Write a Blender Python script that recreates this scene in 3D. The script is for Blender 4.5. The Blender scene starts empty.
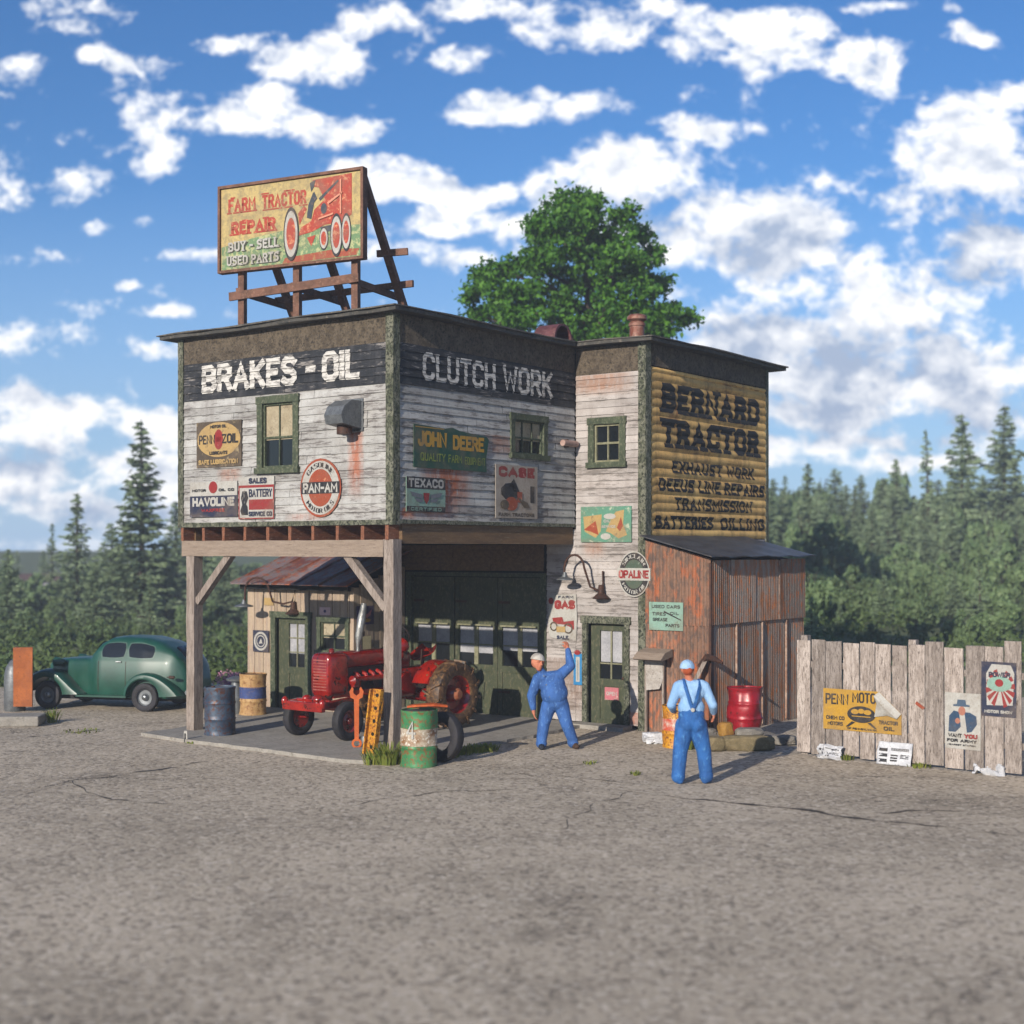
HAZE = .0019; EXPO = .38; SUN_EL = 19
import bpy, bmesh, math, random
import numpy as np
from mathutils import Matrix, Vector, noise
random.seed(7); np.random.seed(7)
PI = math.pi
S = bpy.context.scene
COL = S.collection

# ------------------------------------------------------------------ frames
CB = Vector((-1.94, 23.0, 0))                       # front corner of the upper storey
BX = Vector((.803, -.596, 0)).normalized(); BY = Vector((.596, .803, 0)).normalized()
FB = Matrix(((BX.x, BY.x, 0, CB.x), (BX.y, BY.y, 0, CB.y), (0, 0, 1, 0), (0, 0, 0, 1)))
W = Matrix.Identity(4)
AB = math.atan2(BX.y, BX.x)
def frame(x, y, z=0, a=0, base=W):
    return base @ Matrix.Translation((x, y, z)) @ Matrix.Rotation(a, 4, 'Z')
WM = {}
def wm(o): return WM.get(o.name, Matrix.Identity(4))

def tag(o, label=None, cat=None, group=None, kind=None):
    if label: o['label'] = label
    if cat: o['category'] = cat
    if group: o['group'] = group
    if kind: o['kind'] = kind
    return o
def thing(name, label, cat, M, group=None):
    o = bpy.data.objects.new(name, None); COL.objects.link(o)
    o.empty_display_size = .2
    o.matrix_world = M; WM[o.name] = M.copy()
    return tag(o, label, cat, group)
def link_mesh(name, me, M, parent=None):
    """me is in coordinates of frame M; stored relative to the parent (or own origin)"""
    o = bpy.data.objects.new(name, me); COL.objects.link(o)
    if parent is not None:
        me.transform(wm(parent).inverted() @ M)
        o.parent = parent; WM[o.name] = wm(parent).copy()
    else:
        me.transform(M)
        n = len(me.vertices); co = np.empty(n*3); me.vertices.foreach_get('co', co); co = co.reshape(-1, 3)
        c = (co.min(0)+co.max(0))/2; base = Vector((c[0], c[1], co[:, 2].min()))
        T = Matrix.Translation(base); me.transform(T.inverted()); o.matrix_world = T; WM[o.name] = T.copy()
    return o

class MB:
    def __init__(s, M=W):
        s.v = []; s.f = []; s.mi = []; s.M = M; s.cur = 0; s.T = Matrix.Identity(4)
    def add(s, vs, fs, mi=None):
        b = len(s.v)
        s.v += [tuple(s.T @ Vector(p)) for p in vs]
        s.f += [tuple(i+b for i in f) for f in fs]
        s.mi += [s.cur if mi is None else mi]*len(fs)
        return s
    def box(s, x0, x1, y0, y1, z0, z1, j=0):
        r = (lambda: random.uniform(-j, j)) if j else (lambda: 0)
        vs = [(x+r(), y+r(), z+r()) for z in (z0, z1) for y in (y0, y1) for x in (x0, x1)]
        return s.add(vs, [(0, 2, 3, 1), (4, 5, 7, 6), (0, 1, 5, 4), (2, 6, 7, 3), (0, 4, 6, 2), (1, 3, 7, 5)])
    def bar(s, a, b, w, h, up=(0, 0, 1)):
        a = Vector(a); b = Vector(b); d = (b-a).normalized(); u = Vector(up)
        if abs(d.dot(u)) > .98: u = Vector((0, 1, 0))
        x = d.cross(u).normalized(); y = x.cross(d).normalized()
        vs = [p+x*sx*w/2+y*sy*h/2 for p in (a, b) for sx, sy in ((-1, -1), (1, -1), (1, 1), (-1, 1))]
        return s.add(vs, [(3, 2, 1, 0), (4, 5, 6, 7), (0, 1, 5, 4), (1, 2, 6, 5), (2, 3, 7, 6), (3, 0, 4, 7)])
    def tube(s, pts, r, n=8, caps=True):
        pts = [Vector(p) for p in pts]; rs = r if isinstance(r, (list, tuple)) else [r]*len(pts)
        rings = []; up = Vector((.13, .31, .94))
        for i, p in enumerate(pts):
            d = (pts[min(i+1, len(pts)-1)]-pts[max(i-1, 0)]).normalized()
            x = d.cross(up)
            if x.length < .1: x = d.cross(Vector((1, 0, 0)))
            x.normalize(); y = x.cross(d).normalized(); up = -d.cross(x) if False else up
            rings.append([p+(x*math.cos(2*PI*k/n)+y*math.sin(2*PI*k/n))*rs[i] for k in range(n)])
        return s.rings(rings, caps)
    def rings(s, rings, caps=True, closed=True):
        n = len(rings[0]); vs = [p for r in rings for p in r]; fs = []
        for i in range(len(rings)-1):
            for k in range(n if closed else n-1):
                k2 = (k+1) % n
                fs.append((i*n+k, i*n+k2, (i+1)*n+k2, (i+1)*n+k))
        if caps and closed:
            fs.append(tuple(range(n))[::-1]); fs.append(tuple((len(rings)-1)*n+k for k in range(n)))
        return s.add(vs, fs)
    def lathe(s, prof, n=24, c=(0, 0, 0), axis='z', caps=True, sq=None):
        rs = []
        for r, h in prof:
            ring = []
            for k in range(n):
                a = 2*PI*k/n; u, v = r*math.cos(a), r*math.sin(a)
                if axis == 'z': q = (c[0]+u, c[1]+v, c[2]+h)
                elif axis == 'y': q = (c[0]+u, c[1]+h, c[2]+v)
                else: q = (c[0]+h, c[1]+u, c[2]+v)
                ring.append(q)
            rs.append(ring)
        return s.rings(rs, caps)
    def sph(s, c, r, n=12, m=8):
        r = (r, r, r) if not isinstance(r, (tuple, list)) else r
        rs = []
        for i in range(m+1):
            t = PI*(i/m) if 0 < i < m else (.02 if i == 0 else PI-.02)
            rs.append([(c[0]+r[0]*math.sin(t)*math.cos(2*PI*k/n), c[1]+r[1]*math.sin(t)*math.sin(2*PI*k/n), c[2]-r[2]*math.cos(t)) for k in range(n)])
        return s.rings(rs)
    def prism(s, pts, d0, d1, f):
        """2-d outline pts (u,w); f(u,w,d) -> 3-d"""
        n = len(pts)
        vs = [f(u, w, d0) for u, w in pts]+[f(u, w, d1) for u, w in pts]
        return s.add(vs, [tuple(range(n))[::-1], tuple(range(n, 2*n))]+[(i, (i+1) % n, n+(i+1) % n, n+i) for i in range(n)])
    def build(s, name, mat, parent=None, smooth=False, recalc=True, bevel=0):
        me = bpy.data.meshes.new(name); me.from_pydata(s.v, [], s.f)
        for m in (mat if isinstance(mat, (list, tuple)) else [mat]): me.materials.append(m)
        me.polygons.foreach_set('material_index', s.mi)
        if recalc:
            bm = bmesh.new(); bm.from_mesh(me); bmesh.ops.recalc_face_normals(bm, faces=bm.faces); bm.to_mesh(me); bm.free()
        if smooth:
            me.polygons.foreach_set('use_smooth', [True]*len(me.polygons))
            try: me.set_sharp_from_angle(angle=math.radians(40))
            except Exception: pass
        o = link_mesh(name, me, s.M, parent)
        if bevel:
            m = o.modifiers.new('bevel', 'BEVEL'); m.width = bevel; m.segments = 2; m.limit_method = 'ANGLE'
        return o

# ------------------------------------------------------------------ materials
def srgb(h):
    if isinstance(h, str):
        c = [int(h[i:i+2], 16)/255 for i in (0, 2, 4)]
        return tuple((x/12.92 if x <= .04045 else ((x+.055)/1.055)**2.4) for x in c)+(1,)
    return tuple(h)+(1,) if len(h) == 3 else tuple(h)
class NT:
    def __init__(s, m): s.t = m.node_tree; s.n = s.t.nodes; s.l = s.t.links
    def node(s, t, **k):
        n = s.n.new(t)
        for a, b in k.items():
            if a == 'ins':
                for i, v in b.items():
                    if isinstance(v, bpy.types.NodeSocket): s.l.new(v, n.inputs[i])
                    else: n.inputs[i].default_value = v
            else: setattr(n, a, b)
        return n
    def math(s, op, a, b=0, c=0, clamp=False):
        n = s.node('ShaderNodeMath', operation=op, ins={0: a, 1: b, 2: c}); n.use_clamp = clamp; return n.outputs[0]
    def mix(s, f, a, b, bt='MIX'):
        n = s.node('ShaderNodeMix', data_type='RGBA', blend_type=bt); n.clamp_factor = True
        for i, v in ((0, f), (6, a), (7, b)):
            if isinstance(v, bpy.types.NodeSocket): s.l.new(v, n.inputs[i])
            else: n.inputs[i].default_value = v if i == 0 else srgb(v)
        return n.outputs[2]
    def noise(s, vec, scale, detail=6, rough=.6, dist=0, out=0):
        return s.node('ShaderNodeTexNoise', ins={'Vector': vec, 'Scale': scale, 'Detail': detail, 'Roughness': rough, 'Distortion': dist}).outputs[out]
    def map(s, vec, scale=(1, 1, 1), loc=(0, 0, 0), rot=(0, 0, 0)):
        return s.node('ShaderNodeMapping', ins={0: vec, 1: loc, 2: rot, 3: scale}).outputs[0]
    def step(s, v, a, b):
        return s.node('ShaderNodeMapRange', ins={0: v, 1: a, 2: b, 3: 0., 4: 1.}).outputs[0]
    def bump(s, h, st=.5, dist=.01, nrm=None):
        i = {'Height': h, 'Strength': st, 'Distance': dist}
        if nrm: i['Normal'] = nrm
        return s.node('ShaderNodeBump', ins=i).outputs[0]
def newmat(name):
    m = bpy.data.materials.new(name); m.use_nodes = True
    t = NT(m); b = t.n['Principled BSDF']; return m, t, b
def M_(name, c1, c2, c3=None, sc=4, st=(1, 1, 1), lo=.4, hi=.6, lo3=.55, hi3=.68, rough=.75, metal=0, bump=.3, bs=None, bd=.01, spec=.4, fine=.45, rand=0):
    """weathered surface: c1 ground colour, c2 patches, c3 (chips or rust) over them"""
    m, t, b = newmat(name)
    tc = t.node('ShaderNodeTexCoord').outputs['Object']
    if rand:
        oi = t.node('ShaderNodeObjectInfo').outputs['Random']
        tc = t.node('ShaderNodeVectorMath', operation='ADD', ins={0: tc, 1: t.node('ShaderNodeCombineXYZ', ins={0: t.math('MULTIPLY', oi, 37.), 1: t.math('MULTIPLY', oi, 11.), 2: 0.}).outputs[0]}).outputs[0]
    v = t.map(tc, st)
    n1 = t.noise(v, sc, 8, .65); n2 = t.noise(v, sc*3.7, 8, .7, .4); n3 = t.noise(tc, sc*9, 4, .7)
    col = t.mix(t.step(n1, lo, hi), c1, c2)
    if c3: col = t.mix(t.step(n2, lo3, hi3), col, c3)
    col = t.mix(1., col, t.mix(n3, (1-fine,)*3, (1+fine,)*3), 'MULTIPLY')
    if rand: col = t.mix(1., col, t.mix(oi, (1-rand,)*3, (1+rand,)*3), 'MULTIPLY')
    t.l.new(col, b.inputs['Base Color'])
    b.inputs['Metallic'].default_value = metal; b.inputs['Specular IOR Level'].default_value = spec
    t.l.new(t.math('ADD', t.math('MULTIPLY', t.math('SUBTRACT', n2, .5), .35), rough, clamp=True), b.inputs['Roughness'])
    if bump:
        h = t.math('ADD', n2, t.math('MULTIPLY', n3, .5))
        t.l.new(t.bump(h, bump, bd), b.inputs['Normal'])
    return m
MT = {}
def flat(name, c, rough=.6, worn=None, k=.6, sc=9, metal=0):
    """paint on a sign, faded and chipped"""
    if name in MT: return MT[name]
    m, t, b = newmat(name); tc = t.node('ShaderNodeTexCoord').outputs['Object']
    n = t.noise(tc, sc, 8, .7); n3 = t.noise(tc, 34, 4, .75); n4 = t.noise(tc, 2.6, 6, .7)
    col = t.mix(1., c, t.mix(n3, (.45,)*3, (1.05,)*3), 'MULTIPLY')
    if worn:
        col = t.mix(t.step(n, k-.03, k+.05), col, worn); col = t.mix(t.math('MULTIPLY', t.step(n4, .45, .66), .5), col, '6b5c4c')
    t.l.new(col, b.inputs['Base Color']); b.inputs['Roughness'].default_value = rough; b.inputs['Metallic'].default_value = metal
    b.inputs['Specular IOR Level'].default_value = .3
    MT[name] = m; return m

def siding_mat(name, paint, paint2, wood, grime, peel=.56, stains=(), streak=.5):
    """clapboard paint, peeled along the grain, with fixed rust stains (x-ish,z centre,halfwidths)"""
    m, t, b = newmat(name); tc = t.node('ShaderNodeTexCoord').outputs['Object']
    g = t.map(tc, (1.2, 1.2, 9)); gl = t.map(tc, (.5, .5, 3))
    n1 = t.noise(g, 2.6, 9, .72); n2 = t.noise(gl, 1.3, 5, .6); n3 = t.noise(g, 26, 4, .6); n4 = t.noise(t.map(tc, (3, 3, .35)), 1.6, 6, .65)
    col = t.mix(t.step(n2, .35, .65), paint, paint2)
    col = t.mix(t.math('MULTIPLY', t.step(n4, .5, .72), streak), col, grime)
    col = t.mix(t.math('MULTIPLY', t.step(t.math('ADD', n1, t.math('MULTIPLY', t.math('SUBTRACT', n2, .5), .5)), peel, peel+.05), .75), col, wood)
    sx = t.node('ShaderNodeSeparateXYZ', ins={0: tc})
    for (ax, c, hw, z0, z1, colr, amt) in stains:
        dx = t.math('DIVIDE', t.math('SUBTRACT', sx.outputs[ax], c), hw)
        f = t.math('SUBTRACT', 1., t.math('MULTIPLY', dx, dx), clamp=True)
        fz = t.math('MULTIPLY', t.step(sx.outputs[2], z0, z0+.45*(z1-z0)), t.math('SUBTRACT', 1., t.step(sx.outputs[2], z1-.03, z1)))
        nn = t.step(t.noise(t.map(tc, (5, 5, 1.5)), 2.2, 6, .75), .3, .52)
        col = t.mix(t.math('MULTIPLY', t.math('MULTIPLY', t.math('MULTIPLY', f, fz), nn), amt), col, colr)
    isl = t.node('ShaderNodeNewGeometry').outputs['Random Per Island']
    col = t.mix(1., col, t.mix(isl, (.8,)*3, (1.12,)*3), 'MULTIPLY')
    col = t.mix(t.math('MULTIPLY', t.step(t.noise(tc, 3.1, 8, .7), .5, .7), .5), col, grime)
    col = t.mix(1., col, t.mix(n3, (.5,)*3, (1.42,)*3), 'MULTIPLY')
    t.l.new(col, b.inputs['Base Color']); b.inputs['Roughness'].default_value = .8; b.inputs['Specular IOR Level'].default_value = .25
    t.l.new(t.bump(t.math('ADD', n1, t.math('MULTIPLY', n3, .4)), .6, .012), b.inputs['Normal'])
    return m
RUST = '9a4a18'
m_white = siding_mat('white_paint', 'aaa9a6', '918e8a', '5a5452', '6f6763', .535,
    [(0, -.82, .2, 4.2, 5.36, RUST, .75), (0, -3.9, .35, 4.55, 4.85, 'a8643a', .45), (0, -2.0, .5, 3.86, 4.02, 'a0522d', .35),
     (1, 1.35, .75, 4.0, 4.82, RUST, .9), (1, 1.0, .7, 3.86, 4.3, '93451c', .8), (1, 2.9, .5, 5.0, 5.45, '9a5a34', .5),
     (1, .3, .28, 3.84, 4.1, RUST, .8)])
m_white2 = siding_mat('white_paint_door_side', 'b0a9a5', '9d9590', '6a635e', '7b716b', .55,
    [(0, .6, .8, 6.3, 6.75, '9a6238', .6), (0, .45, .3, 3.2, 3.56, '8f5a36', .5), (0, .1, 1.3, .05, 1.3, '6d5546', .7), (0, 1.2, .4, .02, .35, RUST, .7)])
m_black = siding_mat('black_band_paint', '1f2226', '2a2b2f', '8b8580', '4b4a4c', .575)
m_ochre = siding_mat('ochre_paint', 'e0b772', 'c89c5c', '7d6040', '5f4a32', .6, [(1, 6.3, .35, 5.6, 6.2, '8a4a2a', .5)], .7)
m_frieze = M_('rough_brown_plaster', '4a4034', '5d5244', '2e2922', 5, lo=.42, hi=.58, lo3=.5, hi3=.62, bump=.9, bd=.03, rough=.9, fine=.7)
m_corner = M_('flaking_green_trim', '4a4d3c', '6a6a5b', '23261d', 8, (1, 1, .7), lo=.45, hi=.55, lo3=.5, hi3=.56, fine=.8, bump=.8, bd=.02, rough=.85)
m_green = M_('old_green_paint', '2e3626', '3f4733', '5d5f4c', 7, (1, 1, .6), lo3=.52, hi3=.6, bump=.5, rough=.75)
m_doorgreen = M_('garage_green_paint', '3c402c', '343a28', '56533f', 6, (1, 1, .5), lo=.44, hi=.56, lo3=.53, hi3=.6, bump=.5, rough=.7)
m_wood = M_('weathered_timber', '8f837a', '74685f', '54483f', 5, (3, 3, .35), lo=.4, hi=.6, lo3=.5, hi3=.66, bump=.6, rough=.85, fine=.3)
m_woodh = M_('weathered_timber_level', '8b7c6e', '77685b', '5e4f44', 5, (.35, 2, 4), lo=.3, hi=.7, bump=.6, rough=.85, fine=.3)
m_joist = M_('reddish_joist', '7b4a31', '5b3727', '9b8570', 6, (3, .5, 3), bump=.5, rough=.85)
m_beamb = M_('brown_side_beam', '6a5136', '54402c', '7d6c55', 5, (2, .3, 3), bump=.5, rough=.85)
m_sign_timber = M_('billboard_timber', '6b4a3b', '513729', '8b6b58', 6, (1, 1, 1), bump=.4, rough=.8)
m_roof = M_('tar_roof', '33322f', '45423d', '6e665c', 3, bump=.6, rough=.8)
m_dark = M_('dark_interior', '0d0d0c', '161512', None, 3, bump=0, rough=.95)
m_metalroof = M_('grey_sheet_roof', '4b4d52', '3a3b3f', '6a5d55', 3, (1, .5, 1), bump=.2, rough=.5, metal=.3)
m_rust = M_('rusty_sheet', '7a5c4a', 'a5562a', '5a4a42', 2.6, (1.3, 1.3, .6), lo=.5, hi=.66, lo3=.47, hi3=.58, bump=.25, rough=.72, metal=.15, rand=.22)
m_rustgrey = M_('rusty_grey_sheet', '8a7c70', '8a5c3c', 'b4662c', 3.0, (1.8, 1.8, .35), lo=.46, hi=.62, lo3=.53, hi3=.62, bump=.25, rough=.65, metal=.25, rand=.25)
m_shedroof = M_('rusty_shed_roof', '7d6f6c', '73412f', '9a5632', 3, (1, .6, .6), lo=.46, hi=.56, lo3=.53, hi3=.6, bump=.25, rough=.6, metal=.2, rand=.25)
m_plank = M_('shed_plank', '9a8873', '8a7a6c', '8f5a34', 4, (3, 3, .3), lo=.42, hi=.58, lo3=.6, hi3=.68, bump=.5, rough=.85, rand=.18)
m_fence = M_('fence_plank', '9a8f87', '81766e', '564c45', 5, (3, 3, .5), lo=.44, hi=.56, lo3=.52, hi3=.62, bump=.6, rough=.88, fine=.4, rand=.3)
m_blind = M_('tan_blind', '9a8f78', '8b7f68', '6c6050', 3, bump=.1, rough=.9)
m_curtain = M_('white_curtain', '98979a', '858589', None, 3, bump=.1, rough=.9)
m_trimpale = M_('pale_muntin', '7d7a62', '6a6850', '45452f', 9, bump=.2)
m_glass, _t, _b = newmat('old_window_glass'); _b.inputs['Base Color'].default_value = (.008, .010, .012, 1); _b.inputs['Roughness'].default_value = .12
m_sun_glass = m_glass
m_iron = M_('rusty_iron', '3b2a24', '4d3226', '23201f', 14, bump=.4, rough=.7, metal=.4)
m_galv = M_('galvanised_metal', '6f7274', '5c5f62', '3f3f40', 8, bump=.2, rough=.5, metal=.5)
m_concrete = M_('old_concrete', '8f8a82', '7d7871', '68635b', 2.5, lo=.35, hi=.65, bump=.4, rough=.9, bd=.008)
m_stone = M_('rubble_stone', '77726a', '65605a', '8c8478', 6, bump=.7, rough=.9)
m_paper = M_('crumpled_newsprint', 'bdbdbf', 'a8a9ae', '4a4a52', 9, lo3=.6, hi3=.64, bump=.1, rough=.85)

# ground ------------------------------------------------------------
def asphalt_mat():
    m, t, b = newmat('cracked_asphalt'); tc = t.node('ShaderNodeTexCoord').outputs['Object']
    big = t.noise(tc, .28, 6, .6); mid = t.noise(tc, 1.7, 6, .65, .5); fine = t.noise(tc, 20, 5, .8)
    agg = t.node('ShaderNodeTexVoronoi', ins={'Vector': tc, 'Scale': 20., 'Randomness': 1.})
    streak = t.noise(t.map(tc, (.5, .95, 1), rot=(0, 0, .25)), .75, 8, .66, .8)
    col = t.mix(t.step(big, .35, .65), 'b8aa97', '9c907f')
    col = t.mix(t.math('MULTIPLY', t.step(mid, .5, .75), .55), col, 'bdb09c')
    col = t.mix(t.math('MULTIPLY', t.step(streak, .54, .7), .45), col, '665d53')
    sep = t.node('ShaderNodeSeparateColor', ins={0: agg.outputs['Color']}).outputs[0]
    col = t.mix(t.math('MULTIPLY', t.step(sep, .8, .95), .55), col, 'cfc3b3')
    col = t.mix(t.math('MULTIPLY', t.step(sep, .3, .08), .6), col, '574e47')
    col = t.mix(1., col, t.mix(fine, (.5,)*3, (1.5,)*3), 'MULTIPLY')
    # cracks
    wv = t.node('ShaderNodeVectorMath', operation='ADD', ins={0: tc, 1: t.node('ShaderNodeVectorMath', operation='SCALE', ins={0: t.noise(tc, 1.1, 5, .6, out=1), 'Scale': 1.6}).outputs[0]}).outputs[0]
    vo = t.node('ShaderNodeTexVoronoi', feature='DISTANCE_TO_EDGE', ins={'Vector': t.map(wv, (.22, .34, 1)), 'Scale': 1.})
    crack = t.math('SUBTRACT', 1., t.step(vo.outputs['Distance'], .001, .0045))
    crack = t.math('MULTIPLY', crack, t.step(big, .42, .55))
    vo2 = t.node('ShaderNodeTexVoronoi', feature='DISTANCE_TO_EDGE', ins={'Vector': t.map(wv, (.9, 1.3, 1)), 'Scale': 1.})
    c2 = t.math('MULTIPLY', t.math('SUBTRACT', 1., t.step(vo2.outputs['Distance'], .002, .01)), t.step(t.noise(tc, .45, 3), .56, .62))
    crack = t.math('MAXIMUM', crack, t.math('MULTIPLY', c2, .6))
    col = t.mix(t.math('MULTIPLY', crack, .8), col, '2b2622')
    t.l.new(col, b.inputs['Base Color']); b.inputs['Roughness'].default_value = .9; b.inputs['Specular IOR Level'].default_value = .2
    h = t.math('ADD', t.math('MULTIPLY', fine, .9), t.math('MULTIPLY', agg.outputs['Distance'], -.5))
    h = t.math('SUBTRACT', t.math('ADD', h, t.math('MULTIPLY', mid, 1.2)), t.math('MULTIPLY', crack, 1.5))
    t.l.new(t.bump(h, .55, .018), b.inputs['Normal'])
    return m
m_asphalt = asphalt_mat()
m_grass = M_('meadow_grass', '4f5a30', '3b4724', '6e6a45', .6, lo3=.5, hi3=.7, bump=.5, rough=.95, bd=.05)
m_crack = M_('crack_dirt', '2c2723', '3a342e', None, 10, bump=.3)

def leaf_mat(name, c1, c2, c3, tr=.25):
    m, t, b = newmat(name)
    g = t.node('ShaderNodeNewGeometry').outputs['Random Per Island']
    oi = t.node('ShaderNodeObjectInfo').outputs['Random']
    n = t.noise(t.node('ShaderNodeTexCoord').outputs['Object'], .9, 3)
    col = t.mix(t.step(n, .35, .65), c1, c2); col = t.mix(t.math('MULTIPLY', g, .6), col, c3)
    col = t.mix(1., col, t.mix(oi, (.75,)*3, (1.2,)*3), 'MULTIPLY')
    t.l.new(col, b.inputs['Base Color']); b.inputs['Roughness'].default_value = .6; b.inputs['Specular IOR Level'].default_value = .25
    tl = t.node('ShaderNodeBsdfTranslucent', ins={0: col}); mx = t.node('ShaderNodeMixShader', ins={0: tr, 1: b.outputs[0], 2: tl.outputs[0]})
    t.l.new(mx.outputs[0], t.n['Material Output'].inputs[0]); return m
m_leaf = leaf_mat('broad_leaf', '1c400f', '33601a', '63902a', .28)
m_needle = leaf_mat('conifer_needles', '66785c', '748664', '86946e', .2)  # distance haze partly put into the colour: needles paled to grey-green
m_shrub = leaf_mat('shrub_leaf', '566a48', '657c52', '7f9062', .3)  # leaves lightened too, part of the forest haze is in this colour
m_weed = leaf_mat('weed_leaf', '4f6a28', '6d7c34', '9a9248', .35)
m_pink = leaf_mat('pink_blossom', 'a0607f', 'b57a94', 'c79ab0', .3)
m_bark = M_('bark', '3c3128', '2b231d', '554a3e', 8, (1, 1, .3), bump=.6, rough=.9)

# ------------------------------------------------------------------ stroke lettering
c_ = .22
GL = {
'A': (.8, [[(0, 0), (.4, 1), (.8, 0)], [(.16, .36), (.64, .36)]]),
'B': (.72, [[(0, 0), (0, 1), (.5, 1), (.68, .86), (.68, .66), (.5, .53), (0, .53)], [(.5, .53), (.72, .38), (.72, .15), (.52, 0), (0, 0)]]),
'C': (.7, [[(.7, .8), (.7, .84), (.52, 1), (.18, 1), (0, .84), (0, .16), (.18, 0), (.52, 0), (.7, .16), (.7, .2)]]),
'D': (.74, [[(0, 0), (0, 1), (.5, 1), (.74, .8), (.74, .2), (.5, 0), (0, 0)]]),
'E': (.62, [[(.62, 1), (0, 1), (0, 0), (.62, 0)], [(0, .52), (.48, .52)]]),
'F': (.6, [[(.6, 1), (0, 1), (0, 0)], [(0, .52), (.46, .52)]]),
'G': (.72, [[(.7, .82), (.7, .84), (.52, 1), (.18, 1), (0, .84), (0, .16), (.18, 0), (.52, 0), (.72, .16), (.72, .46), (.42, .46)]]),
'H': (.7, [[(0, 0), (0, 1)], [(.7, 0), (.7, 1)], [(0, .52), (.7, .52)]]),
'I': (.0, [[(0, 0), (0, 1)]]),
'J': (.55, [[(.55, 1), (.55, .16), (.38, 0), (.16, 0), (0, .16), (0, .3)]]),
'K': (.7, [[(0, 0), (0, 1)], [(.68, 1), (0, .42)], [(.22, .6), (.7, 0)]]),
'L': (.58, [[(0, 1), (0, 0), (.58, 0)]]),
'M': (.9, [[(0, 0), (0, 1), (.45, .35), (.9, 1), (.9, 0)]]),
'N': (.74, [[(0, 0), (0, 1), (.74, 0), (.74, 1)]]),
'O': (.72, [[(.18, 1), (0, .84), (0, .16), (.18, 0), (.54, 0), (.72, .16), (.72, .84), (.54, 1), (.18, 1)]]),
'P': (.68, [[(0, 0), (0, 1), (.5, 1), (.68, .86), (.68, .6), (.5, .46), (0, .46)]]),
'Q': (.72, [[(.18, 1), (0, .84), (0, .16), (.18, 0), (.54, 0), (.72, .16), (.72, .84), (.54, 1), (.18, 1)], [(.45, .25), (.75, -.05)]]),
'R': (.7, [[(0, 0), (0, 1), (.5, 1), (.68, .86), (.68, .62), (.5, .48), (0, .48)], [(.4, .48), (.7, 0)]]),
'S': (.66, [[(.66, .88), (.5, 1), (.16, 1), (0, .84), (0, .68), (.16, .54), (.5, .48), (.66, .34), (.66, .16), (.5, 0), (.16, 0), (0, .12)]]),
'T': (.7, [[(0, 1), (.7, 1)], [(.35, 1), (.35, 0)]]),
'U': (.7, [[(0, 1), (0, .16), (.18, 0), (.52, 0), (.7, .16), (.7, 1)]]),
'V': (.74, [[(0, 1), (.37, 0), (.74, 1)]]),
'W': (1., [[(0, 1), (.22, 0), (.5, .75), (.78, 0), (1, 1)]]),
'X': (.7, [[(0, 0), (.7, 1)], [(0, 1), (.7, 0)]]),
'Y': (.7, [[(0, 1), (.35, .5), (.7, 1)], [(.35, .5), (.35, 0)]]),
'Z': (.66, [[(0, 1), (.66, 1), (0, 0), (.66, 0)]]),
'-': (.4, [[(0, .48), (.4, .48)]]), '.': (.0, [[(0, 0), (0, .1)]]), '4': (.6, [[(.0, .3), (.45, 1), (.45, 0)], [(0, .3), (.62, .3)]]),
'1': (0., [[(0, 0), (0, 1)]]), '0': (.66, [[(.18, 1), (0, .84), (0, .16), (.18, 0), (.48, 0), (.66, .16), (.66, .84), (.48, 1), (.18, 1)]]), "'": (0, [[(0, .8), (0, 1)]]),
}
def strip(pts, w, k=0):
    """mitred strip polygons along pts -> list of quads"""
    n = len(pts); closed = pts[0] == pts[-1] and n > 2; L = []; R = []
    P = [Vector(p).to_2d() if len(p) == 2 else Vector(p[:2]) for p in pts]
    if not closed:
        e0 = (P[1]-P[0]).normalized()*w*.42; e1 = (P[-1]-P[-2]).normalized()*w*.42
        P[0] = P[0]-e0; P[-1] = P[-1]+e1
    for i in range(n):
        if closed: a = P[(i-1) % (n-1)]; b = P[(i+1) % (n-1)] if i < n-1 else P[1]
        else: a = P[i-1] if i else None; b = P[i+1] if i < n-1 else None
        d1 = (P[i]-a).normalized() if a is not None else None; d2 = (b-P[i]).normalized() if b is not None else None
        if d1 is None: d1 = d2
        if d2 is None: d2 = d1
        n1 = Vector((-d1.y, d1.x)); n2 = Vector((-d2.y, d2.x)); mm = n1+n2
        if mm.length < .2: mm = n1*1.
        mm.normalize(); s = (w/2)/max(.8, mm.dot(n1)); L.append(P[i]+mm*s); R.append(P[i]-mm*s)
    return [[R[i], R[i+1], L[i+1], L[i]] for i in range(n-1)]
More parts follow.
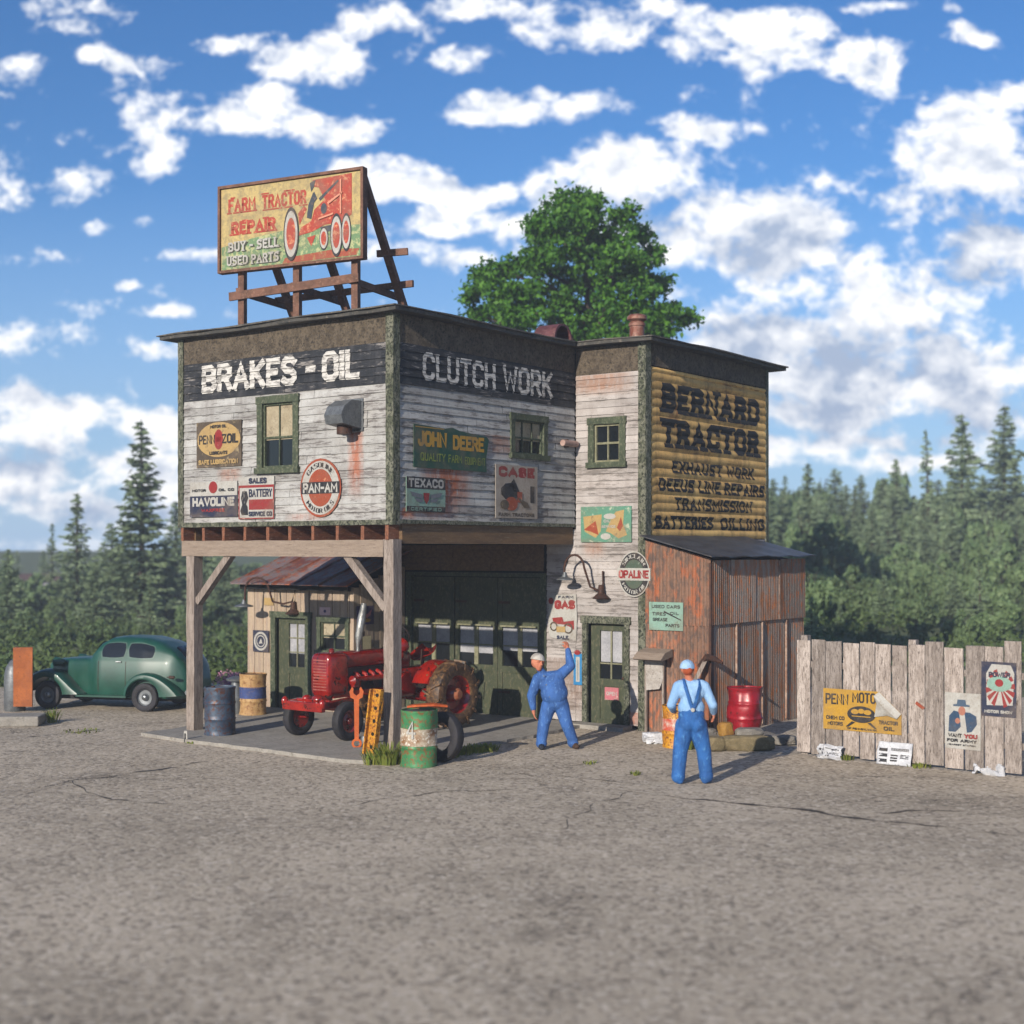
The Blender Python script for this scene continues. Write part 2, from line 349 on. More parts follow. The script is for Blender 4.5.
def textpolys(txt, u0, w0, u1, w1, th=.2, serif=False, gap=.34, warp=None, slant=0):
    """polygons of a word fitted in the rectangle; returns [(poly, layer)]"""
    x = 0; glyphs = []
    for ch in txt:
        if ch == ' ': x += .55; continue
        wd, st = GL.get(ch, GL['-'])
        glyphs.append((x+(.0), st)); x += wd+gap+ (.12 if serif else 0)
    tot = x-gap+th
    H = w1-w0; sx = (u1-u0)/tot; out = []
    th_u = th
    for gx, st in glyphs:
        for li, s in enumerate(st):
            q = [(gx+p[0]+th/2, th/2+p[1]*(1-th)) for p in s]
            # keep stroke thickness even after anisotropic scale: work in final units
            qq = [(u0+(p[0]+slant*p[1])*sx, w0+p[1]*H) for p in q]
            t_ = th*min(abs(sx)*1.15, H)
            for poly in strip(qq, t_): out.append((poly, li))
            if serif:
                for e, p in ((0, qq[0]), (-1, qq[-1])):
                    if qq[0] == qq[-1] and len(qq) > 2: continue
                    rel = (p[1]-w0)/H
                    if rel < th or rel > 1-th:
                        sw = t_*1.0; lo_, hi_ = (w0, w0+t_*.5) if rel < .5 else (w1-t_*.5, w1)
                        out.append(([Vector((p[0]-sw, lo_)), Vector((p[0]+sw, lo_)), Vector((p[0]+sw, hi_)), Vector((p[0]-sw, hi_))], 3+li))
    if warp: out = [([Vector(warp(p.x, p.y)) for p in poly], l) for poly, l in out]
    return out
def conform(mb, polys, f, z0, pitch, prof, eps=.003):
    """lay flat polygons onto lapped boards: slice at every board line"""
    for poly, layer in polys:
        zs = [p.y for p in poly]; k0 = math.floor((min(zs)-z0)/pitch); k1 = math.floor((max(zs)-z0)/pitch)
        for k in range(k0, k1+1):
            lo = z0+k*pitch; hi = lo+pitch; q = [tuple(p) for p in poly]
            for lim, sg in ((lo, 1), (hi, -1)):
                r = []
                for i in range(len(q)):
                    a = q[i]; b = q[(i+1) % len(q)]; ia = sg*(a[1]-lim) >= -1e-9; ib = sg*(b[1]-lim) >= -1e-9
                    if ia: r.append(a)
                    if ia != ib:
                        tt = (lim-a[1])/(b[1]-a[1]); r.append((a[0]+(b[0]-a[0])*tt, lim))
                q = r
                if len(q) < 3: break
            if len(q) >= 3:
                mb.add([f(u, z, prof((z-lo)/pitch)+eps+layer*.0006) for u, z in q], [tuple(range(len(q)))])
# ------------------------------------------------------------------ walls of the garage
f_front = lambda u, z, d=0: (u, -d, z)
f_side = lambda u, z, d=0: (d, u, z)
f_door = lambda u, z, d=0: (u, 5.3-d, z)
f_right = lambda u, z, d=0: (1.578+d, u, z)
f_left = lambda u, z, d=0: (-5.26-d, u, z)
f_shed = lambda u, z, d=0: (u, 3.7-d, z)
f_ks = lambda u, z, d=0: (-4.3+d, u, z)
lap = lambda q: .027-.020*q
def cut(u0, u1, z0, z1, holes):
    """intervals of [u0,u1] x [z0,z1] outside the holes"""
    R = [(u0, u1, z0, z1)]
    for (a, b, c, d) in holes:
        N = []
        for (p, q, r, s) in R:
            if b <= p or a >= q or d <= r or c >= s: N.append((p, q, r, s)); continue
            if a > p: N.append((p, a, r, s))
            if b < q: N.append((b, q, r, s))
            pp, qq = max(a, p), min(b, q)
            if c > r: N.append((pp, qq, r, c))
            if d < s: N.append((pp, qq, d, s))
        R = N
    return R
def clap(mb, f, u0, u1, z0, z1, pitch=.14, holes=(), mi=lambda z: 0, rnd=.004, prof=lap):
    z = z0
    while z < z1-1e-3:
        zt = min(z+pitch, z1); m = mi((z+zt)/2); u = u0
        while u < u1-1e-3:
            ue = min(u1, u+random.uniform(1.3, 3.2))
            if u1-ue < .4: ue = u1
            da, db = random.uniform(-rnd, rnd), random.uniform(-rnd, rnd); dz = random.uniform(-.004, .004)
            for (p, q, r, s) in cut(u, ue, z, zt, holes):
                qa = (r-z)/pitch; qb = (s-z)/pitch
                k = max(1, int((q-p)/.35)); U = [p+(q-p)*i/k for i in range(k+1)]
                D = [(da+(db-da)*(x-u)/(ue-u))*.5+random.uniform(-.002, .002) for x in U]
                vs = []
                for x, dd in zip(U, D):
                    g = .004 if x == p else (-.004 if x == q else 0)
                    vs += [f(x+g, r+(dz if r == z else 0), prof(qa)+dd), f(x+g, s, prof(qb)+dd), f(x+g, r+(dz if r == z else 0), -.01)]
                fs = []
                for i in range(k):
                    fs += [(3*i, 3*i+3, 3*i+4, 3*i+1), (3*i, 3*i+2, 3*i+5, 3*i+3)]
                mb.add(vs, fs, m)
            u = ue
        z += pitch
def fbox(mb, f, u0, u1, z0, z1, d0, d1, j=0):
    r = (lambda: random.uniform(-j, j)) if j else (lambda: 0)
    vs = [f(u+r(), z+r(), d) for d in (d0, d1) for z in (z0, z1) for u in (u0, u1)]
    return mb.add(vs, [(0, 2, 3, 1), (4, 5, 7, 6), (0, 1, 5, 4), (2, 6, 7, 3), (0, 4, 6, 2), (1, 3, 7, 5)])
def rag(mb, f, u0, u1, z0, z1, d0, d1, n=10, j=.006, vert=False):
    """a board with slightly ragged long edges"""
    if vert:
        Z = [z0+(z1-z0)*i/n for i in range(n+1)]
        rs = [[f(u0+random.uniform(-j, j), z, d0), f(u0+random.uniform(-j, j), z, d1), f(u1+random.uniform(-j, j), z, d1), f(u1+random.uniform(-j, j), z, d0)] for z in Z]
    else:
        U = [u0+(u1-u0)*i/n for i in range(n+1)]
        rs = [[f(u, z0+random.uniform(-j, j), d0), f(u, z0+random.uniform(-j, j), d1), f(u, z1+random.uniform(-j, j), d1), f(u, z1+random.uniform(-j, j), d0)] for u in U]
    return mb.rings(rs)

def window(parent, f, u0, u1, z0, z1, cols=2, rows=2, trim=.1, sash_split=.5, upper=m_blind, lower=None, mats=(None, None), slim=.035, depth=.07):
    fm, sm = mats[0] or m_green, mats[1] or m_green
    a = MB(FB)
    rag(a, f, u0, u0+trim, z0+trim*.8, z1-trim, .0, .05, 8, .004, True); rag(a, f, u1-trim, u1, z0+trim*.8, z1-trim, .0, .05, 8, .004, True)
    rag(a, f, u0-.02, u1+.02, z1-trim, z1, 0, .06, 6, .004); rag(a, f, u0-.03, u1+.03, z0, z0+trim*.8, 0, .09, 6, .004)
    w = a.build('window', fm, parent)
    U0, U1, Z0, Z1 = u0+trim, u1-trim, z0+trim*.8, z1-trim
    a = MB(FB)
    for (p, q, r, s) in ((U0, U0+slim, Z0, Z1), (U1-slim, U1, Z0, Z1), (U0+slim, U1-slim, Z1-slim, Z1), (U0+slim, U1-slim, Z0, Z0+slim)): fbox(a, f, p, q, r, s, -.05, .004)
    zm = Z0+(Z1-Z0)*sash_split
    fbox(a, f, U0+slim, U1-slim, zm-slim/2, zm+slim/2, -.05, -.004)
    for i in range(1, cols):
        x = U0+(U1-U0)*i/cols; fbox(a, f, x-slim*.33, x+slim*.33, Z0+slim, zm-slim/2, -.05, -.01); fbox(a, f, x-slim*.33, x+slim*.33, zm+slim/2, Z1-slim, -.05, -.01)
    a.build('sash', sm, w)
    a = MB(FB); fbox(a, f, U0+.01, U1-.01, Z0+.01, zm, -.06, -.045); 
    if upper is None: fbox(a, f, U0+.01, U1-.01, zm+.002, Z1-.01, -.06, -.045)
    a.build('pane', m_glass, w)
    if upper is not None:
        a = MB(FB); fbox(a, f, U0+.01, U1-.01, zm-(.04 if upper is m_blind else 0), Z1-.01, -.044, -.036); a.build('blind', upper, w)
    return w

B = thing('repair_garage', 'two storey weathered clapboard tractor garage with the painted words BRAKES - OIL and CLUTCH WORK', 'building', FB.copy())
# core volumes behind the boards
a = MB(FB)
a.box(-5.2, -.06, .06, 5.5, 3.86, 7.2); a.box(-5.2, 1.52, 5.62, 10.3, .02, 7.2); a.box(-.02, 1.52, 5.42, 5.62, 2.2, 7.2)
a.box(-5.2, -4.3, 5.42, 5.62, .02, 3.86); a.box(-.66, .36, 5.42, 5.62, .02, 3.86); a.box(1.1, 1.52, 5.42, 5.62, .02, 2.2)
a.box(-4.3, -.66, 5.42, 5.62, 2.92, 3.86)
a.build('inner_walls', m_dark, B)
# clapboards
Z0 = 3.88
a = MB(FB)
band = lambda z: 1 if 6.1 < z < 6.79 else 0
clap(a, f_front, -5.13, -.13, Z0, 6.8, holes=[(-3.1, -2.2, 4.78, 6.04)], mi=lambda z: 1 if z > 6.12 else 0)
clap(a, f_side, .13, 5.27, Z0, 6.8, holes=[(3.22, 4.27, 5.1, 5.84)], mi=lambda z: 1 if z > 6.12 else 0)
a.build('siding', [m_white, m_black], B)
a = MB(FB)
clap(a, f_door, .03, 1.45, .08, 6.74, holes=[(.38, 1.12, 5.0, 5.86), (.26, 1.2, 0, 2.0)])
clap(a, f_door, -.66, .03, .08, 3.78, holes=[])
a.build('siding', m_white2, B)
a = MB(FB)
clap(a, f_door, -5.2, -.72, 2.96, 3.48, pitch=.13, rnd=.006)
a.build('door_header', m_beamb, B)
a = MB(FB); clap(a, f_left, .13, 10.2, Z0, 7.2); clap(a, f_left, 5.45, 10.2, .08, Z0); a.build('siding', m_white2, B)
a = MB(FB); clap(a, lambda u, z, d=0: (u, 10.36+d, z), -5.2, 1.5, .08, 7.2); a.build('siding', m_white2, B)
# ochre advertisement wall: rounded boards
lap2 = lambda q: .012+.03*math.sin(PI*min(1, max(0, .12+.88*q)))
a = MB(FB)
z = 3.62
wavy = []
while z < 6.82:
    zt = min(z+.165, 6.84)
    for i in range(4):
        U = [5.50+(10.24-5.50)*k/12 for k in range(13)]
    rings = []
    jit = [random.uniform(-.004, .004) for _ in U]
    for x, jx in zip(U, jit):
        rings.append([f_right(x, z+(zt-z)*q+jx, .006+.03*math.sin(PI*q)) for q in (0, .12, .3, .5, .7, .88, 1)]+[f_right(x, z+(zt-z)*.5, -.01)])
    a.rings(rings); z = zt
a.build('painted_advertisement_boards', m_ochre, B, smooth=True)
a = MB(FB); clap(a, f_right, 5.43, 10.3, .08, 3.6); a.build('siding', m_white2, B)
# frieze boards
a = MB(FB)
fbox(a, f_front, -5.13, -.13, 6.80, 7.27, -.02, .012); fbox(a, f_side, .13, 5.27, 6.80, 7.27, -.02, .012)
fbox(a, f_door, .03, 1.45, 6.74, 7.27, -.02, .012); fbox(a, f_right, 5.43, 10.3, 6.86, 7.27, -.02, .012)
a.build('frieze', m_frieze, B)
# corner boards
for f, u0, u1, z0, z1 in ((f_front, -5.27, -5.13, 3.8, 7.27), (f_front, -.13, .035, 3.8, 7.27), (f_side, -.0, .13, 3.8, 7.27),
                          (f_door, 1.45, 1.615, .0, 7.27), (f_right, 5.3, 5.46, .0, 7.27), (f_right, 10.24, 10.36, .0, 7.27), (f_left, 0, .13, 3.8, 7.27)):
    a = MB(FB); rag(a, f, u0, u1, z0, z1, -.02, .04 if f is not f_side else .034, 40, .006, True); a.build('corner_board', m_corner, B)
a = MB(FB); rag(a, f_front, -5.26, .03, 3.8, 3.88, -.03, .045, 40, .004); a.build('sill_board', m_corner, B)
a = MB(FB); rag(a, f_side, -.02, 5.28, 3.82, 3.885, -.03, .036, 40, .004); a.build('sill_board', m_corner, B)
# roof
a = MB(FB)
def ragpoly(pts, step=.3, j=.018):
    r = []
    for i in range(len(pts)):
        p, q = Vector(pts[i]), Vector(pts[(i+1) % len(pts)]); n = max(1, int((q-p).length/step))
        for k in range(n):
            w = p.lerp(q, k/n); r.append((w.x+random.uniform(-j, j), w.y+random.uniform(-j, j)))
    return r
outl = ragpoly([(-5.62, -.2), (.2, -.2), (.2, 5.08), (1.84, 5.08), (1.84, 10.75), (-5.62, 10.75)])
a.prism(outl, 7.272, 7.335, lambda u, w, d: (u, w, d+random.uniform(-.006, .006)+.012*math.sin(u*2.1+w*1.3)))
roof = a.build('roof', m_roof, B)
a = MB(FB)
outl2 = ragpoly([(-5.66, -.24), (.24, -.24), (.24, 5.04), (1.88, 5.04), (1.88, 10.79), (-5.66, 10.79)], .45, .014)
a.prism(outl2, 7.34, 7.362, lambda u, w, d: (u, w, d+random.uniform(-.005, .005)+.012*math.sin(u*2.1+w*1.3)))
a.build('roof_felt', M_('roof_felt_edge', '3d3a36', '57524b', '857c70', 7, bump=.5, rough=.8), roof)
# chimney pipe and vent
def at(px, Z): return (px-512)/1408*Z
a = MB(frame(at(637, 28.2), 28.2, 7.33))
a.lathe([(.16, -.05), (.16, .1), (.15, .16), (.15, .52), (.17, .53), (.17, .58), (.13, .62), (.2, .66), (.2, .72), (.15, .76), (.04, .77)], 20)
a.build('chimney', M_('rusty_chimney_pipe', '6e3c2c', '8a6a5c', '4c2d24', 8, bump=.3, rough=.6, metal=.2), roof, smooth=True)
a = MB(frame(at(553, 27.2), 27.2, 7.33, AB+PI/2))
pr = [(-.3, -.02)]+[(-.3*math.cos(t*PI/14), .1+.3*math.sin(t*PI/14)) for t in range(15)]+[(.3, -.02)]
inn = [(x*.86, (z-.1)*.86+.1 if z > 0 else z) for x, z in pr]
poly = pr+inn[::-1]
for i in range(len(pr)-1):
    a.prism([pr[i], pr[i+1], inn[i+1], inn[i]], -.25, .25, lambda u, w, d: (u, d, w))
a.prism(inn, .18, .2, lambda u, w, d: (u, d, w))
a.build('roof_vent', M_('maroon_vent', '5b3436', '48282a', '7b5a52', 6, bump=.2, rough=.6), roof)

# overhang timber
for i in range(10):
    bx = -5.17+i*.561; a = MB(FB); a.box(bx-.035, bx+.035, -.012+random.uniform(-.02, .02), 5.25, 3.552, 3.795, .004); a.build('joist', m_joist, B)
a = MB(FB); a.box(-5.24, -.16, .03, 5.25, 3.80, 3.85); a.build('floor_deck', m_joist, B)
a = MB(FB); rag(a, f_front, -5.2, -.215, 3.27, 3.55, -.22, .01, 20, .004); a.build('beam', m_woodh, B)
a = MB(FB); rag(a, f_side, .24, 5.25, 3.49, 3.815, -.16, -.015, 20, .004); a.build('beam', m_beamb, B)
a = MB(FB); rag(a, f_left, .24, 5.25, 3.49, 3.815, -.16, -.015, 20, .004); a.build('beam', m_beamb, B)
for x0, x1, z1 in ((-5.08, -4.87, 3.268), (-.21, .0, 3.56)):
    a = MB(FB)
    rs = []
    for i in range(15):
        z = .0+z1*i/14; j = lambda: random.uniform(-.006, .006)
        rs.append([(x0+j(), 0+j(), z), (x1+j(), 0+j(), z), (x1+j(), .21+j(), z), (x0+j(), .21+j(), z)])
    a.rings(rs); a.build('post', m_wood, B)
a = MB(FB); a.bar((-4.86, .1, 2.42), (-3.98, .1, 3.3), .13, .13, (0, 1, 0)); a.build('brace', m_wood, B)
a = MB(FB); a.bar((-.22, .1, 2.42), (-1.1, .1, 3.3), .13, .13, (0, 1, 0)); a.build('brace', m_wood, B)
# windows
window(B, f_front, -3.16, -2.14, 4.72, 6.08, trim=.13, sash_split=.47)
window(B, f_side, 3.17, 4.32, 5.05, 5.88, cols=3, trim=.12, sash_split=.48, slim=.03)
window(B, f_door, .33, 1.17, 4.95, 5.91, trim=.13, sash_split=.5, upper=None, mats=(None, m_trimpale), slim=.04)
# curtains in the lower half of the front window
# entrance door
D = MB(FB)
rag(D, f_door, .2, .31, 0, 1.98, 0, .06, 14, .005, True); rag(D, f_door, 1.15, 1.26, 0, 1.98, 0, .06, 14, .005, True); rag(D, f_door, .17, 1.29, 1.98, 2.12, 0, .07, 6, .004)
D.build('door_frame', m_corner, B)
D = MB(FB)
fd = lambda u, z, d=0: f_door(u, z, d-.09)
for (p, q, r, s) in ((.33, .53, .02, 1.96), (1.03, 1.13, .02, 1.96), (.53, 1.03, 1.84, 1.96), (.53, 1.03, .78, .92), (.53, 1.03, .02, .14)): fbox(D, fd, p, q, r, s, -.04, .02)
fbox(D, fd, .53, 1.03, .14, .78, -.04, -.0)
door = D.build('entrance_door', m_doorgreen, B)
D = MB(FB); fbox(D, fd, .765, .795, .92, 1.84, -.02, .012); fbox(D, fd, .53, .765, 1.2, 1.225, -.02, .01); fbox(D, fd, .795, 1.03, 1.2, 1.225, -.02, .01); D.build('muntin', m_trimpale, door)
D = MB(FB); fbox(D, fd, .53, 1.03, .92, 1.24, -.035, -.022); D.build('pane', m_glass, door)
D = MB(FB); fbox(D, fd, .53, 1.03, 1.24, 1.84, -.035, -.024); D.build('curtain', m_curtain, door)
D = MB(FB); D.tube([fd(1.09, .95, .02), fd(1.09, .95, .06)], .012); D.sph(fd(1.09, .95, .08), .028); D.build('door_handle', m_iron, door, smooth=True)
D = MB(FB); fbox(D, f_door, .1, 1.35, -.02, .075, .07, .42, .01); D.build('doorstep', m_concrete, B)
# garage doors: four leaves
D = MB(FB)
rag(D, f_door, -4.28, -4.14, 0, 2.92, -.06, .05, 14, .005, True); rag(D, f_door, -.79, -.66, 0, 2.92, -.06, .05, 14, .005, True)
fbox(D, f_door, -4.14, -.79, 2.84, 2.92, -.06, .045); D.build('garage_door_frame', m_green, B)
lw = (4.14-.79)/3
for i in range(3):
    u0 = -4.14+lw*i+.012; u1 = u0+lw-.024; fg = lambda u, z, d=0: f_door(u, z, d-.05-.015*(i % 2)); st = .11
    D = MB(FB)
    fbox(D, fg, u0, u0+st, .02, 2.82, -.03, .02); fbox(D, fg, u1-st, u1, .02, 2.82, -.03, .02)
    for r, s in ((2.7, 2.82), (1.86, 2.02), (.92, 1.05), (.02, .16)): fbox(D, fg, u0+st, u1-st, r, s, -.03, .02)
    fbox(D, fg, u0+st, u1-st, 2.02, 2.7, -.03, -.0); fbox(D, fg, u0+st, u1-st, .16, .92, -.03, -.0)
    L = D.build('garage_door', m_doorgreen, B)
    D = MB(FB); um = (u0+u1)/2
    fbox(D, fg, u0+st, u1-st, 1.84, 1.87, .02, .09)     # little drip ledge over the lights
    fbox(D, fg, um-.05, um+.05, 1.05, 1.86, -.025, .015)
    fbox(D, fg, u0+st, um-.05, 1.44, 1.47, -.025, .008); fbox(D, fg, um+.05, u1-st, 1.44, 1.47, -.025, .008)
    D.build('muntin', m_trimpale, L)
    D = MB(FB); zc = (1.45, 1.28, 1.36)[i]
    fbox(D, fg, u0+st, um-.05, 1.05, 1.86, -.03, -.02); fbox(D, fg, um+.05, u1-st, 1.05, 1.86, -.03, -.02); D.build('pane', m_glass, L)
    D = MB(FB); fbox(D, fg, u0+st, um-.05, zc, 1.86, -.018, -.014); fbox(D, fg, um+.05, u1-st, zc, 1.86, -.018, -.014); D.build('blind', m_curtain, L)
    D = MB(FB)
    for zz in (.5, 2.3): fbox(D, fg, u0+.01, u0+.3, zz, zz+.05, .02, .028)
    D.build('hinge', m_iron, L)

# lettering on the walls
m_letw, t_, b_ = newmat('white_letter_paint'); tc_ = t_.node('ShaderNodeTexCoord').outputs['Object']
nn_ = t_.noise(t_.map(tc_, (1.5, 1.5, 7)), 4, 8, .7)
t_.l.new(t_.mix(t_.step(nn_, .47, .6), 'b9b5af', '716d69'), b_.inputs['Base Color']); b_.inputs['Roughness'].default_value = .8
m_letk, t_, b_ = newmat('black_letter_paint'); tc_ = t_.node('ShaderNodeTexCoord').outputs['Object']
nn_ = t_.noise(t_.map(tc_, (1.5, 1.5, 6)), 3, 8, .7)
t_.l.new(t_.mix(t_.step(nn_, .56, .68), '14110f', '6e542f'), b_.inputs['Base Color']); b_.inputs['Roughness'].default_value = .8
def wall_words(f, items, mat, z0, pitch, prof, name='painted_words'):
    for (txt, u0, w0, u1, w1, th, ser) in items:
        a = MB(FB); conform(a, textpolys(txt, u0, w0, u1, w1, th, ser), f, z0, pitch, prof); a.build('painted_word', mat, B, recalc=False)
wall_words(f_front, [('BRAKES', -4.62, 6.22, -2.2, 6.76, .27, False), ('-', -1.98, 6.22, -1.74, 6.76, .3, False), ('OIL', -1.58, 6.22, -.72, 6.76, .26, False)], m_letw, Z0, .14, lambda q: lap(q)+.007)
wall_words(f_side, [('CLUTCH', .72, 6.22, 2.72, 6.72, .22, False), ('WORK', 2.95, 6.22, 4.5, 6.74, .22, False)], m_letw, Z0, .14, lambda q: lap(q)+.007)
pr2 = lambda q: .006+.03*math.sin(PI*q)
def words_r(items):
    for (txt, u0, w0, u1, w1, th, ser) in items:
        a = MB(FB); P = textpolys(txt, u0, w0, u1, w1, th, ser)
        # finer slices keep the lettering on the rounded boards
        conform(a, P, f_right, 3.62, .165/5, lambda q: 0, 0)
        nv = []
        for v in a.v:          # push each vertex out to the board surface
            q = ((v[2]-3.62) % .165)/.165; q = min(max(q, 0), 1); nv.append((1.578+pr2(q)+.009+(v[0]-1.578), v[1], v[2]))
        a.v = nv; a.build('painted_word', m_letk, B, recalc=False)
words_r([('BERNARD', 5.86, 6.0, 9.98, 6.58, .3, True), ('TRACTOR', 5.86, 5.34, 9.95, 5.9, .3, True), ('EXHAUST WORK', 6.25, 4.86, 9.7, 5.1, .24, True),
         ('DEEUS LINE REPAIRS', 5.75, 4.5, 10.18, 4.76, .26, True), ('TRANSMISSION', 6.35, 4.15, 9.6, 4.4, .24, True), ('BATTERIES', 5.62, 3.78, 7.9, 4.04, .26, True), ('OILLING', 8.2, 3.78, 10.2, 4.04, .26, True)])

# box vent with hood on the front wall (fixed fan housing)
a = MB(FB)
prof = [(-.0, 5.40), (-.0, 5.86), (.24, 5.86), (.42, 5.75), (.5, 5.6), (.46, 5.46)]
a.prism([(-d, z) for d, z in prof], -.66, -1.05, lambda u, w, d: (d, u-.03, w))
H = thing('wall_vent_hood', 'grey metal hooded wall vent on the BRAKES wall above a rust run', 'vent', FB @ Matrix.Translation((-.9, 0, 5.4)))
a.build('hood', m_galv, H)
a = MB(FB); a.lathe([(.001, 0), (.13, .0), (.13, .14), (.1, .2), (.001, .2)], 18, (-.86, -.24, 5.3)); a.build('outlet', m_iron, H, smooth=True)
a = MB(FB); a.box(-1.08, -.63, -.045, -.03, 5.36, 5.9); a.build('back_plate', m_galv, H)
# pipe stub on side wall
P_ = thing('pipe_stub', 'pale horizontal pipe stub running along the CLUTCH WORK wall into the inner corner', 'pipe', FB @ Matrix.Translation((0, 5, 5.4)))
a = MB(FB); a.tube([(.09, 4.75, 5.42), (.09, 5.22, 5.42)], .06, 12); a.build('pipe', M_('pale_pipe', 'a2877c', '8c7067', None, 6), P_, smooth=True)
a = MB(FB); a.box(.02, .1, 4.9, 4.94, 5.34, 5.5); a.build('clamp', m_iron, P_)

# ------------------------------------------------------------------ corrugated lean-to
L = thing('corrugated_lean_to', 'rusty corrugated metal lean-to shed against the ochre wall', 'shed', FB @ Matrix.Translation((2.3, 7.2, 0)))
def corr(f, u0, u1, zb, zt, d, mat, name='metal_sheet', n=None, pitch=.075, amp=.012, parent=L, tilt=0):
    """one corrugated sheet; zb/zt functions of u"""
    a = MB(FB); n = n or max(6, int((u1-u0)/pitch*6)); vs = []; fs = []; ph = random.uniform(0, 6)
    j = [random.uniform(-.01, .01) for _ in range(4)]
    for i in range(n+1):
        u = u0+(u1-u0)*i/n; o = amp*math.sin(2*PI*u/pitch+ph)+d
        for k, z in enumerate((zb(u)+j[0], zt(u)+j[1])): vs.append(f(u+tilt*(z-1), z, o+j[2]*k))
    m = len(vs)
    for i in range(n+1):
        vs += [tuple(Vector(vs[2*i])), tuple(Vector(vs[2*i+1]))]
    nrm = Vector(f(0, 0, 1))-Vector(f(0, 0, 0))
    for i in range(m, len(vs)): vs[i] = tuple(Vector(vs[i])-nrm*.004)
    for i in range(n):
        fs.append((2*i, 2*i+2, 2*i+3, 2*i+1)); fs.append((m+2*i, m+2*i+1, m+2*i+3, m+2*i+2))
        fs.append((2*i, m+2*i, m+2*i+2, 2*i+2)); fs.append((2*i+1, 2*i+3, m+2*i+3, m+2*i+1))
    fs += [(0, 1, m+1, m), (2*n, m+2*n, m+2*n+1, 2*n+1)]
    a.add(vs, fs); return a.build(name, mat, parent, recalc=True, smooth=True)
f_lf = lambda u, z, d=0: (u, 5.26-d, z)
f_lr = lambda u, z, d=0: (2.99+d, u, z)
top = lambda u: 3.6-(u-1.578)*.25
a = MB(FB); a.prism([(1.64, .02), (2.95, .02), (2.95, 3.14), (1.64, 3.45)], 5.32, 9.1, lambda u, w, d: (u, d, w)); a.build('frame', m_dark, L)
corr(f_lf, 1.625, 2.30, lambda u: .0, lambda u: 2.04, .0, m_rust); corr(f_lf, 2.30, 3.0, lambda u: .02, lambda u: 2.04, .014, m_rust)
corr(f_lf, 1.625, 2.36, lambda u: 2.0, lambda u: top(u)-.03, .02, m_rust); corr(f_lf, 2.36, 3.005, lambda u: 2.0, lambda u: top(u)-.03, .03, m_rust)
us = [5.25, 5.93, 6.93, 7.98, 9.13]
for i in range(4): corr(f_lr, us[i]+.012, us[i+1]-.012, lambda u: 2.02, lambda u: 3.2, .03+.01*(i % 2), m_rustgrey)
us = [5.25, 6.2, 7.25, 8.3, 9.13]
for i in range(4): corr(f_lr, us[i]+.012, us[i+1]-.012, lambda u: .0, lambda u: 2.06, .0+.01*(i % 2), m_rustgrey)
for z0, z1, us_ in ((2.02, 3.18, [5.95, 6.93, 7.98]), (.05, 2.0, [6.2, 7.25, 8.3])):
    for u in us_:
        a = MB(FB); rag(a, f_lr, u-.014, u+.014, z0, z1, -.02, .03+.014, 8, .004, True); a.build('seam_batten', M_('pale_seam' if u == 5.95 else 'pale_seam_b', '9b8677', '7c5b48', None, 7), L)
a = MB(FB); rag(a, f_lf, 2.98, 3.02, .0, 3.15, -.05, .05, 12, .004, True); a.build('corner_trim', m_iron, L)
a = MB(FB); n = 26; rs = []
for i in range(n+1):
    y = 5.02+(9.36-5.02)*i/n; w = .008*math.sin(i*1.1)
    rs.append([(1.60, y, 3.66+w), (3.17+random.uniform(-.02, .02), y, 3.27+w), (3.17, y, 3.25+w), (1.60, y, 3.64+w)])
rs[0] = [(p[0], p[1]-.05 if p[0] > 2 else p[1]+.02, p[2]) for p in rs[0]]
a.rings(rs); a.build('roof', m_metalroof, L)
a = MB(FB); a.box(1.62, 2.96, 9.12, 9.14, 0, 3.2); a.build('back_wall', m_rust, L)

# ------------------------------------------------------------------ plank annex on the left
K = thing('plank_annex', 'small weathered plank annex with rusty metal roof, green door and window beside the overhang', 'shed', FB @ Matrix.Translation((-5.4, 4.5, 0)))
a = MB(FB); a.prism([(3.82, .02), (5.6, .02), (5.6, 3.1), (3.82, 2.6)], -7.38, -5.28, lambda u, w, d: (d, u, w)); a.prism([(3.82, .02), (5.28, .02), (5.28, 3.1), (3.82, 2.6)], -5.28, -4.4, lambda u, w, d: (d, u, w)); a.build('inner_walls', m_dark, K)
u = -7.43; dh = (-6.6, -5.58, 0, 1.96); wh = (-5.27, -4.49, 1.3, 1.94)
while u < -4.36:
    w_ = random.uniform(.17, .27); ue = min(u+w_, -4.33)
    for (p, q, r, s) in cut(u, ue, random.uniform(0, .04), 2.62, [dh, wh]):
        if q-p < .03: continue
        a = MB(FB); rag(a, f_shed, p+.006, q-.006, r, s, -.02, random.uniform(.005, .02), 6, .003, True); a.build('plank', m_plank, K)
    u = ue
a = MB(FB)
for i in range(9):
    y = 3.72+i*.2; a.box(-7.46, -7.42, y+.005, y+.195, 0, 2.62+(y-3.7)*.3)
a.build('side_planks', m_plank, K)
a = MB(FB)
for i in range(8):
    y = 3.68+i*.197; a = MB(FB); a.box(-4.35, -4.315+random.uniform(0, .01), y+.005, y+.19, random.uniform(0, .04), 2.62+(y-3.7)*.3, .003); a.build('plank', m_plank, K)
us = [-7.55, -6.9, -6.25, -5.6, -4.9, -4.12]
